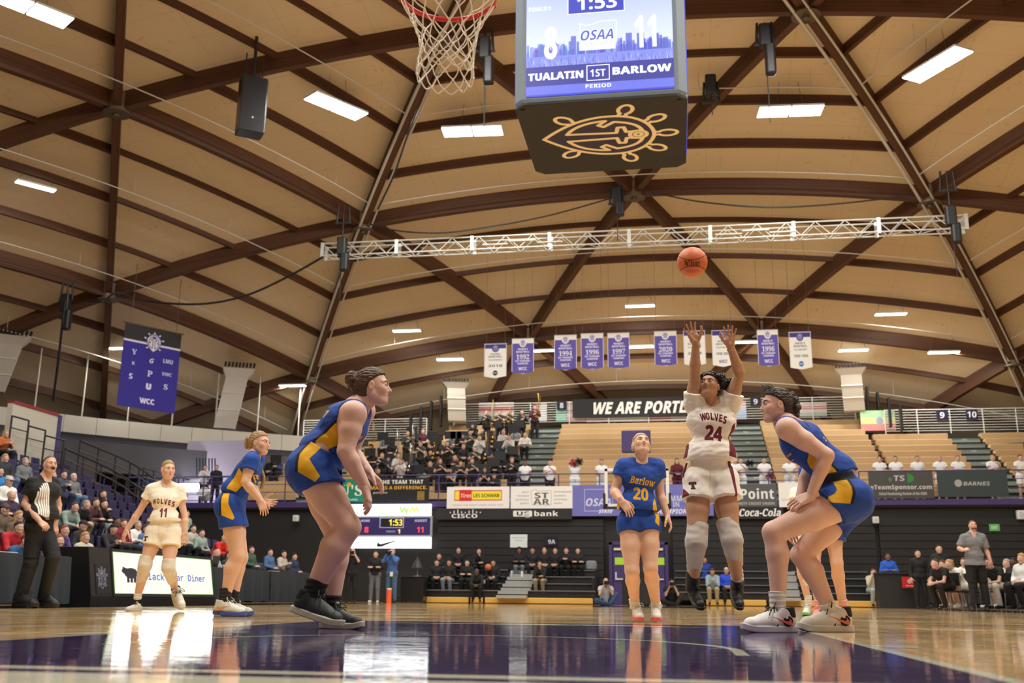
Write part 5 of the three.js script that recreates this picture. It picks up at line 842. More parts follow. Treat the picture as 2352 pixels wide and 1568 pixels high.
const browGeo = merge([-1, 1].map((s) => tube([V(s * 0.013, 0.027, 0.0935), V(s * 0.032, 0.033, 0.0885), V(s * 0.05, 0.028, 0.0755)], 0.0024, 8, 5).scale(1, 1, 1)));
const lipGeo = (() => { const f = new Field(V(-0.03, -0.08, 0.07), V(0.03, -0.045, 0.11), 0.0018); f.ell(V(0, -0.056, 0.0885), V(0.0205, 0.0052, 0.0108), 0.003); f.ell(V(0, -0.068, 0.0872), V(0.0172, 0.0058, 0.0112), 0.003); f.cone(V(-0.02, -0.0615, 0.098), V(0.02, -0.0615, 0.098), 0.0016, 0.0016, 0.002, null, true); return f.mesh(); })();
/* hair in the same frame */
function hairGeo(style, cell = 0.005) {
  const f = new Field(...(style.box ?? [V(-0.125, -0.15, -0.205), V(0.125, 0.165, 0.12)]), cell);
  const puff = style.puff ?? 0.011;
  f.ell(V(0, 0.03, -0.014), V(0.072 + puff, 0.086 + puff, 0.094 + puff), 0.01);
  if (style.full) f.ell(V(0, -0.03, -0.035), V(0.072 + puff, 0.08, 0.07 + puff), 0.03);
  f.clip((x, y, z) => { const ax = Math.abs(x), top = 0.08 - 0.95 * Math.max(0, 0.088 - y) - 5.4 * ax * ax + (style.line ?? 0); const lim = y > -0.005 ? top : (style.full ? -0.018 : -0.03 - 0.25 * (-0.005 - y)); return Math.min(0.05, z - lim); });
  f.clip((x, y) => (style.full ? -0.11 : -0.075) - y);
  if (style.extra) style.extra(f);
  const amp = style.wave ?? 0.003, fr = style.freq ?? 60, cm = cell < 0.006 && !style.box ? 0.0022 : 0;
  f.bump((x, y, z) => amp * (noise(x * fr * 0.5, y * fr * 0.7, z * fr * 0.35) + 0.6 * noise(x * fr * 2, y * fr, z * fr * 0.8)) + cm * Math.sin(Math.atan2(y - 0.02, x) * 30 + 3 * noise(x * 20, y * 20, z * 30)));
  return f.mesh();
}
const strandTubes = (list, r) => merge(list.map((p) => tube(p, r, p.length * 4, 4)));

/* hands: x to the thumb, y along the fingers, z out of the palm */
const handCache = {};
function handGeo(curl = 0.25, spread = 0.12, cell = 0.0035, thumb = 0.75, stagger = 0) {
  const key = [curl, spread, cell, thumb, stagger].join(); if (handCache[key]) return handCache[key];
  const f = new Field(V(-0.1, -0.05, -0.045), V(0.12, 0.22, 0.14), cell), K = 0.006;
  const bx = [0.031, 0.0105, -0.0105, -0.0295], len = [0.068, 0.076, 0.071, 0.056], R = [0.0088, 0.009, 0.0087, 0.0078];
  f.cone(V(0, -0.045, 0), V(0, 0.005, 0), 0.025, 0.027, 0.012); 
  for (let i = 0; i < 4; i++) f.cone(V(bx[i] * 0.6, 0.006, 0), V(bx[i], 0.084 - Math.abs(i - 1.2) * 0.004, 0), 0.0165, 0.0125, 0.014);
  f.ell(V(0.024, 0.034, 0.008), V(0.018, 0.032, 0.016), 0.012); f.ell(V(-0.022, 0.034, 0.006), V(0.014, 0.034, 0.014), 0.01);
  for (let i = 0; i < 4; i++) {
    let p = V(bx[i], 0.086 - Math.abs(i - 1.2) * 0.004, 0), a = curl * 0.55 + stagger * i * 0.16; const s = spread * (1.5 - i);
    [0.44, 0.31, 0.25].forEach((q, k) => { const l = len[i] * q * 1.06, d = V(Math.sin(s) * Math.cos(a), Math.cos(s) * Math.cos(a), Math.sin(a)), e = p.clone().addScaledVector(d, l); f.cone(p, e, R[i] * (1 - k * 0.1), R[i] * (0.9 - k * 0.1), k ? 0.003 : K); p = e; a += curl * (k ? 0.8 : 1.15); });
  }
  let p = V(0.034, 0.018, 0.006), d = V(0.72 * thumb + 0.1, 0.66, 0.3 + 0.3 * curl).normalize();
  [0.042, 0.032, 0.026].forEach((l, k) => { const e = p.clone().addScaledVector(d, l); f.cone(p, e, 0.0145 - k * 0.0022, 0.0118 - k * 0.0016, 0.006); p = e; d = d.clone().add(V(-0.22, 0.22, curl * 0.3)).normalize(); });
  return handCache[key] = f.mesh();
}
function placeHand(h) {                                    // {w, dir, nrm, side, size, curl, spread, cell}
  const Y = h.dir.clone().normalize(), Z0 = h.nrm.clone(), X = Y.clone().cross(Z0).normalize(), Z = X.clone().cross(Y);
  const g = handGeo(h.curl, h.spread, h.cell, h.thumb, h.stagger).clone();
  const m = basisM(X.multiplyScalar(h.side), Y, Z, h.w, h.size ?? 1); g.applyMatrix4(m);
  if (h.side < 0) { const ix = g.index.array; for (let i = 0; i < ix.length; i += 3) { const t = ix[i]; ix[i] = ix[i + 1]; ix[i + 1] = t; } }
  return g;
}
/* ------------------------------------------------ a whole figure from its joints (world positions) */
const BODY = { neck: 0.05, chest: 0.1, chestW: 0.07, waist: 0.092, waistW: 0.05, hip: 0.104, arm: [0.05, 0.043, 0.041, 0.027], leg: [0.092, 0.056, 0.058, 0.036] };
function torsoPrims(f, j, b, grow, k = 0.05, opt = {}) {
  const S = j.sl.clone().sub(j.sr).normalize(), Hx = j.hl.clone().sub(j.hr).normalize(), pel = lerpV(j.hl, j.hr, 0.5), ch = j.chest ?? lerpV(j.neck, pel, 0.32), wa = j.waist ?? lerpV(j.neck, pel, 0.68);
  const off = (p, d, t) => p.clone().addScaledVector(d, t);
  f.cone(off(ch, S, -b.chestW), off(ch, S, b.chestW), b.chest + grow, b.chest + grow, k);
  f.cone(off(wa, Hx, -b.waistW), off(wa, Hx, b.waistW), b.waist + grow, b.waist + grow, k);
  f.cone(ch, wa, b.chest * 0.98 + grow, b.waist + grow, k);
  if (!opt.noHip) { f.cone(off(j.hr, Hx, 0.012), off(j.hl, Hx, -0.012), b.hip + grow, b.hip + grow, k); f.cone(wa, pel, b.waist + grow, b.hip * 0.95 + grow, k); }
  f.cone(lerpV(j.sr, ch, 0.3), lerpV(j.sl, ch, 0.3), 0.062 + grow, 0.062 + grow, k);
  f.cone(lerpV(j.neck, j.sr, 0.25), j.sr, 0.05 + grow, 0.05 + grow, k); f.cone(lerpV(j.neck, j.sl, 0.25), j.sl, 0.05 + grow, 0.05 + grow, k);
  if (b.bust) { const up = j.neck.clone().sub(pel).normalize(), F = S.clone().cross(up).normalize(); for (const s of [-1, 1]) f.ball(off(off(off(ch, S, s * 0.062), F, b.bust), up, -0.03), 0.062 + grow, 0.05); }
  if (b.seat) { const up = j.neck.clone().sub(pel).normalize(), F = Hx.clone().cross(up).normalize(); for (const s of [-1, 1]) f.ball(off(off(pel, Hx, s * 0.07), F, -b.seat), 0.088 + grow, 0.05); }
  return { S, Hx, pel, ch, wa };
}
function bodyMesh(j, b, cell) {
  const pts = Object.values(j).filter((p) => p.isVector3), f = new Field(...boundsOf(pts, 0.17), cell);
  torsoPrims(f, j, b, 0, 0.05);
  f.cone(j.neck, j.head, b.neck * 1.15, b.neck * 0.98, 0.045);
  f.cone(j.neck, lerpV(j.neck, j.chest ?? lerpV(j.hl, j.hr, 0.5), 0.5), b.neck * 1.15, b.chest * 0.86, 0.05);
  for (const s of ['r', 'l']) {
    const S = j['s' + s], E = j['e' + s], W = j['w' + s], H = j['h' + s], K = j['k' + s], A = j['a' + s], [a0, a1, a2, a3] = b.arm, [l0, l1, l2, l3] = b.leg;
    f.ball(S, a0 * 1.14, 0.04); f.cone(S, lerpV(S, E, 0.45), a0 * 1.05, a0 * 0.98, 0.03); f.cone(lerpV(S, E, 0.45), E, a0 * 0.98, a1 * 0.92, 0.02); f.cone(E, lerpV(E, W, 0.28), a1 * 0.93, a2 * 1.05, 0.02); f.cone(lerpV(E, W, 0.28), W, a2 * 1.05, a3, 0.02);
    f.cone(H, lerpV(H, K, 0.5), l0, l0 * 0.86, 0.03); f.cone(lerpV(H, K, 0.5), K, l0 * 0.86, l1 * 0.97, 0.025);
    const back = b.back ?? V(0, 0, 0), c1 = lerpV(K, A, 0.3).addScaledVector(back, 0.018); f.cone(K, c1, l1 * 0.97, l2, 0.025); f.cone(c1, A, l2, l3, 0.025);
  }
  return f.mesh();
}
// planar cloth mapping: left half of the print is the front (or right) side, right half the other
function mapCloth(geo, O, Rv, Uv, Fv, w, h) {
  const g = geo.toNonIndexed(), p = g.attributes.position, n = g.attributes.normal, uv = g.attributes.uv, q = V(0, 0, 0);
  for (let i = 0; i < p.count; i += 3) {
    const s = n.getX(i) + n.getX(i + 1) + n.getX(i + 2), t = n.getY(i) + n.getY(i + 1) + n.getY(i + 2), r = n.getZ(i) + n.getZ(i + 1) + n.getZ(i + 2), front = s * Fv.x + t * Fv.y + r * Fv.z > 0;
    for (let k = i; k < i + 3; k++) { q.fromBufferAttribute(p, k).sub(O); uv.setXY(k, (front ? 0.25 : 0.75) + clamp(q.dot(Rv) / w, -0.5, 0.5) * 0.498, 0.5 + clamp(q.dot(Uv) / h, -0.5, 0.5)); }
  }
  return g;
}
/* shoes: local z to the toe, y up, x sideways */
const shoeCache = {};
function shoeShape(L, cell) {
  const key = L.toFixed(3) + '|' + cell; if (shoeCache[key]) return shoeCache[key];
  const f = new Field(V(-0.075, -0.01, -0.03), V(0.075, 0.16, L + 0.03), cell), w = 0.034;
  f.cone(V(0, 0.052, 0.04), V(0, 0.05, L * 0.45), 0.036, 0.036, 0.02); f.cone(V(-0.012, 0.046, L * 0.45), V(-0.008, 0.04, L - 0.055), 0.033, 0.032, 0.02); f.cone(V(0.014, 0.046, L * 0.45), V(0.016, 0.04, L - 0.06), 0.033, 0.03, 0.02); f.ball(V(0.002, 0.036, L - 0.04), 0.033, 0.02);
  f.cone(V(0, 0.07, 0.045), V(0, 0.118, 0.05), 0.037, 0.041, 0.02, [[V(0, 0.118, 0.05), V(0, 1, 0.1)]]); f.cone(V(0, 0.088, 0.08), V(0, 0.06, L * 0.62), 0.036, 0.03, 0.03); f.cone(V(0, 0.1, 0.085), V(0, 0.135, 0.1), 0.024, 0.02, 0.012);
  f.ball(V(0, 0.13, 0.048), 0.032, 0.012, true);
  f.clip((x, y) => 0.016 - y);
  const upper = f.mesh();
  const s = new THREE.Shape(), out = []; for (let i = 0; i <= 40; i++) { const a = i / 40 * Math.PI * 2, c = Math.cos(a), t = 0.5 - 0.5 * c, ww = 0.034 + 0.0165 * Math.sin(clamp((t - 0.15) / 0.85, 0, 1) * Math.PI * 0.8) - 0.005 * Math.exp(-(((t - 0.42) / 0.12) ** 2)); out.push(new THREE.Vector2(Math.sign(Math.sin(a)) * Math.pow(Math.abs(Math.sin(a)), 0.62) * ww, t * L)); }
  s.setFromPoints(out);
  const sole = new THREE.ExtrudeGeometry(s, { depth: 0.022, bevelEnabled: true, bevelSize: 0.006, bevelThickness: 0.006, bevelSegments: 2 }).rotateX(Math.PI / 2).scale(1, -1, 1); 
  { const ps = sole.attributes.position; for (let i = 0; i < ps.count; i++) { const z = ps.getZ(i), u = clamp((z - L * 0.72) / (L * 0.28), 0, 1); ps.setY(i, ps.getY(i) + 0.006 + u * u * 0.014); } const ix = sole.attributes.position; const arr = ix.array; for (let i = 0; i < arr.length; i += 9) { for (let q = 0; q < 3; q++) { const t = arr[i + q]; arr[i + q] = arr[i + 3 + q]; arr[i + 3 + q] = t; } } sole.computeVertexNormals(); }
  const laces = []; for (let k = 0; k < 6; k++) { const z = 0.1 + k * (L * 0.62 - 0.1) / 5.5, y = 0.125 - k * 0.0085; laces.push(tube([V(-0.03, y - 0.018, z + 0.004), V(0, y + 0.006, z), V(0.03, y - 0.018, z + 0.006)], 0.0032, 8, 4)); }
  for (const q of [-1, 1]) { laces.push(tube([V(0, 0.135, 0.105), V(q * 0.04, 0.145, 0.12), V(q * 0.06, 0.12, 0.135), V(q * 0.02, 0.126, 0.115)], 0.0032, 14, 4)); laces.push(tube([V(0, 0.133, 0.105), V(q * 0.03, 0.11, 0.14), V(q * 0.045, 0.085, 0.155)], 0.003, 8, 4)); }
  const sw = new THREE.Shape(); sw.moveTo(0.02, 0.03); sw.bezierCurveTo(-0.005, 0.005, 0.0, -0.012, 0.028, -0.002); sw.lineTo(0.105, 0.036); sw.lineTo(0.035, 0.014); sw.bezierCurveTo(0.02, 0.01, 0.014, 0.016, 0.02, 0.03);
  const swoosh = new THREE.ExtrudeGeometry(sw, { depth: 0.006, bevelEnabled: false });
  return shoeCache[key] = { upper, sole, laces: merge(laces), swoosh };
}
function addShoe(parent, heel, toe, up, c, cell = 0.006) {   // c: {upper, sole, lace, collar, swoosh, spots}
  const L = heel.distanceTo(toe), [X, Y, Z] = frame(toe.clone().sub(heel), up), g = shoeShape(0.285, cell), s = L / 0.285;
  const root = new THREE.Group(); root.name = 'shoe'; root.applyMatrix4(basisM(X, Y, Z, heel.clone().sub(parent.position), s)); parent.add(root);
  part('upper', g.upper, c.upper, root); part('sole', g.sole, c.sole, root); part('laces', g.laces, c.lace, root);
  if (c.collar) part('heel_collar', (shoeCache['collar' + cell] ??= (() => { const f = new Field(V(-0.07, 0.05, -0.03), V(0.07, 0.16, 0.12), 0.005); f.cone(V(0, 0.085, 0.04), V(0, 0.122, 0.05), 0.0395, 0.0435, 0.01, [[V(0, 0.122, 0.05), V(0, 1, 0.1)]]); f.ball(V(0, 0.13, 0.048), 0.033, 0.008, true); f.half(V(0, 0, 0.075), V(0, -0.45, 1)); f.half(V(0, 0.075, 0), V(0, -1, -0.25)); return f.mesh(); })()), c.collar, root);
  if (c.swoosh) for (const q of [-1, 1]) { const m = part('side_mark', g.swoosh, c.swoosh, root); m.rotation.y = q > 0 ? -Math.PI / 2 : Math.PI / 2; if (q > 0) m.rotation.y = -Math.PI / 2; m.position.set(q > 0 ? 0.0415 : -0.0415, 0.042, q > 0 ? 0.03 : 0.03); m.scale.set(1, 1, 1); m.rotation.y = -Math.PI / 2; if (q < 0) m.position.x -= 0.0; else m.position.x += 0.003; }
  if (c.spots) for (const q of [-1, 1]) { part('heel_patch', new THREE.CylinderGeometry(0.026, 0.026, 0.006, 20).rotateZ(Math.PI / 2).translate(q * 0.0385, 0.056, 0.055), c.spots, root); part('side_patch', new THREE.CylinderGeometry(0.018, 0.018, 0.006, 20).scale(1, 1, 1.5).rotateZ(Math.PI / 2).translate(q * 0.042, 0.04, 0.135), c.spots, root); }
  if (c.tongue) part('tongue_tab', rbox(0.03, 0.05, 0.012, 0.004, 0, 0.128, 0.108), c.tongue, root);
  return root;
}
const skinMat = (r, g, b) => new THREE.MeshPhysicalMaterial({ color: lin(r, g, b), roughness: 0.55, sheen: 0.15, sheenRoughness: 0.5, sheenColor: lin(0.6, 0.35, 0.25) });
const clothBump = dataTex(128, (u, v) => { const n = 0.5 + 0.25 * Math.sin(u * Math.PI * 64) * Math.sin(v * Math.PI * 64) + 0.2 * tnoise(u, v, 12); return [n, n, n]; }); clothBump.repeat.set(6, 6);
const clothMat = (c, o = {}) => new THREE.MeshPhysicalMaterial({ color: c, roughness: 0.8, sheen: 0.12, sheenRoughness: 0.6, sheenColor: lin(0.5, 0.5, 0.5), ...o });

// A player. s: {D, j, body, head:{c, face, up, size, hair, hairMat}, hands:[...], jersey, shorts, bands, shoes}
function player(s) {
  const j = s.j, b = { ...BODY, ...s.body }, base = s.base.clone();
  const root = thing('person', s.label, 'person', base);
  const rel = (g) => g.translate(-base.x, -base.y, -base.z);
  const [hx, hy, hz] = frame(s.head.face, s.head.up), HM = basisM(hx, hy, hz, s.head.c, s.head.size ?? 1);
  const skin = [bodyMesh({ ...j, head: s.head.c.clone().addScaledVector(hy, -0.05 * (s.head.size ?? 1)).addScaledVector(hz, -0.02) }, b, s.cell ?? 0.011), headSkin(s.headCell ?? 0.0035, s.male).clone().applyMatrix4(HM), ...s.hands.map(placeHand)];
  part('body', rel(mergeI(skin)), s.skin, root);
  const face = new THREE.Group(); face.name = 'face'; face.applyMatrix4(basisM(hx, hy, hz, s.head.c.clone().sub(base), s.head.size ?? 1)); root.add(face);
  part('eyes', eyeGeo, eyeWhite, face); part('iris', irisGeo, eyeDark, face); part('lashes', lashGeo, eyeDark, face); part('eyebrows', browGeo, s.head.browMat ?? s.head.hairMat, face); part('lips', lipGeo, s.lip, face);
  const HL = basisM(hx, hy, hz, s.head.c.clone().sub(base), s.head.size ?? 1);
  part('hair', hairGeo(s.head.hair, s.head.hairCell ?? 0.005).applyMatrix4(HL), s.head.hairMat, root);
  if (s.head.strands) part('loose_hair', strandTubes(s.head.strands, 0.0014).applyMatrix4(HL), s.head.hairMat, root);
  const pts = Object.values(j).filter((p) => p.isVector3);
  const nz = (amp, fx, fy) => (x, y, z) => amp * (noise(x * fx, y * fy, z * fx) + 0.55 * noise(x * fx * 2.3 + 5, y * fy * 2.1, z * fx * 2.3));
  { // jersey
    const q = s.jersey, f = new Field(...boundsOf([j.sl, j.sr, j.neck, j.hl, j.hr, j.el, j.er], 0.16), 0.009);
    const t = torsoPrims(f, j, b, q.grow ?? 0.016, 0.05);
    const up = j.neck.clone().sub(t.pel).normalize(), F = t.S.clone().cross(up).normalize();
    for (const k of ['r', 'l']) {
      const S = j['s' + k], E = j['e' + k];
      if (q.sleeve) { const e = lerpV(S, E, q.sleeve), d = E.clone().sub(S).normalize(); f.cone(S, e, b.arm[0] + 0.026, b.arm[0] + 0.03, 0.03, [[e, d]]); }
    }
    if (!q.sleeve) for (const k of ['r', 'l']) {             // armholes
      const S = j['s' + k], E = j['e' + k], o = t.S.clone().multiplyScalar(k === 'l' ? 1 : -1), d = E.clone().sub(S).normalize();
      f.cone(S.clone().addScaledVector(o, 0.015), S.clone().addScaledVector(d, 0.09).addScaledVector(o, 0.03), b.arm[0] * 1.14 + (q.strap ?? 0.014), b.arm[0] * 1.1 + 0.012, 0.006, null, true);
      f.half(S.clone().addScaledVector(o, 0.05), o);
    }
    const nd = s.head.c.clone().sub(j.neck).normalize();
    f.cone(j.neck.clone().addScaledVector(nd, -0.01), j.neck.clone().addScaledVector(nd, 0.12), b.neck + 0.012, b.neck + 0.03, 0.006, null, true);
    f.cone(j.neck.clone().addScaledVector(F, 0.05).addScaledVector(nd, -0.012), j.neck.clone().addScaledVector(F, 0.1).addScaledVector(nd, 0.06), 0.05, 0.07, 0.01, null, true);
    if (!q.side) f.cone(q.hem.clone().addScaledVector(t.Hx, -b.chestW * 0.95), q.hem.clone().addScaledVector(t.Hx, b.chestW * 0.95), b.waist + (q.grow ?? 0.016) + 0.008, b.waist + (q.grow ?? 0.016) + 0.008, 0.06);
    f.half(q.hem, (q.hemDir ?? up).clone().negate().normalize());
    if (q.drop) f.cone(q.drop[0], q.drop[1], 0.03, 0.02, 0.02);
    f.bump(nz(q.fold ?? 0.004, 9, 16));
    const w = 0.8, h = 0.9, O = lerpV(j.neck, t.pel, 0.45);
    const Rv = q.side ? q.side.right : t.S.clone().multiplyScalar(1), Uv = q.side ? q.side.up : up, Fv = q.side ? q.side.out : F;
    const g = mapCloth(f.mesh(), O, Rv, Uv, Fv, w, h);
    const to = (p) => { const d = p.clone().sub(O); return [(0.25 + d.dot(Rv) / w * 0.498), 0.5 - d.dot(Uv) / h]; };
    part('jersey', rel(g), clothMat(0xffffff, { map: canvasTex(q.res ?? 1024, (q.res ?? 1024) * 0.5625, (c, W, H) => { c.fillStyle = q.color; c.fillRect(0, 0, W, H); q.paint?.(c, W, H, (p, back) => { const [a, bb] = to(p); return [(a + (back ? 0.5 : 0)) * W, bb * H]; }, W * 0.498 / w); }), bumpMap: clothBump, bumpScale: 0.0008 }), root);
  }
  if (s.shorts) {
    const q = s.shorts, f = new Field(...boundsOf([j.hl, j.hr, j.kl, j.kr, q.top], 0.19), 0.009);
    const Hx = j.hl.clone().sub(j.hr).normalize(), pel = lerpV(j.hl, j.hr, 0.5), up = (q.up ?? j.neck.clone().sub(pel)).clone().normalize(), F = Hx.clone().cross(up).normalize(), gr = q.grow ?? 0.022;
    f.cone(j.hr, j.hl, b.hip + gr, b.hip + gr, 0.05); f.cone((j.waist ?? lerpV(j.neck, pel, 0.68)).clone().addScaledVector(Hx, -b.waistW), (j.waist ?? lerpV(j.neck, pel, 0.68)).clone().addScaledVector(Hx, b.waistW), b.waist + gr * 0.6, b.waist + gr * 0.6, 0.05); f.cone(lerpV(j.neck, pel, 0.68), pel, b.waist + gr * 0.6, b.hip + gr * 0.7, 0.05);
    if (b.seat) for (const k of [-1, 1]) f.ball(pel.clone().addScaledVector(Hx, k * 0.07).addScaledVector(F, -b.seat), 0.092 + gr, 0.05);
    for (const k of ['r', 'l']) { const H = j['h' + k], K = j['k' + k], e = q.hemP ?? lerpV(H, K, q.len ?? 0.5), d = K.clone().sub(H).normalize(), tilt = q.hemN ?? (q.tilt ? d.clone().addScaledVector(up, q.tilt).normalize() : d); f.cone(H, lerpV(H, K, (q.len ?? 0.5) + 0.15), b.leg[0] + gr, b.leg[0] * 0.9 + (q.flare ?? 0.045), 0.03, [[e, tilt]]); }
    f.half(q.top, up);
    f.bump(nz(q.fold ?? 0.006, 10, 9));
    const w = 0.8, h = 0.9, O = pel;
    const Rv = q.side ? q.side.right : Hx, Uv = q.side ? q.side.up : up, Fv = q.side ? q.side.out : F;
    const g = mapCloth(f.mesh(), O, Rv, Uv, Fv, w, h), to = (p) => { const d = p.clone().sub(O); return [0.25 + d.dot(Rv) / w * 0.498, 0.5 - d.dot(Uv) / h]; };
    part('shorts', rel(g), clothMat(0xffffff, { map: canvasTex(512, 288, (c, W, H) => { c.fillStyle = q.color; c.fillRect(0, 0, W, H); q.paint?.(c, W, H, (p, back) => { const [a, bb] = to(p); return [(a + (back ? 0.5 : 0)) * W, bb * H]; }, W * 0.498 / w); }), bumpMap: clothBump, bumpScale: 0.0008 }), root);
  }
  // socks, knee sleeves, wrist bands: [name, from, to, r0, r1, material]
  for (const [n, a, c, r0, r1, m, mid] of s.bands ?? []) {
    const f = new Field(...boundsOf(mid ? [a, c, mid] : [a, c], Math.max(r0, r1) + 0.03), 0.006), P = mid ? [a, mid, c] : [a, c], R = mid ? [r0, Math.max(r0, r1) * 1.0, r1] : [r0, r1];
    const d0 = P[1].clone().sub(a).normalize().negate(), d1 = c.clone().sub(P[P.length - 2]).normalize();
    for (let i = 0; i + 1 < P.length; i++) f.cone(P[i], P[i + 1], R[i], R[i + 1], 0.02);
    f.half(a, d0); f.half(c, d1); f.bump((x, y, z) => n === 'knee_sleeve' || n === 'trouser_leg' ? 0.004 * noise(x * 14, y * 26, z * 14) : 0.0016 * Math.sin(y * 190));
    part(n, rel(f.mesh()), m, root);
  }
  for (const h of s.shoes ?? []) addShoe(root, h.heel, h.toe, h.up ?? V(0, 1, 0), h.c, h.cell);
  return root;
}

/* ------------------------------------------------ the players */
const BLUE = '#13429c', GOLD = '#e3ae1c', WHITE = '#f0ede2', MAROON = '#6b1a2e', INK = '#10131c';
const sideCam = { right: FLATR.clone(), up: V(0, 1, 0), out: FLATF.clone().negate() };
const mix = (r, u, f = 0) => FLATR.clone().multiplyScalar(r).addScaledVector(V(0, 1, 0), u).addScaledVector(FLATF, f);
const paleSkin = skinMat(0.74, 0.47, 0.37), warmSkin = skinMat(0.72, 0.45, 0.32), tanSkin = skinMat(0.50, 0.275, 0.16), ruddySkin = skinMat(0.64, 0.37, 0.27);
const lipPink = mat(lin(0.45, 0.15, 0.14), 0.4), lipBrown = mat(lin(0.30, 0.11, 0.09), 0.4);
const hairMat = (r, g, b) => mat(lin(r, g, b), 0.55);
const brownHair = hairMat(0.075, 0.042, 0.022), darkHair = hairMat(0.035, 0.024, 0.017), blackHair = hairMat(0.012, 0.009, 0.008), blondHair = hairMat(0.34, 0.22, 0.10), paleBlond = hairMat(0.62, 0.48, 0.28), greyHair = hairMat(0.09, 0.075, 0.065);
const blackCloth = mat(lin(0.012, 0.012, 0.014), 0.85), whiteCloth = mat(lin(0.72, 0.71, 0.66), 0.85), greyKnit = mat(lin(0.52, 0.49, 0.44), 0.9), creamKnit = mat(lin(0.70, 0.66, 0.56), 0.9);
const shoeM = (u, so, la, o = {}) => ({ upper: mat(lin(...u), 0.55), sole: mat(lin(...so), 0.5), lace: mat(lin(...la), 0.7), ...o });
const G = (px, D, y = 0) => { const p = atD(px, 1430, D); p.y = y; return p; };
const poly = (c, pts, col) => { c.fillStyle = col; c.beginPath(); pts.forEach(([x, y], i) => i ? c.lineTo(x, y) : c.moveTo(x, y)); c.closePath(); c.fill(); };
const line = (c, pts, col, w) => { c.strokeStyle = col; c.lineWidth = w; c.lineJoin = 'round'; c.beginPath(); pts.forEach(([x, y], i) => i ? c.lineTo(x, y) : c.moveTo(x, y)); c.stroke(); };

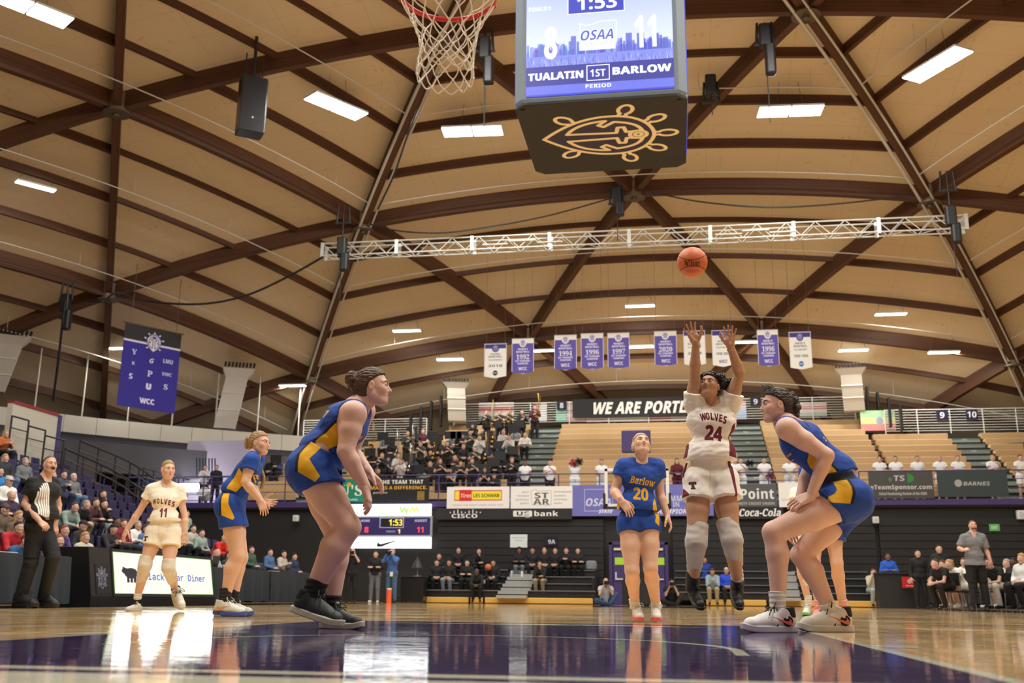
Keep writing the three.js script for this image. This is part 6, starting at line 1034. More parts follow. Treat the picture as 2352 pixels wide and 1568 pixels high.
{ // tall defender crouching at the left, seen from her right side
  const D = 6.5, P = (x, y, d = 0) => atD(x, y, D + d), A = (x, y) => P(620 + x / 4.9, 820 + y / 4.9, -0.12);
  const j = { neck: P(818, 936, 0.01), sr: P(812, 950, -0.16), sl: P(833, 944, 0.17), er: P(794, 1036, -0.2), wr: P(839, 1118, -0.16), el: P(806, 1040, 0.26), wl: P(848, 1086, 0.16), chest: P(793, 972, 0), waist: P(742, 1040, 0), hr: P(714, 1082, -0.095), hl: P(722, 1080, 0.1), kr: P(800, 1210, -0.12), kl: P(780, 1240, 0.12), ar: P(716, 1366, -0.1), al: P(761, 1392, 0.13) };
  const root = player({
    label: 'crouching player in blue and gold sleeveless kit with black socks', j, base: G(735, D), skin: paleSkin, lip: lipPink,
    body: { neck: 0.056, chest: 0.118, chestW: 0.075, waist: 0.125, waistW: 0.05, hip: 0.13, seat: 0.05, bust: 0.05, arm: [0.07, 0.056, 0.051, 0.034], leg: [0.122, 0.078, 0.086, 0.05], back: FLATR.clone().negate() },
    head: { c: P(857, 889, 0.01), face: mix(1, 0.03, 0.02), up: mix(-0.06, 1), size: 1.04, hairMat: brownHair, hair: { puff: 0.013, wave: 0.005, freq: 70, line: 0.0, extra: (f) => { f.ell(V(0, 0.055, -0.135), V(0.045, 0.05, 0.042), 0.006); f.ell(V(0, 0.045, -0.105), V(0.03, 0.03, 0.03), 0.015); f.cone(V(0, 0.03, -0.13), V(0.01, -0.01, -0.125), 0.02, 0.008, 0.02); f.ell(V(0, -0.055, -0.06), V(0.06, 0.045, 0.04), 0.03); } }, strands: Array.from({ length: 14 }, (_, i) => { const a = rr(-0.05, 0.05); return [V(a, rr(-0.02, 0.04), -0.12), V(a * 1.3, rr(-0.05, 0.06), rr(-0.15, -0.135)), V(a * 1.5 + rr(-0.01, 0.01), rr(-0.1, 0.04), rr(-0.165, -0.14))]; }) },
    hands: [{ w: j.wr, dir: mix(0.3, -1, 0), nrm: mix(-1, -0.3, 0.15), side: 1, curl: 0.42, spread: 0.06, size: 1.08 }, { w: j.wl, dir: mix(0.85, -0.75, 0), nrm: mix(-0.6, -0.75, -0.3), side: -1, curl: 0.4, spread: 0.1, size: 1.06 }],
    jersey: { color: BLUE, hem: P(722, 1046), hemDir: mix(0.62, 0.98), side: sideCam,  fold: 0.006, paint: (c, W, H, to, m) => {
      const q = (x, y) => to(A(x, y)); poly(c, [q(800, 720), q(900, 800), q(930, 930), q(745, 1010), q(640, 1062), q(515, 950), q(640, 850)], GOLD); line(c, [q(800, 715), q(640, 845), q(510, 950)], INK, m * 0.016); line(c, [q(820, 600), q(800, 560), q(860, 480), q(1000, 452)], INK, m * 0.012);
      const [x, y] = q(1040, 930); txt(c, 'B', x, y, m * 0.075, GOLD, { style: 'italic bold', font: 'serif', rot: -0.9 }); const [x2, y2] = q(630, 640); txt(c, '1', x2, y2, m * 0.08, GOLD, { rot: 0.8 });
    } },
    shorts: { color: BLUE, top: P(716, 1018), up: mix(0.55, 1), side: sideCam, hemP: P(722, 1124, 0), hemN: mix(0.22, -1), grow: 0.02, flare: 0.035, fold: 0.007, paint: (c, W, H, to, m) => {
      const q = (x, y) => to(A(x, y)); poly(c, [q(490, 945), q(600, 1030), q(485, 1170), q(605, 1365), q(550, 1430), q(350, 1310), q(345, 1180), q(365, 1095), q(430, 1000)], GOLD); line(c, [q(480, 940), q(400, 1030), q(352, 1110), q(342, 1200), q(340, 1312)], INK, m * 0.018); line(c, [q(430, 1500), q(260, 1560)], '#173f92', m * 0.01);
    } },
    bands: [['sock', P(730, 1332, -0.1), P(713, 1380, -0.1), 0.07, 0.06, blackCloth], ['sock', P(761, 1366, 0.13), P(762, 1402, 0.13), 0.064, 0.058, blackCloth]],
    shoes: [{ heel: P(667, 1404, -0.1), toe: G(784, D - 0.16, 0.004), up: mix(0.25, 1), c: shoeM([0.02, 0.036, 0.034], [0.52, 0.53, 0.44], [0.02, 0.05, 0.045], { tongue: mat(lin(0.55, 0.42, 0.32), 0.7), collar: blackCloth }), cell: 0.004 }, { heel: G(736, D + 0.13), toe: G(834, D + 0.02), c: shoeM([0.018, 0.03, 0.03], [0.5, 0.48, 0.42], [0.02, 0.05, 0.045], { tongue: mat(lin(0.55, 0.42, 0.32), 0.7) }), cell: 0.004 }],
  });
  for (const [a, b] of [[[760, 1245], [790, 1330]], [[800, 1270], [805, 1480]]]) part('drawstring', tube([A(a[0], a[1]), A((a[0] + b[0]) / 2 + 4, (a[1] + b[1]) / 2), A(b[0], b[1])].map((p) => p.sub(root.position)), 0.006, 8, 5), blackCloth, root);
}
{ // defender crouching at the right, seen from her left side
  const D = 6.85, P = (x, y, d = 0) => atD(x, y, D + d), A = (x, y) => P(1680 + x / 5.06, 870 + y / 5.06, -0.12);
  const j = { neck: P(1803, 972), sl: P(1808, 984, -0.16), sr: P(1822, 984, 0.17), el: P(1899, 1046, -0.22), wl: P(1862, 1138, -0.17), er: P(1862, 1064, 0.22), wr: P(1826, 1196, 0.1), chest: P(1842, 1014), waist: P(1920, 1088), hl: P(1948, 1148, -0.095), hr: P(1950, 1152, 0.1), kl: P(1776, 1222, -0.12), kr: P(1840, 1274, 0.1), al: P(1788, 1386, -0.12), ar: P(1907, 1400, 0.08) };
  player({
    label: 'crouching player in blue and gold sleeveless kit with white socks and braids', j, base: G(1850, D), skin: paleSkin, lip: lipPink,
    body: { neck: 0.054, chest: 0.115, chestW: 0.07, waist: 0.108, waistW: 0.05, hip: 0.124, seat: 0.05, bust: 0.045, arm: [0.062, 0.05, 0.046, 0.031], leg: [0.116, 0.07, 0.072, 0.044], back: FLATR.clone() },
    head: { c: P(1783, 932), face: mix(-1, 0.0, -0.08), up: mix(0.22, 1), size: 1.0, hairMat: darkHair, hair: { puff: 0.014, wave: 0.005, freq: 80, line: 0.0, extra: (f) => { for (let i = 0; i < 7; i++) { const a = i / 6; f.ball(V(0.012 * Math.sin(i * 2.6), 0.075 - a * 0.17, -0.112 - 0.028 * Math.sin(a * 3.1)), 0.031 - 0.004 * Math.abs(i - 2) * 0.5, 0.006); } f.ell(V(0, -0.06, -0.06), V(0.055, 0.05, 0.05), 0.03); } }, strands: Array.from({ length: 22 }, () => { const a = rr(-0.05, 0.05); return [V(a, rr(0.09, 0.12), rr(0.01, 0.05)), V(a * 1.2, rr(0.12, 0.145), rr(0.04, 0.08)), V(a * 1.3, rr(0.06, 0.15), rr(0.09, 0.13))]; }) },
    hands: [{ w: j.wl, dir: mix(-0.9, -0.42, 0.05), nrm: mix(0.15, -0.75, 0.65), side: -1, curl: 0.28, spread: 0.1, size: 1.04 }, { w: j.wr, dir: mix(-0.2, -1, 0.1), nrm: mix(0.4, 0, -0.8), side: 1, curl: 0.4, spread: 0.08, size: 1.02 }],
    jersey: { color: BLUE, hem: P(1926, 1086), hemDir: mix(-0.15, 0.99), side: sideCam,  fold: 0.006, paint: (c, W, H, to, m) => {
      const q = (x, y) => to(A(x, y)); poly(c, [q(878, 850), q(1000, 880), q(1150, 1000), q(1220, 1090), q(1095, 1150), q(940, 1015), q(888, 950)], GOLD); line(c, [q(1040, 880), q(1150, 1000), q(1225, 1095)], INK, m * 0.016); line(c, [q(885, 560), q(850, 480), q(760, 452), q(600, 470)], INK, m * 0.012);
      const [x, y] = q(690, 945); txt(c, 'Barlow', x, y, m * 0.075, GOLD, { style: 'italic bold', font: 'serif', rot: 1.0, w: m * 0.09 }); const [x3, y3] = q(820, 1170); txt(c, '21', x3, y3, m * 0.12, GOLD, { rot: 1.0, w: m * 0.05 }); const [x2, y2] = q(1100, 690); txt(c, '2', x2, y2, m * 0.05, GOLD, { rot: -0.9 });
    } },
    shorts: { color: BLUE, top: P(1932, 1086), up: mix(-0.15, 1), side: sideCam, hemP: P(1918, 1196, 0), hemN: mix(-0.76, -0.65), grow: 0.02, flare: 0.03, fold: 0.007, paint: (c, W, H, to, m) => {
      const q = (x, y) => to(A(x, y)); poly(c, [q(1165, 1140), q(1300, 1135), q(1345, 1260), q(1352, 1350), q(1325, 1468), q(1060, 1452), q(1075, 1385), q(1150, 1345), q(1180, 1300), q(1170, 1230)], GOLD); line(c, [q(1308, 1135), q(1352, 1265), q(1358, 1350), q(1330, 1470)], INK, m * 0.018); line(c, [q(1050, 1170), q(1420, 1120)], '#122038', m * 0.05);
    } },
    bands: [['sock', P(1785, 1358, -0.12), P(1787, 1396, -0.12), 0.056, 0.048, whiteCloth], ['sock', P(1899, 1384, 0.08), P(1907, 1404, 0.08), 0.055, 0.048, creamKnit]],
    shoes: [{ heel: G(1828, D - 0.12, 0.0), toe: G(1704, D - 0.16), c: shoeM([0.66, 0.66, 0.66], [0.55, 0.55, 0.62], [0.01, 0.01, 0.01], { collar: blackCloth, spots: blackCloth, swoosh: mat(lin(0.72, 0.13, 0.09), 0.5) }), cell: 0.004 }, { heel: G(1957, D + 0.1), toe: G(1834, D + 0.04), c: shoeM([0.66, 0.63, 0.56], [0.6, 0.58, 0.54], [0.01, 0.01, 0.01], { collar: blackCloth, spots: blackCloth, swoosh: mat(lin(0.72, 0.16, 0.09), 0.5) }), cell: 0.004 }],
  });
}
{ // the shooter in the air
  const D = 8.05, P = (x, y, d = 0) => atD(x, y, D + d), B = (x, y) => P(1530 + x / 4.355, 720 + y / 4.355, -0.1), C = (x, y) => P(1530 + x / 3.92, 1030 + y / 3.92, -0.1);
  const j = { neck: P(1633, 930, 0.02), sr: P(1594, 925, 0), sl: P(1676, 928, 0), er: P(1596, 856, -0.1), wr: P(1598, 786, -0.2), el: P(1699, 857, -0.1), wl: P(1677, 793, -0.22), chest: P(1634, 968, 0), waist: P(1632, 1040, 0), hr: P(1606, 1102, 0), hl: P(1659, 1102, 0), kr: P(1599, 1242, -0.12), kl: P(1681, 1236, -0.12), ar: P(1594, 1324, 0.22), al: P(1694, 1332, 0.22) };
  const blk = shoeM([0.010, 0.010, 0.011], [0.014, 0.014, 0.015], [0.012, 0.012, 0.012]);
  const root = player({
    label: 'shooter in white kit numbered 24 leaping with both arms raised', j, base: G(1640, D, 0), skin: tanSkin, lip: lipBrown,
    body: { neck: 0.05, chest: 0.106, chestW: 0.072, waist: 0.108, waistW: 0.06, hip: 0.1, bust: 0.035, arm: [0.056, 0.042, 0.04, 0.028], leg: [0.1, 0.066, 0.066, 0.042], back: FLATF.clone() },
    head: { c: P(1629, 889, -0.04), face: mix(-0.42, 0.34, -0.85), up: mix(0.16, 1, 0.3), size: 0.98, hairMat: blackHair, hairCell: 0.005, hair: { box: [V(-0.13, -0.12, -0.17), V(0.2, 0.19, 0.13)], puff: 0.016, wave: 0.008, freq: 110, extra: (f) => { let q = 99; const h = () => { q = (q * 16807) % 2147483647; return q / 2147483647; }; for (let i = 0; i < 90; i++) { const a = h() * 6.3, e = Math.acos(2 * h() - 1), r = 0.055 + 0.02 * h(); f.ball(V(0.085 + r * Math.sin(e) * Math.cos(a) * 1.05, 0.075 + r * Math.cos(e) * 0.85, -0.05 + r * Math.sin(e) * Math.sin(a)), 0.011 + 0.005 * h(), 0.003); } f.ell(V(0.075, 0.07, -0.05), V(0.065, 0.055, 0.055), 0.01); for (let i = 0; i < 60; i++) { const a = h() * 3.14, e = h() * 2.6 - 1.3; f.ball(V(0.09 * Math.sin(e), 0.035 + 0.098 * Math.cos(e) * Math.sin(a * 0.5 + 0.8), -0.02 + 0.07 * Math.cos(a)), 0.011, 0.003); } } } },
    hands: [{ w: j.wr, dir: mix(-0.38, 0.92, -0.1), nrm: mix(0.1, -0.12, -1), side: 1, curl: 0.16, spread: 0.24, size: 1.0 }, { w: j.wl, dir: mix(0.02, 1, -0.15), nrm: mix(-0.2, -0.1, -1), side: -1, curl: 0.24, spread: 0.2, size: 0.98 }],
    jersey: { color: WHITE, hem: P(1632, 1058), hemDir: V(0, 1, 0), sleeve: 0.36, grow: 0.02, fold: 0.008, paint: (c, W, H, to, m) => {
      const q = (x, y) => to(B(x, y)); poly(c, [q(150, 1060), q(215, 1085), q(245, 1140), q(252, 1220), q(238, 1330), q(215, 1430), q(150, 1440)], MAROON); poly(c, [q(700, 1080), q(662, 1120), q(640, 1200), q(630, 1330), q(622, 1430), q(720, 1440)], MAROON);
      'WOLVES'.split('').forEach((s, i) => { const t = i - 2.5, [x, y] = q(472 + t * 43, 1062 - 22 + 2.6 * t * t + t * 6); txt(c, s, x, y, m * 0.082, MAROON, { rot: t * 0.07, w: m * (s === 'W' ? 0.042 : 0.031), fat: m * 0.004 }); });
      const [x, y] = q(470, 1205); txt(c, '24', x, y, m * 0.155, MAROON, { w: m * 0.14, fat: m * 0.008, rot: 0.06 }); line(c, [q(330, 830), q(420, 930), q(470, 950), q(520, 900)], '#d8d5cc', m * 0.008); const [a, b] = q(375, 925); txt(c, '▲', a, b, m * 0.02, '#3a3436');
    } },
    shorts: { color: WHITE, top: P(1632, 1048), up: V(0, 1, 0), len: 0.34, grow: 0.024, flare: 0.042, fold: 0.007, paint: (c, W, H, to, m) => {
      const q = (x, y) => to(C(x, y)); poly(c, [q(120, 120), q(165, 130), q(150, 330), q(205, 420), q(120, 450)], MAROON); poly(c, [q(555, 110), q(600, 110), q(640, 470), q(622, 470)], MAROON); const [x, y] = q(235, 335); txt(c, 'T', x, y, m * 0.07, '#1b1114', { font: 'serif', fat: m * 0.01 }); txt(c, 'T', x, y, m * 0.066, MAROON, { font: 'serif' }); line(c, [q(210, 408), q(382, 395)], '#dedad0', m * 0.006); line(c, [q(410, 470), q(620, 455)], '#dedad0', m * 0.006); line(c, [q(392, 130), q(388, 400)], '#d5d2c8', m * 0.006);
    } },
    bands: [['waistband', P(1632, 1050), P(1632, 1066), 0.001, 0.001, whiteCloth], ['knee_sleeve', P(1603, 1204, -0.08), P(1594, 1310, 0.2), 0.083, 0.055, greyKnit, P(1599, 1246, -0.12)], ['knee_sleeve', P(1669, 1194, -0.08), P(1690, 1296, 0.14), 0.083, 0.058, greyKnit, P(1681, 1240, -0.12)], ['sock', P(1691, 1306, 0.17), P(1694, 1334, 0.22), 0.052, 0.05, whiteCloth]].slice(1),
    shoes: [{ heel: P(1584, 1358, 0.34), toe: P(1612, 1404, 0.16), up: mix(0.1, 0.6, -0.75), c: blk, cell: 0.004 }, { heel: P(1682, 1354, 0.34), toe: P(1700, 1404, 0.16), up: mix(0.05, 0.6, -0.75), c: blk, cell: 0.004 }],
  });
  for (const [a, b, r] of [[[1592, 1310, 0.2], [1590, 1350, 0.27], 0.056], [[1694, 1330, 0.2], [1693, 1356, 0.27], 0.054]]) { const p = P(...a).sub(root.position), q = P(...b).sub(root.position); const f = new Field(...boundsOf([p, q], 0.09), 0.007); f.cone(p, q, r, r * 0.98, 0.01); const d = q.clone().sub(p).normalize(); f.half(p, d.clone().negate()); part('ankle_collar', f.mesh(), blk.upper, root); }
  for (const [p, t] of [[P(1577, 1064, -0.02), P(1568, 1095, -0.02)]]) part('loose_hem', bar(p.sub(root.position), t.sub(root.position), 0.035, 0.012), mat(lin(0.14, 0.015, 0.03), 0.8), root);
  for (const [x, y, d] of [[1594, 1290, 0.07], [1689, 1282, 0.05]]) { const c = P(x, y, d).sub(root.position); part('sleeve_logo', merge([-1, 1].map((s) => new THREE.TorusGeometry(0.012, 0.0035, 6, 14, 4.2).rotateZ(s > 0 ? 0.5 : 3.6).translate(s * 0.013, 0, 0))).applyMatrix4(basisM(FLATR, V(0, 1, 0), FLATF.clone().negate(), c.addScaledVector(FLATF, -0.07))), blackCloth, root); }
}
{ // fair-haired player looking up
  const D = 9.4, P = (x, y, d = 0) => atD(x, y, D + d), B = (x, y) => P(1380 + x / 5.805, 970 + y / 5.805, -0.1);
  const j = { neck: P(1473, 1061, 0.02), sr: P(1432, 1071), sl: P(1509, 1072), er: P(1411, 1128, 0), wr: P(1430, 1152, -0.2), el: P(1516, 1136, 0.05), wl: P(1532, 1183, -0.02), chest: P(1471, 1095), waist: P(1465, 1155), hr: P(1445, 1200), hl: P(1489, 1200), kr: P(1452, 1311, -0.08), kl: P(1494, 1304, -0.08), ar: P(1458, 1384, 0.14), al: P(1507, 1388, 0.12) };
  const c = shoeM([0.68, 0.66, 0.58], [0.7, 0.12, 0.12], [0.7, 0.72, 0.6], { tongue: mat(lin(0.75, 0.35, 0.28), 0.7) });
  player({
    label: 'fair-haired player in blue kit numbered 20 looking up at the ball', j, base: G(1480, D), skin: warmSkin, lip: lipPink,
    body: { neck: 0.048, chest: 0.1, chestW: 0.07, waist: 0.096, waistW: 0.055, hip: 0.092, bust: 0.04, arm: [0.048, 0.042, 0.041, 0.028], leg: [0.1, 0.064, 0.062, 0.04], back: FLATF.clone() },
    head: { c: P(1473, 1022, -0.03), face: mix(0.14, 0.42, -0.9), up: mix(0, 1, 0.4), size: 0.98, hairMat: paleBlond, browMat: blondHair, hair: { puff: 0.009, wave: 0.003, extra: (f) => { f.ell(V(-0.075, -0.02, -0.02), V(0.018, 0.04, 0.03), 0.02); f.ell(V(0.075, -0.02, -0.02), V(0.018, 0.04, 0.03), 0.02); f.ell(V(0, 0.0, -0.115), V(0.035, 0.05, 0.03), 0.02); } } },
    hands: [{ w: j.wr, dir: mix(0.55, -0.8, -0.15), nrm: mix(-0.2, -0.2, 1), side: 1, curl: 0.4, spread: 0.1, size: 0.98 }, { w: j.wl, dir: mix(0.35, -0.9, -0.1), nrm: mix(-0.9, -0.2, 0.2), side: -1, curl: 0.42, spread: 0.1, size: 0.98 }],
    jersey: { color: BLUE, hem: P(1466, 1172), hemDir: mix(0.04, 1), sleeve: 0.42, grow: 0.018, fold: 0.006, paint: (c2, W, H, to, m) => {
      const q = (x, y) => to(B(x, y)); poly(c2, [q(220, 860), q(285, 840), q(312, 900), q(285, 980), q(250, 1160), q(200, 1160)], GOLD); poly(c2, [q(720, 1000), q(690, 1080), q(690, 1180), q(760, 1180)], GOLD);
      const [x, y] = q(545, 790); txt(c2, 'Barlow', x, y, m * 0.085, GOLD, { style: 'italic bold', font: 'serif', w: m * 0.225, rot: 0.1, fat: m * 0.003 }); const [a, b] = q(530, 958); txt(c2, '20', a, b, m * 0.15, GOLD, { w: m * 0.14, fat: m * 0.006, rot: 0.04 }); const [e, f] = q(403, 612); txt(c2, '▲', e, f, m * 0.022, '#e6ddc8'); const [g2, h2] = q(550, 684); txt(c2, '●', g2, h2, m * 0.018, '#e0b070'); line(c2, [q(440, 520), q(520, 600), q(600, 605), q(632, 540)], '#143a86', m * 0.014);
    } },
    shorts: { color: BLUE, top: P(1466, 1164), up: V(0, 1, 0), len: 0.22, tilt: 0.3, grow: 0.014, flare: 0.02, fold: 0.006, paint: (c2, W, H, to, m) => { const q = (x, y) => to(B(x, y)); poly(c2, [q(700, 1150), q(735, 1250), q(720, 1330), q(780, 1380), q(800, 1150)], GOLD); poly(c2, [q(150, 1300), q(225, 1400), q(215, 1470), q(150, 1470)], GOLD); line(c2, [q(215, 1150), q(720, 1165)], '#123a80', m * 0.02); } },
    bands: [['sock', P(1456, 1374, 0.12), P(1459, 1396, 0.15), 0.048, 0.047, creamKnit], ['sock', P(1506, 1382, 0.11), P(1508, 1398, 0.13), 0.047, 0.046, whiteCloth]],
    shoes: [{ heel: G(1459, D + 0.23, 0.05), toe: G(1471, D - 0.03), c, cell: 0.005 }, { heel: G(1507, D + 0.2, 0.035), toe: G(1508, D - 0.07), c, cell: 0.005 }],
  });
}
{ // blue player with open hands, seen from her right side
  const D = 10.1, P = (x, y, d = 0) => atD(x, y, D + d), A = (x, y) => P(470 + x / 3.483, 980 + y / 3.483, -0.1);
  const j = { neck: P(582, 1047), sr: P(577, 1058, -0.15), sl: P(590, 1054, 0.15), er: P(564, 1107, -0.2), wr: P(598, 1150, -0.16), el: P(574, 1112, 0.2), wl: P(601, 1152, 0.06), chest: P(571, 1082), waist: P(540, 1125), hr: P(527, 1164, -0.09), hl: P(532, 1164, 0.09), kr: P(545, 1277, -0.1), kl: P(553, 1280, 0.1), ar: P(518, 1372, -0.1), al: P(537, 1372, 0.1) };
  const c = shoeM([0.62, 0.64, 0.55], [0.05, 0.09, 0.35], [0.7, 0.68, 0.62], { swoosh: mat(lin(0.8, 0.3, 0.1), 0.5), tongue: mat(lin(0.65, 0.58, 0.52), 0.7) });
  const root = player({
    label: 'blue-kitted player with a bun and ponytail standing with open palms', j, base: G(530, D), skin: warmSkin, lip: lipPink,
    body: { neck: 0.047, chest: 0.1, chestW: 0.066, waist: 0.098, waistW: 0.045, hip: 0.108, seat: 0.035, bust: 0.04, arm: [0.05, 0.045, 0.043, 0.028], leg: [0.104, 0.07, 0.072, 0.043], back: FLATR.clone().negate() },
    head: { c: P(596, 1018), face: mix(0.95, -0.02, -0.3), up: mix(-0.04, 1), size: 1.0, hairMat: blondHair, hair: { puff: 0.011, wave: 0.004, freq: 70, extra: (f) => { f.ell(V(0, 0.04, -0.13), V(0.032, 0.038, 0.03), 0.01); f.ell(V(0, -0.01, -0.14), V(0.026, 0.045, 0.024), 0.02); f.ell(V(0, -0.06, -0.07), V(0.05, 0.045, 0.035), 0.03); } } },
    hands: [{ w: j.wr, dir: mix(0.4, -0.9, 0), nrm: mix(-0.4, -0.3, 0.9), side: 1, curl: 0.38, spread: 0.12, size: 0.96, cell: 0.0045 }, { w: j.wl, dir: mix(1, -0.12, 0), nrm: mix(0.1, 0.45, -0.9), side: -1, curl: 0.15, spread: 0.12, size: 0.96, cell: 0.0045, thumb: 1 }],
    jersey: { color: BLUE, hem: P(534, 1134), hemDir: mix(0.22, 1), sleeve: 0.44, side: sideCam, grow: 0.018, fold: 0.005, res: 512, paint: (c2, W, H, to, m) => { const q = (x, y) => to(A(x, y)); poly(c2, [q(290, 335), q(320, 380), q(310, 470), q(262, 525), q(182, 495)], GOLD); const [x, y] = q(405, 415); txt(c2, 'B', x, y, m * 0.09, GOLD, { style: 'italic bold', font: 'serif', rot: -0.4 }); } },
    shorts: { color: BLUE, top: P(530, 1128), up: mix(0.15, 1), side: sideCam, len: 0.42, tilt: -0.25, grow: 0.02, flare: 0.035, paint: (c2, W, H, to, m) => { const q = (x, y) => to(A(x, y)); poly(c2, [q(150, 510), q(212, 510), q(216, 625), q(264, 735), q(248, 752), q(152, 710)], GOLD); line(c2, [q(148, 520), q(150, 712)], INK, m * 0.018); line(c2, [q(110, 520), q(300, 530)], INK, m * 0.025); } },
    bands: [['ankle_sock', P(518, 1350, -0.1), P(517, 1384, -0.1), 0.06, 0.058, blackCloth], ['ankle_sock', P(537, 1354, 0.1), P(537, 1386, 0.1), 0.055, 0.054, blackCloth]],
    shoes: [{ heel: G(489, D - 0.1, 0.02), toe: G(563, D - 0.16), c, cell: 0.005 }, { heel: G(508, D + 0.1), toe: G(580, D + 0.04), c, cell: 0.005 }],
  });
  part('ponytail', merge([0, 1, 2].map((k) => tube([[583, 1036], [592, 1056], [600, 1080], [604, 1100], [601, 1122]].map(([x, y], i) => P(x + (k - 1) * 2.2 * Math.sin(i * 1.7 + k), y, 0.02 + k * 0.012).sub(root.position)), 0.017 - k * 0.003, 16, 6))), blondHair, root);
}
{ // white player number 11 on the wing
  const D = 12.8, P = (x, y, d = 0) => atD(x, y, D + d), B = (x, y) => P(270 + x / 4.126, 1040 + y / 4.126, -0.1);
  const j = { neck: P(381, 1112, 0.02), sr: P(349, 1124, -0.02), sl: P(411, 1126, 0.06), er: P(318, 1177), wr: P(291, 1216, -0.02), el: P(424, 1186, 0.06), wl: P(426, 1224, 0.02), chest: P(380, 1146), waist: P(378, 1192), hr: P(360, 1222), hl: P(394, 1223, 0.03), kr: P(333, 1296, -0.06), kl: P(387, 1303, -0.06), ar: P(316, 1368, 0.06), al: P(402, 1352, 0.22) };
  const c = shoeM([0.68, 0.66, 0.58], [0.6, 0.58, 0.5], [0.02, 0.02, 0.02], { collar: blackCloth });
  player({
    label: 'player in white kit numbered 11 with pale knee sleeves near the lit board', j, base: G(350, D), skin: warmSkin, lip: lipPink,
    body: { neck: 0.047, chest: 0.1, chestW: 0.07, waist: 0.1, waistW: 0.055, hip: 0.106, bust: 0.04, arm: [0.047, 0.041, 0.039, 0.027], leg: [0.1, 0.066, 0.066, 0.04], back: FLATF.clone() },
    head: { c: P(386, 1079, -0.03), face: mix(0.62, 0.0, -0.78), up: V(0, 1, 0), size: 1.02, hairMat: blondHair, hair: { puff: 0.008, wave: 0.003, extra: (f) => f.ell(V(0, 0.02, -0.12), V(0.03, 0.035, 0.03), 0.02) } },
    hands: [{ w: j.wr, dir: mix(-0.3, -0.95, -0.1), nrm: mix(0.6, -0.2, 0.7), side: 1, curl: 0.3, spread: 0.12, size: 0.96, cell: 0.005 }, { w: j.wl, dir: mix(0, -1, 0), nrm: mix(-0.6, 0, 0.75), side: -1, curl: 0.3, spread: 0.14, size: 0.96, cell: 0.005 }],
    jersey: { color: '#efe8d4', hem: P(378, 1197), hemDir: V(0, 1, 0), sleeve: 0.42, grow: 0.02, fold: 0.006, paint: (c2, W, H, to, m) => { const q = (x, y) => to(B(x, y)); poly(c2, [q(280, 440), q(322, 470), q(325, 560), q(300, 620), q(270, 620)], MAROON); poly(c2, [q(600, 460), q(580, 520), q(572, 610), q(610, 620)], MAROON); 'WOLVES'.split('').forEach((s, i) => { const t = i - 2.5, [x, y] = q(440 + t * 35, 462 + 1.8 * t * t + t * 4); txt(c2, s, x, y, m * 0.082, MAROON, { rot: t * 0.06, w: m * 0.036, fat: m * 0.004 }); }); const [x, y] = q(437, 568); txt(c2, '11', x, y, m * 0.15, MAROON, { w: m * 0.1, fat: m * 0.008 }); const [a, b] = q(365, 383); txt(c2, '▲', a, b, m * 0.02, '#3a3436'); } },
    shorts: { color: '#efe8d4', top: P(378, 1190), up: V(0, 1, 0), len: 0.4, grow: 0.024, flare: 0.04, paint: (c2, W, H, to, m) => { const q = (x, y) => to(B(x, y)); const [x, y] = q(268, 812); txt(c2, 'T', x, y, m * 0.075, '#1b1114', { font: 'serif', fat: m * 0.008 }); line(c2, [q(395, 650), q(392, 850)], '#d5cfba', m * 0.006); } },
    bands: [['knee_sleeve', P(337, 1277, -0.05), P(322, 1340, 0.03), 0.08, 0.056, creamKnit, P(333, 1298, -0.06)], ['knee_sleeve', P(388, 1284, -0.05), P(396, 1336, 0.14), 0.08, 0.056, creamKnit, P(387, 1304, -0.06)], ['sock', P(317, 1362, 0.05), P(316, 1376, 0.06), 0.047, 0.047, whiteCloth], ['sock', P(401, 1348, 0.2), P(403, 1358, 0.23), 0.047, 0.047, blackCloth]],
    shoes: [{ heel: G(323, D + 0.1), toe: G(286, D - 0.06), c, cell: 0.006 }, { heel: P(398, 1364, 0.3), toe: G(416, D + 0.1, 0.01), up: mix(0.3, 0.7, -0.6), c, cell: 0.006 }],
  });
}
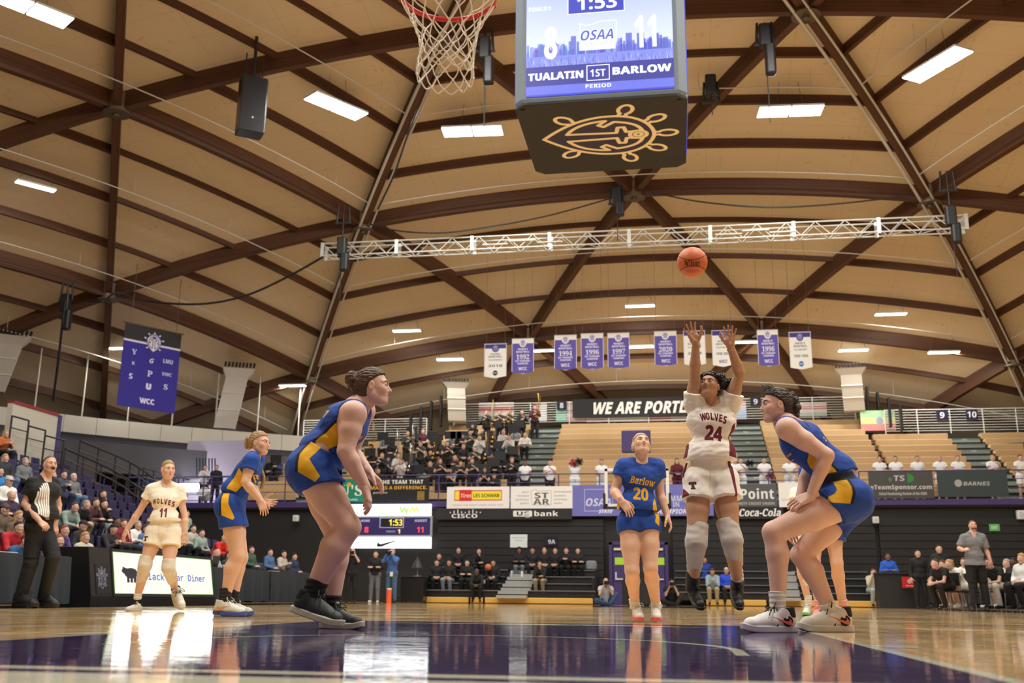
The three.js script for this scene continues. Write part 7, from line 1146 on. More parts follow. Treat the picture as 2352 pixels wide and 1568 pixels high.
{ // referee
  const D = 14.4, P = (x, y, d = 0) => atD(x, y, D + d), B = (x, y) => P(x / 4.125, 1020 + y / 4.125, -0.2);
  const j = { neck: P(103, 1097, 0.02), sr: P(75, 1108, -0.1), sl: P(122, 1108, 0.16), er: P(57, 1157, -0.12), wr: P(93, 1198, -0.28), el: P(134, 1160, 0.2), wl: P(126, 1204, 0.1), chest: P(100, 1130), waist: P(95, 1178), hr: P(80, 1208, -0.06), hl: P(103, 1208, 0.1), kr: P(71, 1290, -0.06), kl: P(122, 1280, 0), ar: P(44, 1374, 0.06), al: P(100, 1368, 0.28) };
  const c = shoeM([0.01, 0.01, 0.011], [0.012, 0.012, 0.012], [0.01, 0.01, 0.01]), trouser = mat(lin(0.012, 0.012, 0.014), 0.8);
  const root = player({
    label: 'referee in black shirt with striped chest and black trousers', j, base: G(75, D), skin: ruddySkin, lip: lipBrown, male: true,
    body: { neck: 0.062, chest: 0.128, chestW: 0.085, waist: 0.145, waistW: 0.06, hip: 0.125, arm: [0.06, 0.05, 0.05, 0.034], leg: [0.1, 0.068, 0.062, 0.045] },
    head: { c: P(115, 1067, -0.02), face: mix(0.72, 0.02, -0.66), up: V(0, 1, 0), size: 1.08, hairMat: greyHair, hair: { puff: 0.005, wave: 0.002, line: -0.03 } },
    hands: [{ w: j.wr, dir: mix(0.75, -0.6, -0.2), nrm: mix(-0.4, -0.6, 0.6), side: 1, curl: 0.75, spread: 0.04, size: 1.12, cell: 0.005 }, { w: j.wl, dir: mix(0.3, -0.9, 0), nrm: mix(-0.8, 0, 0.3), side: -1, curl: 0.5, spread: 0.05, size: 1.1, cell: 0.006 }],
    jersey: { color: '#141416', hem: P(95, 1190), hemDir: V(0, 1, 0), sleeve: 0.62, grow: 0.022, fold: 0.006, res: 512, paint: (c2, W, H, to, m) => { const q = (x, y) => to(B(x, y)); for (let i = 0; i < 6; i++) { const x0 = 345 + i * 33, x1 = x0 + 20, top = 430 - i * 22 - (i === 0 ? -15 : 0) + (i > 3 ? (i - 3) * 16 : 0), bot = 665 + i * 8; line(c2, [q(x0 + 18, top), q(x0 + 16 + i * 2, (top + bot) / 2), q(x0 + 10 - i, bot)], '#e9e7e0', m * 0.022); } } },
    shorts: { color: '#131315', top: P(95, 1184), up: V(0, 1, 0), len: 0.9, grow: 0.016, flare: 0.014 },
    bands: [['trouser_leg', P(74, 1270, -0.05), P(43, 1384, 0.06), 0.098, 0.08, trouser, P(71, 1290, -0.05)], ['trouser_leg', P(118, 1258, 0.02), P(99, 1374, 0.28), 0.098, 0.078, trouser, P(122, 1281, 0)]],
    shoes: [{ heel: G(26, D + 0.1), toe: G(80, D - 0.12), c, cell: 0.007 }, { heel: G(84, D + 0.34, 0.04), toe: G(126, D + 0.12), c, cell: 0.007 }],
  });
  const [hx, hy, hz] = frame(mix(0.72, 0.02, -0.66), V(0, 1, 0)), M = basisM(hx, hy, hz, P(115, 1067, -0.02).sub(root.position), 1.08);
  part('mustache', tube([V(-0.03, -0.052, 0.088), V(0, -0.042, 0.105), V(0.03, -0.052, 0.088)], 0.008, 8, 6).applyMatrix4(M), greyHair, root);
  part('whistle', merge([rbox(0.02, 0.018, 0.045, 0.005, 0, -0.06, 0.12), new THREE.SphereGeometry(0.013, 8, 6).translate(0, -0.064, 0.138)]).applyMatrix4(M), blackCloth, root);
  part('belt', (() => { const f = new Field(...boundsOf([j.hr, j.hl, j.waist], 0.22), 0.012); torsoPrims(f, j, { ...BODY, chest: 0.128, chestW: 0.085, waist: 0.145, waistW: 0.06, hip: 0.125 }, 0.03, 0.05); f.half(P(95, 1184), V(0, 1, 0)); f.half(P(95, 1191), V(0, -1, 0)); return f.mesh().translate(-root.position.x, -root.position.y, -root.position.z); })(), blackGloss, root);
}
{ // the coach standing by the bench
  const D = 23.6, P = (x, y, d = 0) => atD(x, y, D + d);
  const j = { neck: P(2234, 1224), sr: P(2214, 1234), sl: P(2256, 1234), er: P(2203, 1259, 0), wr: P(2213, 1263, -0.25), el: P(2266, 1264), wl: P(2275, 1288, -0.1), chest: P(2235, 1246), waist: P(2238, 1276), hr: P(2229, 1298), hl: P(2250, 1298), kr: P(2233, 1342), kl: P(2259, 1342), ar: P(2238, 1384, 0.02), al: P(2267, 1385, 0.02) };
  const c = shoeM([0.01, 0.01, 0.011], [0.012, 0.012, 0.012], [0.01, 0.01, 0.01]), trouser = mat(lin(0.012, 0.012, 0.014), 0.8);
  const root = player({
    label: 'coach in charcoal quarter-zip and black trousers standing before the bench', j, base: G(2250, D), skin: ruddySkin, lip: lipBrown, male: true, cell: 0.016, headCell: 0.005,
    body: { neck: 0.062, chest: 0.12, chestW: 0.09, waist: 0.115, waistW: 0.065, hip: 0.115, arm: [0.062, 0.05, 0.05, 0.034], leg: [0.1, 0.068, 0.062, 0.045] },
    head: { c: P(2234, 1207), face: mix(-0.12, 0.12, -1), up: V(0, 1, 0), size: 1.06, hairMat: darkHair, hairCell: 0.007, hair: { puff: 0.006, wave: 0.002, line: -0.006 } },
    hands: [{ w: j.wr, dir: mix(0.8, 0.25, -0.3), nrm: mix(0, -0.6, 0.6), side: 1, curl: 0.8, spread: 0.03, size: 1.1, cell: 0.006 }, { w: j.wl, dir: mix(0, -1, 0), nrm: mix(-0.8, 0, 0.3), side: -1, curl: 0.5, spread: 0.05, size: 1.1, cell: 0.006 }],
    jersey: { color: '#7b7d80', hem: P(2238, 1298), hemDir: V(0, 1, 0), sleeve: 0.8, grow: 0.026, fold: 0.01, res: 256 },
    shorts: { color: '#131315', top: P(2238, 1290), up: V(0, 1, 0), len: 0.9, grow: 0.014, flare: 0.014 },
    bands: [['trouser_leg', P(2232, 1330), P(2238, 1387, 0.02), 0.094, 0.078, trouser], ['trouser_leg', P(2257, 1330), P(2267, 1388, 0.02), 0.094, 0.078, trouser]],
    shoes: [{ heel: G(2238, D + 0.1), toe: G(2236, D - 0.18), c, cell: 0.008 }, { heel: G(2268, D + 0.1), toe: G(2272, D - 0.18), c, cell: 0.008 }],
  });
  const [hx, hy, hz] = frame(mix(-0.12, 0.12, -1), V(0, 1, 0)), M = basisM(hx, hy, hz, P(2234, 1207).sub(root.position), 1.06);
  part('beard', (() => { const f = new Field(V(-0.08, -0.13, -0.03), V(0.08, -0.02, 0.12), 0.005); f.ell(V(0, -0.07, 0.04), V(0.056, 0.052, 0.058), 0.02); f.ell(V(0, -0.045, 0.11), V(0.03, 0.02, 0.04), 0.01, true); f.half(V(0, -0.045, 0), V(0, 1, 0)); return f.mesh(); })().applyMatrix4(M), darkHair, root);
}
{ // a blue player almost hidden behind the right defender, one hand raised
  const D = 11.4, P = (x, y, d = 0) => atD(x, y, D + d), B = (x, y) => P(x, y, -0.1);
  const j = { neck: P(1880, 1072), sr: P(1850, 1082), sl: P(1912, 1084), er: P(1852, 1135, -0.1), wr: P(1862, 1120, -0.3), el: P(1938, 1128, 0.05), wl: P(1941, 1084, -0.1), chest: P(1880, 1108), waist: P(1882, 1160), hr: P(1872, 1196), hl: P(1910, 1196), kr: P(1870, 1292, -0.05), kl: P(1922, 1292, -0.05), ar: P(1880, 1384, 0.1), al: P(1936, 1388, 0.1) };
  const c = shoeM([0.75, 0.28, 0.22], [0.6, 0.5, 0.45], [0.7, 0.3, 0.25]);
  player({
    label: 'blue-kitted player mostly hidden behind the braided defender with one hand up', j, base: G(1905, D), skin: warmSkin, lip: lipPink, cell: 0.013, headCell: 0.006,
    body: { leg: [0.1, 0.066, 0.066, 0.042], back: FLATF.clone() },
    head: { c: P(1880, 1040), face: mix(-0.6, 0.2, -0.8), up: V(0, 1, 0), size: 1, hairMat: darkHair, hairCell: 0.008, hair: { puff: 0.01 } },
    hands: [{ w: j.wr, dir: mix(-0.5, -0.5, -0.4), nrm: mix(0, -0.5, 0.6), side: 1, curl: 0.4, spread: 0.05, size: 0.96, cell: 0.005 }, { w: j.wl, dir: mix(-0.1, 1, 0), nrm: mix(-0.9, 0, -0.5), side: -1, curl: 0.35, spread: 0.08, size: 0.98, cell: 0.0045 }],
    jersey: { color: BLUE, hem: P(1882, 1172), hemDir: V(0, 1, 0), sleeve: 0.42, grow: 0.018, res: 256, paint: (c2, W, H, to, m) => { const [x, y] = to(B(1850, 1136)); txt(c2, 'Barlow', x, y, m * 0.09, GOLD, { style: 'italic bold', font: 'serif', w: m * 0.2 }); } },
    shorts: { color: BLUE, top: P(1882, 1166), up: V(0, 1, 0), len: 0.5, grow: 0.022, flare: 0.04 },
    bands: [['sock', P(1935, 1376, 0.08), P(1938, 1396, 0.1), 0.05, 0.05, mat(lin(0.75, 0.4, 0.33), 0.85)], ['sock', P(1879, 1376, 0.08), P(1881, 1396, 0.1), 0.05, 0.05, mat(lin(0.75, 0.4, 0.33), 0.85)]],
    shoes: [{ heel: G(1938, D + 0.14), toe: G(1950, D - 0.12), c, cell: 0.006 }, { heel: G(1882, D + 0.14), toe: G(1874, D - 0.12), c, cell: 0.006 }],
  });
}
{ // a white player behind the pair on the right
  const D = 14.2, P = (x, y, d = 0) => atD(x, y, D + d);
  const j = { neck: P(1852, 1122), sr: P(1826, 1132), sl: P(1876, 1132), er: P(1822, 1172, -0.1), wr: P(1818, 1196, -0.2), el: P(1882, 1176), wl: P(1880, 1208, -0.1), chest: P(1851, 1152), waist: P(1853, 1190), hr: P(1842, 1216), hl: P(1869, 1216), kr: P(1838, 1292, -0.05), kl: P(1872, 1292, -0.05), ar: P(1856, 1378, 0.1), al: P(1884, 1380, 0.1) };
  const c = shoeM([0.7, 0.7, 0.64], [0.12, 0.45, 0.16], [0.7, 0.7, 0.66]);
  player({
    label: 'white-kitted player in green-soled shoes hidden behind the crouching braided defender', j, base: G(1868, D), skin: warmSkin, lip: lipPink, cell: 0.015, headCell: 0.006,
    body: { leg: [0.098, 0.064, 0.064, 0.04], back: FLATF.clone() },
    head: { c: P(1852, 1096), face: mix(-0.2, 0.1, -1), up: V(0, 1, 0), size: 1, hairMat: brownHair, hairCell: 0.008, hair: { puff: 0.01 } },
    hands: [{ w: j.wr, dir: mix(0, -1, -0.2), nrm: mix(0.6, 0, 0.5), side: 1, curl: 0.4, spread: 0.05, size: 0.96, cell: 0.006 }, { w: j.wl, dir: mix(0, -1, -0.2), nrm: mix(-0.6, 0, 0.5), side: -1, curl: 0.4, spread: 0.05, size: 0.96, cell: 0.006 }],
    jersey: { color: WHITE, hem: P(1853, 1200), hemDir: V(0, 1, 0), sleeve: 0.42, grow: 0.018, res: 256 },
    shorts: { color: WHITE, top: P(1853, 1194), up: V(0, 1, 0), len: 0.45, grow: 0.022, flare: 0.04 },
    bands: [['knee_sleeve', P(1838, 1282, -0.05), P(1850, 1344, 0.05), 0.075, 0.055, whiteCloth], ['sock', P(1856, 1366, 0.08), P(1857, 1386, 0.1), 0.05, 0.05, whiteCloth], ['sock', P(1884, 1368, 0.08), P(1885, 1388, 0.1), 0.05, 0.05, whiteCloth]],
    shoes: [{ heel: G(1858, D + 0.14), toe: G(1850, D - 0.12), c, cell: 0.006 }, { heel: G(1886, D + 0.14), toe: G(1890, D - 0.12), c, cell: 0.006 }],
  });
}
{ // the ball
  const p = atD(1590, 602, 7.5), tx = canvasTex(1024, 512, (g, W, H) => {
    g.fillStyle = '#cf6a3c'; g.fillRect(0, 0, W, H); for (let i = 0; i < 16000; i++) { g.fillStyle = `rgba(${rnd() < 0.5 ? '110,40,15' : '235,140,95'},0.16)`; g.fillRect(rnd() * W, rnd() * H, 2, 2); }
    g.strokeStyle = '#241410'; g.lineWidth = 7; for (const k of [0.4, 0.63]) { g.beginPath(); for (let x = 0; x <= W; x += 8) { const y = H * k + (k < 0.5 ? -1 : 1) * -26 * Math.cos((x / W - 0.5) * Math.PI * 4); x ? g.lineTo(x, y) : g.moveTo(x, y); } g.stroke(); } g.beginPath(); g.moveTo(0, 0); g.lineTo(0, H); g.stroke(); g.fillRect(W * 0.995, 0, 6, H);
    txt(g, 'Wilson', W * 0.5, H * 0.525, 92, '#1c0e0b', { font: 'serif', w: 172, fat: 3, rot: 0.03 }); txt(g, 'EVOLUTION', W * 0.5, H * 0.7, 48, '#7a3420', { font: 'serif', w: 170 }); g.strokeStyle = '#a64a2a'; g.lineWidth = 3; g.beginPath(); g.arc(W * 0.47, H * 0.31, 18, 0, 7); g.stroke(); txt(g, 'GAME BALL', W * 0.47, H * 0.31, 10, '#a64a2a');
  });
  const nb = waveTex.clone(); nb.repeat.set(8, 4);
  const m = one('basketball', new THREE.SphereGeometry(0.1165, 48, 32), mat(0xffffff, 0.5, { map: tx, bumpMap: nb, bumpScale: 0.001 }), 'orange leather basketball in flight above the shooter', 'basketball');
  m.position.copy(p); const d = EYE.clone().sub(p).normalize(); m.quaternion.setFromRotationMatrix(new THREE.Matrix4().makeBasis(...frame(d, V(0, 1, 0)))); m.rotateY(-Math.PI / 2); m.rotateX(0.0);
}

/* ------------------------------------------------ everybody else */
// poses in a local frame: facing +z, +x is the person's left; seated poses start at the seat, standing ones at the floor
const SIT = (lean, arms, o = {}) => {
  const c = Math.cos(lean), s = Math.sin(lean), up = (x, y, z = 0) => V(x, 0.09 + (y - 0.09) * c - z * s * 0, (y - 0.09) * s + z), [e, w, e2, w2] = arms;
  return { seated: true, j: { neck: up(0, 0.55), head: up(0, 0.64, 0.02), sl: up(0.165, 0.5), sr: up(-0.165, 0.5), el: V(...e), wl: V(...w), er: V(-(e2 ?? e)[0], (e2 ?? e)[1], (e2 ?? e)[2]), wr: V(-(w2 ?? w)[0], (w2 ?? w)[1], (w2 ?? w)[2]), hl: V(0.09, 0.1, 0), hr: V(-0.09, 0.1, 0), kl: V(o.knee ?? 0.13, 0.1, 0.41), kr: V(-(o.knee ?? 0.13), 0.1, 0.41), al: V(0.12, -0.3, 0.27), ar: V(-0.12, -0.3, 0.27) }, headC: up(0, 0.7, 0.03), look: o.look ?? V(0, -0.05, 1) };
};
const STAND = (arms, o = {}) => { const [e, w, e2, w2] = arms; return { j: { neck: V(0, 1.42, 0), head: V(0, 1.5, 0.02), sl: V(0.165, 1.36, 0), sr: V(-0.165, 1.36, 0), el: V(...e), wl: V(...w), er: V(-(e2 ?? e)[0], (e2 ?? e)[1], (e2 ?? e)[2]), wr: V(-(w2 ?? w)[0], (w2 ?? w)[1], (w2 ?? w)[2]), hl: V(0.09, 0.92, 0), hr: V(-0.09, 0.92, 0), kl: V(0.11, 0.5, 0.02), kr: V(-0.11, 0.5, 0.02), al: V(0.12, 0.1, 0), ar: V(-0.12, 0.1, 0) }, headC: V(0, 1.57, 0.03), look: o.look ?? V(0, 0, 1) }; };
const POSES = {
  lap: SIT(-0.05, [[0.24, 0.27, 0.02], [0.09, 0.19, 0.26]]), lean: SIT(0.55, [[0.2, 0.2, 0.34], [0.05, 0.16, 0.52]]), crossed: SIT(0.02, [[0.25, 0.28, 0.08], [-0.07, 0.3, 0.2]]),
  chin: SIT(0.35, [[0.17, 0.22, 0.33], [0.03, 0.5, 0.34], [0.2, 0.2, 0.32], [-0.03, 0.24, 0.42]]), clap: SIT(0.1, [[0.24, 0.3, 0.12], [0.04, 0.38, 0.3]]), phone: SIT(0.3, [[0.18, 0.22, 0.3], [0.04, 0.34, 0.4]], { look: V(0, -0.5, 1) }),
  stand: STAND([[0.23, 1.1, -0.02], [0.25, 0.86, 0.06]]), crossedStand: STAND([[0.25, 1.13, 0.06], [-0.08, 1.15, 0.2]]), cameraUp: STAND([[0.22, 1.28, 0.24], [0.07, 1.53, 0.22]]), cheer: STAND([[0.24, 1.55, 0.05], [0.12, 1.76, 0.08]]), rail: STAND([[0.24, 1.12, 0.08], [0.08, 1.08, 0.26]]), play: STAND([[0.24, 1.16, 0.14], [0.07, 1.3, 0.32], [0.22, 1.12, 0.16], [0.06, 1.18, 0.34]]),
  snap: SIT(0.25, [[0.2, 0.3, 0.22], [0.06, 0.63, 0.3]]), floorSnap: SIT(0.3, [[0.2, 0.3, 0.3], [0.05, 0.62, 0.34]]),
};
{ const p = POSES.floorSnap.j; p.kl.set(0.3, 0.3, 0.36); p.kr.set(-0.3, 0.12, 0.4); p.al.set(0.1, 0.04, 0.5); p.ar.set(0.05, 0.02, 0.3); }
const poseGeo = {};
function personGeo(pose, sleeve) {
  const key = pose + sleeve; if (poseGeo[key]) return poseGeo[key];
  const { j, headC, look } = POSES[pose], b = BODY, C = 0.021, [hx, hy, hz] = frame(look, V(0, 1, 0)), out = {};
  const pts = Object.values(j), bd = () => new Field(...boundsOf(pts, 0.17), C);
  const skin = [headSkin(0.008, false).clone().applyMatrix4(basisM(hx, hy, hz, headC))];
  for (const s of [1, -1]) { const k = s > 0 ? 'l' : 'r', E = j['e' + k], W = j['w' + k], d = W.clone().sub(E).normalize(); let n = V(-s * 0.7, -0.5, -0.2); skin.push(placeHand({ w: W, dir: d, nrm: n, side: -s, curl: 0.5, spread: 0.04, cell: 0.008 })); }
  { const f = new Field(...boundsOf(pts, 0.1), 0.015); f.cone(j.neck, j.head, 0.055, 0.05, 0.02); for (const k of ['l', 'r']) f.cone(lerpV(j['s' + k], j['e' + k], sleeve === 'short' ? 0.3 : 0.9), j['e' + k], 0.042, 0.038, 0.02), f.cone(j['e' + k], j['w' + k], 0.036, 0.026, 0.02); if (sleeve === 'kit') { for (const k of ['l', 'r']) { f.cone(lerpV(j['h' + k], j['k' + k], 0.6), j['k' + k], 0.075, 0.06, 0.02); f.cone(j['k' + k], j['a' + k], 0.056, 0.04, 0.02); } } skin.push(f.mesh()); }
  out.skin = mergeI(skin);
  { const f = bd(); torsoPrims(f, j, b, 0.024, 0.05); for (const k of ['l', 'r']) { const S = j['s' + k], E = j['e' + k], W = j['w' + k]; if (sleeve === 'long') { f.cone(S, E, 0.066, 0.056, 0.03); const e = lerpV(E, W, 0.94); f.cone(E, e, 0.054, 0.042, 0.02, [[e, W.clone().sub(E).normalize()]]); } else { const e = lerpV(S, E, 0.5); f.cone(S, e, 0.068, 0.07, 0.03, [[e, E.clone().sub(S).normalize()]]); } } const pel = lerpV(j.hl, j.hr, 0.5), up = j.neck.clone().sub(pel).normalize(); f.half(pel.clone().addScaledVector(up, POSES[pose].seated ? 0.0 : -0.04), up.clone().negate()); f.cone(j.neck, j.neck.clone().addScaledVector(up, 0.12), 0.056, 0.075, 0.01, null, true); f.bump((x, y, z) => 0.007 * noise(x * 11, y * 15, z * 11)); out.top = f.mesh(); }
  { const f = bd(); f.cone(j.hr, j.hl, b.hip + 0.02, b.hip + 0.02, 0.04); const pel = lerpV(j.hl, j.hr, 0.5); f.cone(pel, lerpV(pel, j.neck, 0.25), 0.1, 0.1, 0.04); for (const k of ['l', 'r']) { const H = j['h' + k], K = j['k' + k], A = j['a' + k]; if (sleeve === 'kit') { const e = lerpV(H, K, 0.75); f.cone(H, K, 0.11, 0.1, 0.03, [[e, K.clone().sub(H).normalize()]]); } else { f.cone(H, K, 0.1, 0.078, 0.03); f.cone(K, A, 0.076, 0.06, 0.02); } } out.bottom = f.mesh(); }
  { const f = new Field(...boundsOf([j.al, j.ar], 0.24), 0.014); for (const k of ['l', 'r']) { const A = j['a' + k]; const y = A.y - 0.055; f.cone(V(A.x, y, A.z - 0.03), V(A.x * 1.15, y - 0.008, A.z + 0.17), 0.04, 0.036, 0.01); f.cone(V(A.x, y, A.z), A, 0.042, 0.045, 0.01); } f.clip((x, y) => (Math.min(j.al.y, j.ar.y) - 0.1) - y); out.shoes = f.mesh(); }
  out.head = basisM(hx, hy, hz, headC);
  return poseGeo[key] = out;
}
const HAIRS = { short: hairGeo({ puff: 0.008, wave: 0.003 }, 0.009), long: hairGeo({ puff: 0.012, full: true, wave: 0.004, extra: (f) => { f.cone(V(0.06, -0.05, -0.03), V(0.075, -0.22, 0.0), 0.035, 0.025, 0.03); f.cone(V(-0.06, -0.05, -0.03), V(-0.075, -0.22, 0.0), 0.035, 0.025, 0.03); f.cone(V(0, -0.05, -0.07), V(0, -0.22, -0.06), 0.05, 0.035, 0.03); }, box: [V(-0.14, -0.27, -0.15), V(0.14, 0.15, 0.12)] }, 0.01), tail: hairGeo({ puff: 0.008, extra: (f) => { f.ell(V(0, 0.08, -0.12), V(0.03, 0.03, 0.03), 0.01); f.cone(V(0, 0.07, -0.13), V(0.02, -0.12, -0.13), 0.026, 0.016, 0.02); } }, 0.009), curly: hairGeo({ puff: 0.034, full: true, wave: 0.012, freq: 70 }, 0.009), bald: hairGeo({ puff: 0.004, line: -0.085 }, 0.009) };
const capGeo = (() => { const f = new Field(V(-0.11, 0.0, -0.13), V(0.11, 0.16, 0.2), 0.008); f.ell(V(0, 0.045, -0.012), V(0.086, 0.088, 0.108), 0.01); f.half(V(0, 0.045, 0), V(0, -1, 0)); f.ell(V(0, 0.05, 0.1), V(0.065, 0.012, 0.075), 0.008); return f.mesh(); })();
const SK = { pale: mat(lin(0.60, 0.37, 0.28), 0.6), tan: mat(lin(0.45, 0.26, 0.16), 0.6), brown: mat(lin(0.2, 0.105, 0.06), 0.6), dark: mat(lin(0.09, 0.05, 0.032), 0.6) };
const HR = { brown: cmat('#4a3322'), dark: cmat('#241a14'), black: cmat('#14110f'), blond: cmat('#b08a56'), grey: cmat('#9a958e'), white: cmat('#cfcac2'), red: cmat('#7a4428') };
const labelCount = {};
function addPerson(p, turn, pose, o) {                    // o: {top, bottom, hair:[style, colour], skin, sleeve, label, group, cap, shoes}
  const g = personGeo(pose, o.sleeve ?? 'long'), root = thing('person', o.label, 'person', p, turn, o.group);
  if (o.scale) root.scale.setScalar(o.scale);
  part('body', g.skin, SK[o.skin ?? 'pale'], root); part('top', g.top, cmat(o.top), root); part(o.sleeve === 'kit' ? 'shorts' : 'trousers', g.bottom, cmat(o.bottom ?? '#20222a'), root); part('shoes', g.shoes, cmat(o.shoes ?? '#1b1b1c'), root);
  const [hs, hc] = o.hair ?? ['short', 'brown']; const h = part('hair', HAIRS[hs], HR[hc], root); h.applyMatrix4(g.head);
  if (o.cap) { const c = part('cap', capGeo, cmat(o.cap), root); c.applyMatrix4(g.head); }
  return root;
}
const turnTo = (dx, dz) => Math.atan2(dx, dz);
const colourWord = { '#b5652c': 'orange', '#2e7ab8': 'bright blue', '#e8e6e0': 'white', '#3a2a4a': 'plum', '#6a5a4a': 'brown', '#c02838': 'red', '#2d5f92': 'denim blue', '#3a4a5a': 'slate', '#6e7276': 'grey', '#16161a': 'black', '#5a3a3e': 'mauve', '#2a2c32': 'charcoal', '#7a1c2c': 'maroon', '#243050': 'navy', '#8fa39a': 'sage', '#4a6a94': 'blue', '#b8b2a4': 'beige', '#5a4a8a': 'purple', '#3a5a48': 'green', '#9ab0c8': 'pale blue', '#c8c2b4': 'cream', '#d0281e': 'scarlet' };
const seatOf = (head, pose) => head.clone().sub(POSES[pose].headC);
// spectators in the left stand: head pixel, pose, top, trousers, hair, extras
const crowdL = [[12, 996, 'clap', '#b5652c', '#20222a', 'long', 'blond'], [16, 1052, 'lap', '#2a2c32', '#5b7590', 'long', 'blond'], [4, 1083, 'lap', '#2e7ab8', '#20222a', 'short', 'dark'], [25, 1106, 'lap', '#e8e6e0', '#2a2c32', 'short', 'grey', { cap: '#b9bbbd' }], [28, 1139, 'crossed', '#3a2a4a', '#20222a', 'bald', 'grey'], [16, 1170, 'lap', '#6a5a4a', '#20222a', 'short', 'dark', { cap: '#4a4440' }], [49, 1186, 'lap', '#6a5a4a', '#20222a', 'long', 'blond'], [20, 1212, 'lean', '#c02838', '#20222a', 'short', 'dark'], [36, 1242, 'lean', '#2d5f92', '#20222a', 'short', 'brown'], [96, 1190, 'lap', '#3a5a48', '#20222a', 'short', 'brown'], [126, 1092, 'lap', '#2a2c32', '#20222a', 'short', 'grey'], [145, 1090, 'clap', '#3a4a5a', '#243050', 'short', 'dark'], [173, 1096, 'lap', '#6e7276', '#5b7590', 'short', 'white'], [226, 1135, 'chin', '#2a2c32', '#20222a', 'long', 'dark'], [228, 1158, 'chin', '#16161a', '#aeb9c6', 'long', 'dark'], [209, 1155, 'chin', '#5a3a3e', '#20222a', 'short', 'brown'], [180, 1160, 'lean', '#16161a', '#8d8568', 'short', 'grey'], [152, 1165, 'lean', '#8fa39a', '#20222a', 'short', 'brown'], [196, 1207, 'lap', '#2a2c32', '#20222a', 'short', 'dark', { cap: '#1d1d22' }], [201, 1234, 'lap', '#c8c2b4', '#20222a', 'long', 'blond'], [126, 1219, 'lean', '#5a4a8a', '#20222a', 'short', 'red'], [120, 1185, 'lap', '#3a2a4a', '#20222a', 'short', 'dark'], [273, 1198, 'lap', '#7a1c2c', '#20222a', 'short', 'black', { skin: 'brown' }], [288, 1202, 'lap', '#7a1c2c', '#20222a', 'long', 'brown'], [318, 1206, 'crossed', '#e8e6e0', '#243050', 'short', 'grey'], [413, 1206, 'lap', '#e8e6e0', '#20222a', 'long', 'brown'], [432, 1180, 'lap', '#8fa39a', '#20222a', 'short', 'brown'], [447, 1214, 'lap', '#b8b2a4', '#20222a', 'long', 'dark'], [467, 1224, 'lap', '#8fa39a', '#20222a', 'short', 'dark'], [62, 1060, 'lap', '#6e7276', '#20222a', 'short', 'grey'], [340, 1215, 'lap', '#4a6a94', '#20222a', 'long', 'brown'], [250, 1215, 'phone', '#2a2c32', '#20222a', 'long', 'black']];
const hairWord = { long: 'long-haired', short: 'short-haired', bald: 'balding', curly: 'curly-haired', tail: 'ponytailed' };
crowdL.forEach(([x, y, pose, top, bottom, hs, hc, e = {}]) => {
  const h = onStand(x, y, 0.78), p = seatOf(V(0, h.y, 0), pose); const k = Math.round((ST.x0 - (h.x + 0.05)) / ST.run - 0.45), row = standRow(clamp(k, 0, ST.n - 1));
  addPerson(V(h.x - 0.05, h.y - POSES[pose].headC.y, h.z), turnTo(1, 0.3), pose, { top, bottom, hair: [hs, hc], label: `${hc === 'dark' || hc === 'brown' ? 'dark' : hc} ${hairWord[hs]} spectator in ${colourWord[top] ?? 'dark'} top${e.cap ? ' and cap' : ''} seated on the left stand`, group: 'spectators in the left stand', ...e });
});
// people at and behind the courtside tables
const chairProto = (() => { const g = new THREE.Group(); part('seat', rbox(0.44, 0.04, 0.42, 0.015, 0, 0.44, 0), blackSeat, g); part('backrest', rbox(0.42, 0.3, 0.03, 0.012, 0, 0.72, -0.2), blackSeat, g); for (const [x, z] of [[-0.2, 0.18], [0.2, 0.18], [-0.2, -0.19], [0.2, -0.19]]) part('leg', tube([V(x, 0, z * 1.1), V(x, z < 0 ? 0.85 : 0.44, z)], 0.012, 1, 5), edgeStrip, g); return g; })();
function chairAt(p, turn, label, group) { const c = chairProto.clone(); c.name = numbered('folding_chair'); c.position.copy(p); c.rotation.y = turn; c.userData = { label, category: 'chair', group }; scene.add(c); }
for (const [x, y, pose, top, bottom, hs, hc, label, X = -10.0, e = {}] of [
  [478, 1290, 'phone', '#9ab0c8', '#20222a', 'bald', 'dark', 'man in glasses and pale blue shirt at the laptop', -9.75], [494, 1238, 'lean', '#d0281e', '#20222a', 'bald', 'white', 'white-haired man in a scarlet jumper behind the laptop table'],
  [528, 1262, 'lap', '#2a2c32', '#20222a', 'short', 'brown', 'man in charcoal behind the table beside the scarlet jumper', -9.9], [577, 1262, 'lap', '#3a5a48', '#20222a', 'long', 'dark', 'woman in patterned green jacket behind the draped table'], [620, 1268, 'lap', '#4a6a94', '#16161a', 'short', 'dark', 'man in dark suit and blue shirt at the draped table'], [646, 1272, 'clap', '#b8b2a4', '#20222a', 'long', 'dark', 'woman with pale scarf clapping at the draped table'], [676, 1278, 'lap', '#243050', '#20222a', 'short', 'dark', 'man in navy top at the end of the draped tables'],
  [98, 1240, 'lean', '#5a4a8a', '#20222a', 'short', 'red', 'red-haired person in purple leaning on the table behind the referee', -9.8]]) {
  const far = X === -10.0, h = far ? onStand(x, y, 0.78) : onX(x, y, X), b = V(far ? h.x : X, far ? h.y - POSES[pose].headC.y : 0.46, h.z); addPerson(b, turnTo(1, 0.2), pose, { top, bottom, hair: [hs, hc], label, ...e }); if (!far) chairAt(V(X, 0, h.z), Math.PI / 2, 'black folding chair behind the courtside tables', 'courtside chairs');
}
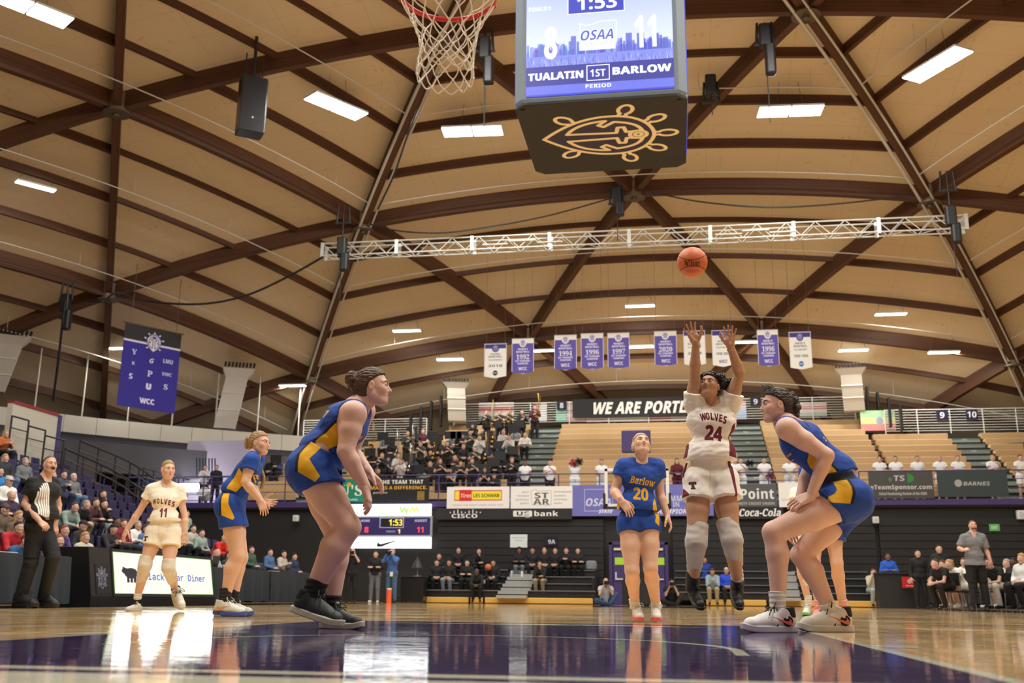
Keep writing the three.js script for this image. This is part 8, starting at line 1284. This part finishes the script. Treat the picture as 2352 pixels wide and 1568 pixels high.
// team and friends on the low bleachers
const lowPlane = (x, y, up) => { const r = dirOf(x, y); let t = 20; for (let i = 0; i < 4000; i++) { const p = along(r, t), d = -p.z; if (d > 33 && p.y < 0.44 + 0.25 * (d - 33.22) / 0.72 + up) return p; t += 0.01; } return along(r, 38); };
for (const [x, y, pose, top, bottom, hs, hc, sk, label] of [
  [999, 1292, 'lap', '#16161a', '#1a1a1c', 'tail', 'dark', 'pale', 'girl in black tracksuit at the end of the low bleacher'], [1012, 1268, 'crossed', '#16161a', '#1a1a1c', 'long', 'brown', 'pale', 'girl with a long braid behind the end of the low bleacher'], [1036, 1280, 'lap', '#16161a', '#8b909c', 'tail', 'black', 'tan', 'girl in black hoodie with grey trousers on the low bleacher'], [1057, 1253, 'lap', '#16161a', '#1a1a1c', 'tail', 'brown', 'pale', 'girl in black in the top row above the grey trousers'], [1076, 1283, 'crossed', '#16161a', '#1a1a1c', 'tail', 'dark', 'pale', 'girl in black jacket with folded arms on the low bleacher'], [1097, 1303, 'lean', '#1c1d20', '#16161a', 'bald', 'black', 'dark', 'man in black leather jacket leaning on his knees in front'], [1103, 1254, 'chin', '#16161a', '#1a1a1c', 'tail', 'dark', 'pale', 'girl in black holding her chin in the top row'], [1131, 1290, 'lap', '#16161a', '#1a1a1c', 'tail', 'black', 'tan', 'girl in black with a basketball in her lap'],
  [1197, 1250, 'crossed', '#16161a', '#6f747c', 'curly', 'black', 'brown', 'curly-haired girl in black with grey trousers by the aisle steps'], [1227, 1250, 'lap', '#16161a', '#1a1a1c', 'short', 'black', 'tan', 'girl in black with cropped hair beside the white notice'], [1253, 1252, 'lap', '#16161a', '#1a1a1c', 'tail', 'blond', 'pale', 'girl in black with a fair ponytail under the navy sign'], [1245, 1282, 'chin', '#16161a', '#a2947a', 'short', 'dark', 'tan', 'man in black top and khaki trousers on the front rows'], [1278, 1251, 'lap', '#16161a', '#1a1a1c', 'short', 'brown', 'pale', 'girl in black right of the navy section sign'], [1304, 1252, 'clap', '#16161a', '#1a1a1c', 'long', 'brown', 'pale', 'girl in black with hair over one shoulder in the top row'], [1329, 1252, 'crossed', '#16161a', '#1a1a1c', 'short', 'dark', 'pale', 'girl in black at the door end of the top row'],
  [1636, 1306, 'phone', '#8ea6b6', '#a59a7c', 'short', 'brown', 'tan', 'bearded man in pale blue shirt holding a camera on the right bleacher'], [1668, 1304, 'lap', '#2348c8', '#20222a', 'short', 'white', 'tan', 'child in bright blue beside the bearded photographer'], [2004, 1313, 'snap', '#c9c3b0', '#aab4ba', 'short', 'brown', 'pale', 'photographer in cream hooded coat and grey jeans on the yellow skirted bleacher']]) {
  const h = lowPlane(x, y, 0.8); const k = clamp(Math.round((-h.z - 33.22) / 0.72), 0, 3), row = rowsLow[k];
  addPerson(V(h.x, row.h + 0.005, -(row.d + 0.22)), turnTo(rr(-0.1, 0.25), 1), pose, { top, bottom, hair: [hs, hc], skin: sk, label, shoes: rnd() < 0.5 ? '#d9dccf' : '#1b1b1c' });
}
{ const p = lowPlane(1126, 1303, 0.5); one('basketball', new THREE.SphereGeometry(0.118, 20, 14).translate(p.x, p.y, p.z + 0.42), mat(lin(0.62, 0.16, 0.06), 0.6), 'orange basketball on the lap of a girl on the low bleacher', 'basketball'); }
// standing staff
const standAt = (x, d, pose, o) => { const p = onZ(x, 1383, d); return addPerson(V(p.x, o.y ?? 0, -d), o.turn ?? 0, pose, o); };
const camKit = (root, pose, big) => { const p = POSES[pose].headC; const k = part('held_camera', merge([rbox(0.15, 0.11, 0.08, 0.015, 0, p.y - 0.02, p.z + 0.2), new THREE.CylinderGeometry(0.045, 0.05, big ? 0.2 : 0.12, 14).rotateX(Math.PI / 2).translate(0, p.y - 0.02, p.z + 0.29)]), blackGloss, root); return k; };
camKit(standAt(805, 30.5, 'cameraUp', { top: '#16161a', bottom: '#131315', hair: ['bald', 'grey'], label: 'bald photographer in black standing under the wall scoreboard', sleeve: 'short', turn: 0.2, scale: 1.03 }), 'cameraUp');
standAt(859, 31.2, 'crossedStand', { top: '#17171b', bottom: '#6b7077', hair: ['short', 'brown'], label: 'man in black jacket and grey jeans with folded arms', shoes: '#e2e2de', turn: 0.1 });
camKit(standAt(898, 31.0, 'cameraUp', { top: '#4468a8', bottom: '#41607f', hair: ['short', 'grey'], label: 'cameraman in blue shirt and jeans beside the orange post', turn: -0.2, scale: 1.04 }), 'cameraUp', true);
{ const p = onZ(897, 1318, 30.85); one('press_badge', rbox(0.1, 0.15, 0.01, 0.004, p.x + 0.03, p.y, p.z), cmat('#e9e9e2', 0.6), 'white press badge on the blue shirt of the cameraman', 'badge'); }
for (const [x, d, top, bottom, hs, hc, lab, sl] of [[1391, 29.5, '#b9bec2', '#2c4468', 'bald', 'grey', 'photographer in grey T-shirt and jeans sitting on the floor by the low bleacher', 'short'], [1541, 30.5, '#1b2122', '#16161a', 'short', 'dark', 'photographer in black sitting on the floor right of the purple door', 'short']]) { const q = onZ(x, 1385, d); camKit(addPerson(V(q.x, 0.02, -d), 0.15, 'floorSnap', { top, bottom, hair: [hs, hc], label: lab, sleeve: sl }), 'floorSnap'); }
for (const [x, d, pose, top, sk, lab, y = 0, e = {}] of [[2047, 31.8, 'crossedStand', '#2458c8', 'brown', 'man in bright blue polo leaning on the black stand'], [2117, 29.4, 'stand', '#16161a', 'pale', 'security guard in black jacket with a badge by the red sign'], [2167, 28.6, 'crossedStand', '#16161a', 'pale', 'man in black with folded arms behind the bench', 0, { scale: 1.06 }], [1622, 35.3, 'stand', '#1f3f9a', 'tan', 'man in blue jacket standing behind the shooter\'s knee']]) standAt(x, d, pose, { top, bottom: '#151517', skin: sk, hair: ['short', 'dark'], label: lab, y, ...e });
// the bench on the right
for (const [x, y, D, pose, top, bottom, hs, hc, sl, lab] of [[2172, 1300, 24.6, 'lean', '#16161a', '#16161a', 'short', 'brown', 'short', 'assistant in black leaning forward at the end of the bench'], [2188, 1302, 25.4, 'lean', '#eceade', '#eceade', 'tail', 'brown', 'kit', 'bench player in white resting her elbows, beside the assistant'], [2203, 1298, 25.0, 'lean', '#eceade', '#eceade', 'tail', 'blond', 'kit', 'fair bench player in white nearest the coach'], [2216, 1302, 25.8, 'lap', '#eceade', '#eceade', 'long', 'brown', 'kit', 'bench player in white half hidden behind the coach'], [2284, 1292, 25.2, 'lean', '#eceade', '#eceade', 'tail', 'brown', 'kit', 'bench player in white right of the coach'], [2297, 1306, 24.0, 'lean', '#16161a', '#c9c6ba', 'short', 'brown', 'short', 'person in black T-shirt and pale trousers bending forward on the bench'], [2326, 1276, 25.5, 'lap', '#1b1b20', '#16161a', 'short', 'black', 'long', 'dark-jacketed man upright on the bench'], [2345, 1272, 23.4, 'lap', '#d9dcd8', '#16161a', 'long', 'blond', 'long', 'fair-haired woman in pale top with clasped hands at the end of the bench'], [2312, 1296, 26.4, 'lap', '#e2e0d6', '#16161a', 'short', 'grey', 'long', 'person in white with an orange shirt front behind the bench']]) {
  const h = atD(x, y, D); addPerson(V(h.x, 0.46, h.z), turnTo(-0.75, 0.55), pose, { top, bottom, hair: [hs, hc], sleeve: sl, label: lab, shoes: sl === 'kit' ? '#eceae4' : '#1b1b1c', skin: lab.startsWith('dark') ? 'dark' : 'pale' }); chairAt(V(h.x, 0, h.z), turnTo(-0.75, 0.55), 'black folding chair of the team bench', 'team bench chairs');
}
// cheerleaders along the deck railing
const cheerAt = (x, pose, o = {}) => { const q = onZ(x, 1110, 36.75), hc = pick(['brown', 'dark', 'blond', 'red']), where = x > 2147 ? 'behind the blue-grey banner' : x > 1990 ? 'behind the banner with the green logo' : x > 1680 ? 'by the right aisle' : 'left of the far backboard'; return addPerson(V(q.x, 3.74, -36.75), rr(-0.2, 0.2), pose, { top: '#eef0f0', bottom: '#eef0f0', hair: ['tail', hc], sleeve: 'kit', shoes: '#eceae4', label: `${hc === 'red' ? 'red-haired' : hc + '-haired'} cheerleader in white ${({ rail: 'with joined hands', play: 'clapping', stand: 'with lowered arms', crossedStand: 'with folded arms' })[pose] ?? ''} ${where}`, group: 'cheerleaders at the railing', ...o }); };
for (const [x, pose, o] of [[1206, 'rail', { skin: 'brown', bottom: '#16161a', label: 'man in white T-shirt standing at the aisle railing', group: undefined, sleeve: 'short', hair: ['short', 'black'] }], [1263, 'play', { label: 'drummer in white shirt with a dark drum at the railing', group: undefined, sleeve: 'short', bottom: '#16161a' }], [1320, 'cheer', { label: 'cheerleader in white raising pom-poms over her head', group: undefined }], [1382, 'rail'], [1556, 'rail', { top: '#5e1a28', bottom: '#5e1a28', hair: ['long', 'dark'], label: 'spectator in maroon hooded top behind the shooter\'s shorts', group: undefined, sleeve: 'long' }], [1690, 'rail'], [1703, 'play'], [1757, 'rail'], [1815, 'rail'], [2023, 'rail'], [2061, 'rail'], [2111, 'stand'], [2163, 'rail'], [2205, 'crossedStand'], [2285, 'play'], [2349, 'rail']]) cheerAt(x, pose, o);
for (const [x, y, c, lab] of [[1317, 1062, '#b01c2c', 'red pom-pom held above the cheerleader'], [1330, 1058, '#151515', 'black pom-pom held above the cheerleader'], [1722, 1062, '#161616', 'black pom-pom beside the right aisle'], [1768, 1092, '#a01828', 'red pom-pom held low at the railing']]) { const p = onZ(x, y, 36.65), s = []; for (let i = 0; i < 60; i++) { const d = V(rr(-1, 1), rr(-1, 1), rr(-1, 1)).normalize(); s.push(tube([V(0, 0, 0), d.clone().multiplyScalar(0.1), d.clone().multiplyScalar(0.17).add(V(0, -0.03, 0))], 0.012, 3, 3)); } const o = one('pom_pom', merge(s), cmat(c), lab, 'pom-pom'); o.position.copy(p); }
// pep band on the tan rows
const bandPlane = (x, y, up) => { const r = dirOf(x, y); let t = 30; for (let i = 0; i < 4000; i++) { const p = along(r, t), d = -p.z; if (d > ROW_D && p.y < ROW_H + 0.1 + ROW_R * (d - ROW_D - 0.17) / ROW_T + up) return p; t += 0.01; } return along(r, 45); };
const bandSpots = [[855, 1042], [872, 1045], [852, 1078], [868, 1082], [905, 1010], [930, 995], [952, 990], [975, 985], [888, 1000], [912, 1040], [948, 1052], [985, 1045], [1026, 1040], [1005, 1068], [1030, 1075], [985, 1070], [940, 1082], [1080, 985], [1050, 1005], [1075, 1015], [1040, 1000], [1100, 1000], [1120, 1020], [1062, 1030], [1095, 1045], [1082, 1052], [1118, 1072], [1115, 945], [1145, 945], [1168, 940], [1198, 938], [1225, 935], [1185, 985], [1165, 1005], [1150, 1025], [1205, 1002], [1180, 1042], [1172, 1062], [1140, 1060], [1060, 1062], [1010, 1010], [960, 1020], [1090, 975], [1190, 960], [1035, 1085], [1155, 985], [645, 1052], [620, 1058], [1000, 1000], [1022, 1018], [1068, 1000], [1110, 985], [1130, 995], [1090, 1022], [1155, 1045], [1050, 1045], [970, 1075], [915, 1068], [895, 1055], [1140, 1085]];
const bandTops = ['#16161a', '#1c1c20', '#16161a', '#26241f', '#16161a', '#2b3a30', '#16161a', '#4a1c26', '#8b9496', '#c9cac6', '#3a4a6a', '#1a1a1e'];
bandSpots.forEach(([x, y], i) => {
  const st = i % 4 === 1 && y > 960 || y < 950, pose = st ? 'play' : pick(['lap', 'clap', 'phone', 'lap', 'crossed']), h = bandPlane(x, y, st ? 1.4 : 0.72), top = x > 1195 && y > 995 && y < 1010 ? '#e2dfd8' : bandTops[i % bandTops.length];
  const k = clamp(Math.round((-h.z - ROW_D - 0.17) / ROW_T), 0, 12), row = rowAt(k);
  addPerson(V(h.x, st ? row.h - 0.12 : row.h + 0.1, -(row.d + (st ? 0.44 : 0.17))), rr(-0.25, 0.35), pose, { top, bottom: '#18181b', hair: [pick(['short', 'long', 'short', 'tail']), pick(['brown', 'dark', 'black', 'blond', 'red'])], sleeve: pick(['long', 'short', 'long']), label: `pep band member in ${({ '#16161a': 'black', '#1c1c20': 'black', '#1a1a1e': 'black', '#26241f': 'brown', '#2b3a30': 'green', '#4a1c26': 'maroon', '#8b9496': 'grey', '#c9cac6': 'white', '#3a4a6a': 'blue', '#e2dfd8': 'cream' })[top]} ${st ? 'standing' : 'seated'} on the tan bleachers`, group: 'pep band members' });
  if (i % 2 === 0) { const m = thing('music_stand', 'black music stand in front of a pep band player', 'music stand', V(h.x - 0.05, row.h - 0.12, -row.d + 0.08), 0, 'music stands of the band'); const dk = part('desk', rbox(0.5, 0.34, 0.02, 0.008, 0, 0.95, 0), blackSeat, m); part('pole', tube([V(0, 0, 0), V(0, 0.95, 0)], 0.015, 1, 5), blackSeat, m); part('tripod', merge([0, 2.1, 4.2].map((a) => tube([V(0, 0.15, 0), V(0.2 * Math.cos(a), 0, 0.12 * Math.sin(a))], 0.012, 1, 4))), blackSeat, m); }
});
const brass = mat(lin(0.62, 0.42, 0.14), 0.25, { metalness: 1 }), silver = mat(lin(0.7, 0.7, 0.68), 0.25, { metalness: 1 });
[[1134, 965, 1], [1172, 960, 0], [1238, 950, 1], [1000, 1042, 0], [1118, 1043, 1], [950, 1025, 2], [915, 1035, 2], [945, 1070, 2], [1135, 1005, 0], [860, 1018, 1]].forEach(([x, y, kind]) => {
  const p = bandPlane(x, y, 1.0), m = thing('brass_instrument', kind === 2 ? 'silver wind instrument held by a pep band player' : kind ? 'gold trombone held by a pep band player' : 'gold trumpet held by a pep band player', 'instrument', p.add(V(0, 0, 0.25)), 0, 'band instruments');
  const bm = kind === 2 ? silver : brass, L = kind ? 0.9 : 0.45;
  part('tubing', merge([tube([V(0, 0, 0), V(0.03, L * 0.5, 0.1), V(0, L, 0.05)], 0.018, 10, 6), tube([V(0.08, 0, 0), V(0.09, L * 0.9, 0.06)], 0.014, 1, 5)]), bm, m); part('bell', new THREE.LatheGeometry([[0.02, 0], [0.03, 0.12], [0.06, 0.2], [0.12, 0.25]].map((q) => new THREE.Vector2(...q)), 16).rotateX(2.4).translate(0, 0, 0.05), bm, m);
});
// gallery onlookers
for (const [x, y, d, top, lab] of [[338, 1066, 37.4, '#3a5a8a', 'onlooker in blue standing at the corner gallery rail'], [470, 1098, 37.2, '#d8dade', 'drummer in white on the corner gallery'], [496, 1100, 37.2, '#16161a', 'onlooker in black on the corner gallery']]) { const q = onZ(x, y, d); addPerson(V(q.x, 3.74, -d), 0.2, x === 470 ? 'play' : 'stand', { top, bottom: '#151517', hair: ['short', 'dark'], label: lab }); }
{ const p = onZ(470, 1135, 36.9), o = thing('marching_drum', 'white marching drum with a bright rim on the corner gallery', 'drum', p); part('shell', new THREE.CylinderGeometry(0.24, 0.24, 0.34, 20).rotateX(Math.PI / 2 - 0.6), whiteRail, o); part('rim', new THREE.TorusGeometry(0.245, 0.015, 6, 20).rotateX(-0.6).translate(0, 0.1, 0.14), silver, o); }
// bottles, bags on the low bleachers
for (const [x, y, c, h, lab] of [[1134, 1334, '#b8d2e2', 0.26, 'pale blue water bottle on the second row of the low bleacher'], [1175, 1313, '#9fc0e8', 0.2, 'blue-capped bottle at the top of the aisle steps'], [1199, 1316, '#dfe6ea', 0.2, 'white bottle beside the curly-haired girl'], [1114, 1336, '#c4d0d8', 0.12, 'small clear cup on the low bleacher']]) { const k = clamp(Math.round((1356 - (y + 6)) / 15), 0, 3), r = rowsLow[k], p = onZ(x, y, r.d + 0.1), o = thing('water_bottle', lab, 'bottle', [p.x, r.h, -(r.d + 0.1)]); part('flask', new THREE.CylinderGeometry(0.05, 0.05, h * 0.8, 14).translate(0, h * 0.4, 0), cmat(c, 0.3), o); part('lid', new THREE.CylinderGeometry(0.025, 0.035, h * 0.2, 12).translate(0, h * 0.9, 0), cmat('#e9ecee', 0.4), o); }
for (const [x, k, c, lab] of [[1358, 3, '#7e828c', 'grey rucksack on the top row by the purple door'], [1216, 3, '#2a2b30', 'dark sports bag at the feet of the top row']]) { const r = rowsLow[k], p = onZ(x, 1305, r.d + 0.2), o = thing('rucksack', lab, 'bag', [p.x, r.h, -(r.d + 0.22)]); part('bag', rbox(0.42, 0.36, 0.26, 0.11, 0, 0.18, 0), cmat(c, 0.9), o); part('pocket', rbox(0.3, 0.18, 0.08, 0.035, 0, 0.13, 0.13), cmat(c, 0.8), o); part('strap', new THREE.TorusGeometry(0.05, 0.012, 6, 12).translate(0, 0.37, 0), cmat('#1b1b1c'), o); }

scene.add(camera);
renderer.render(scene, camera);
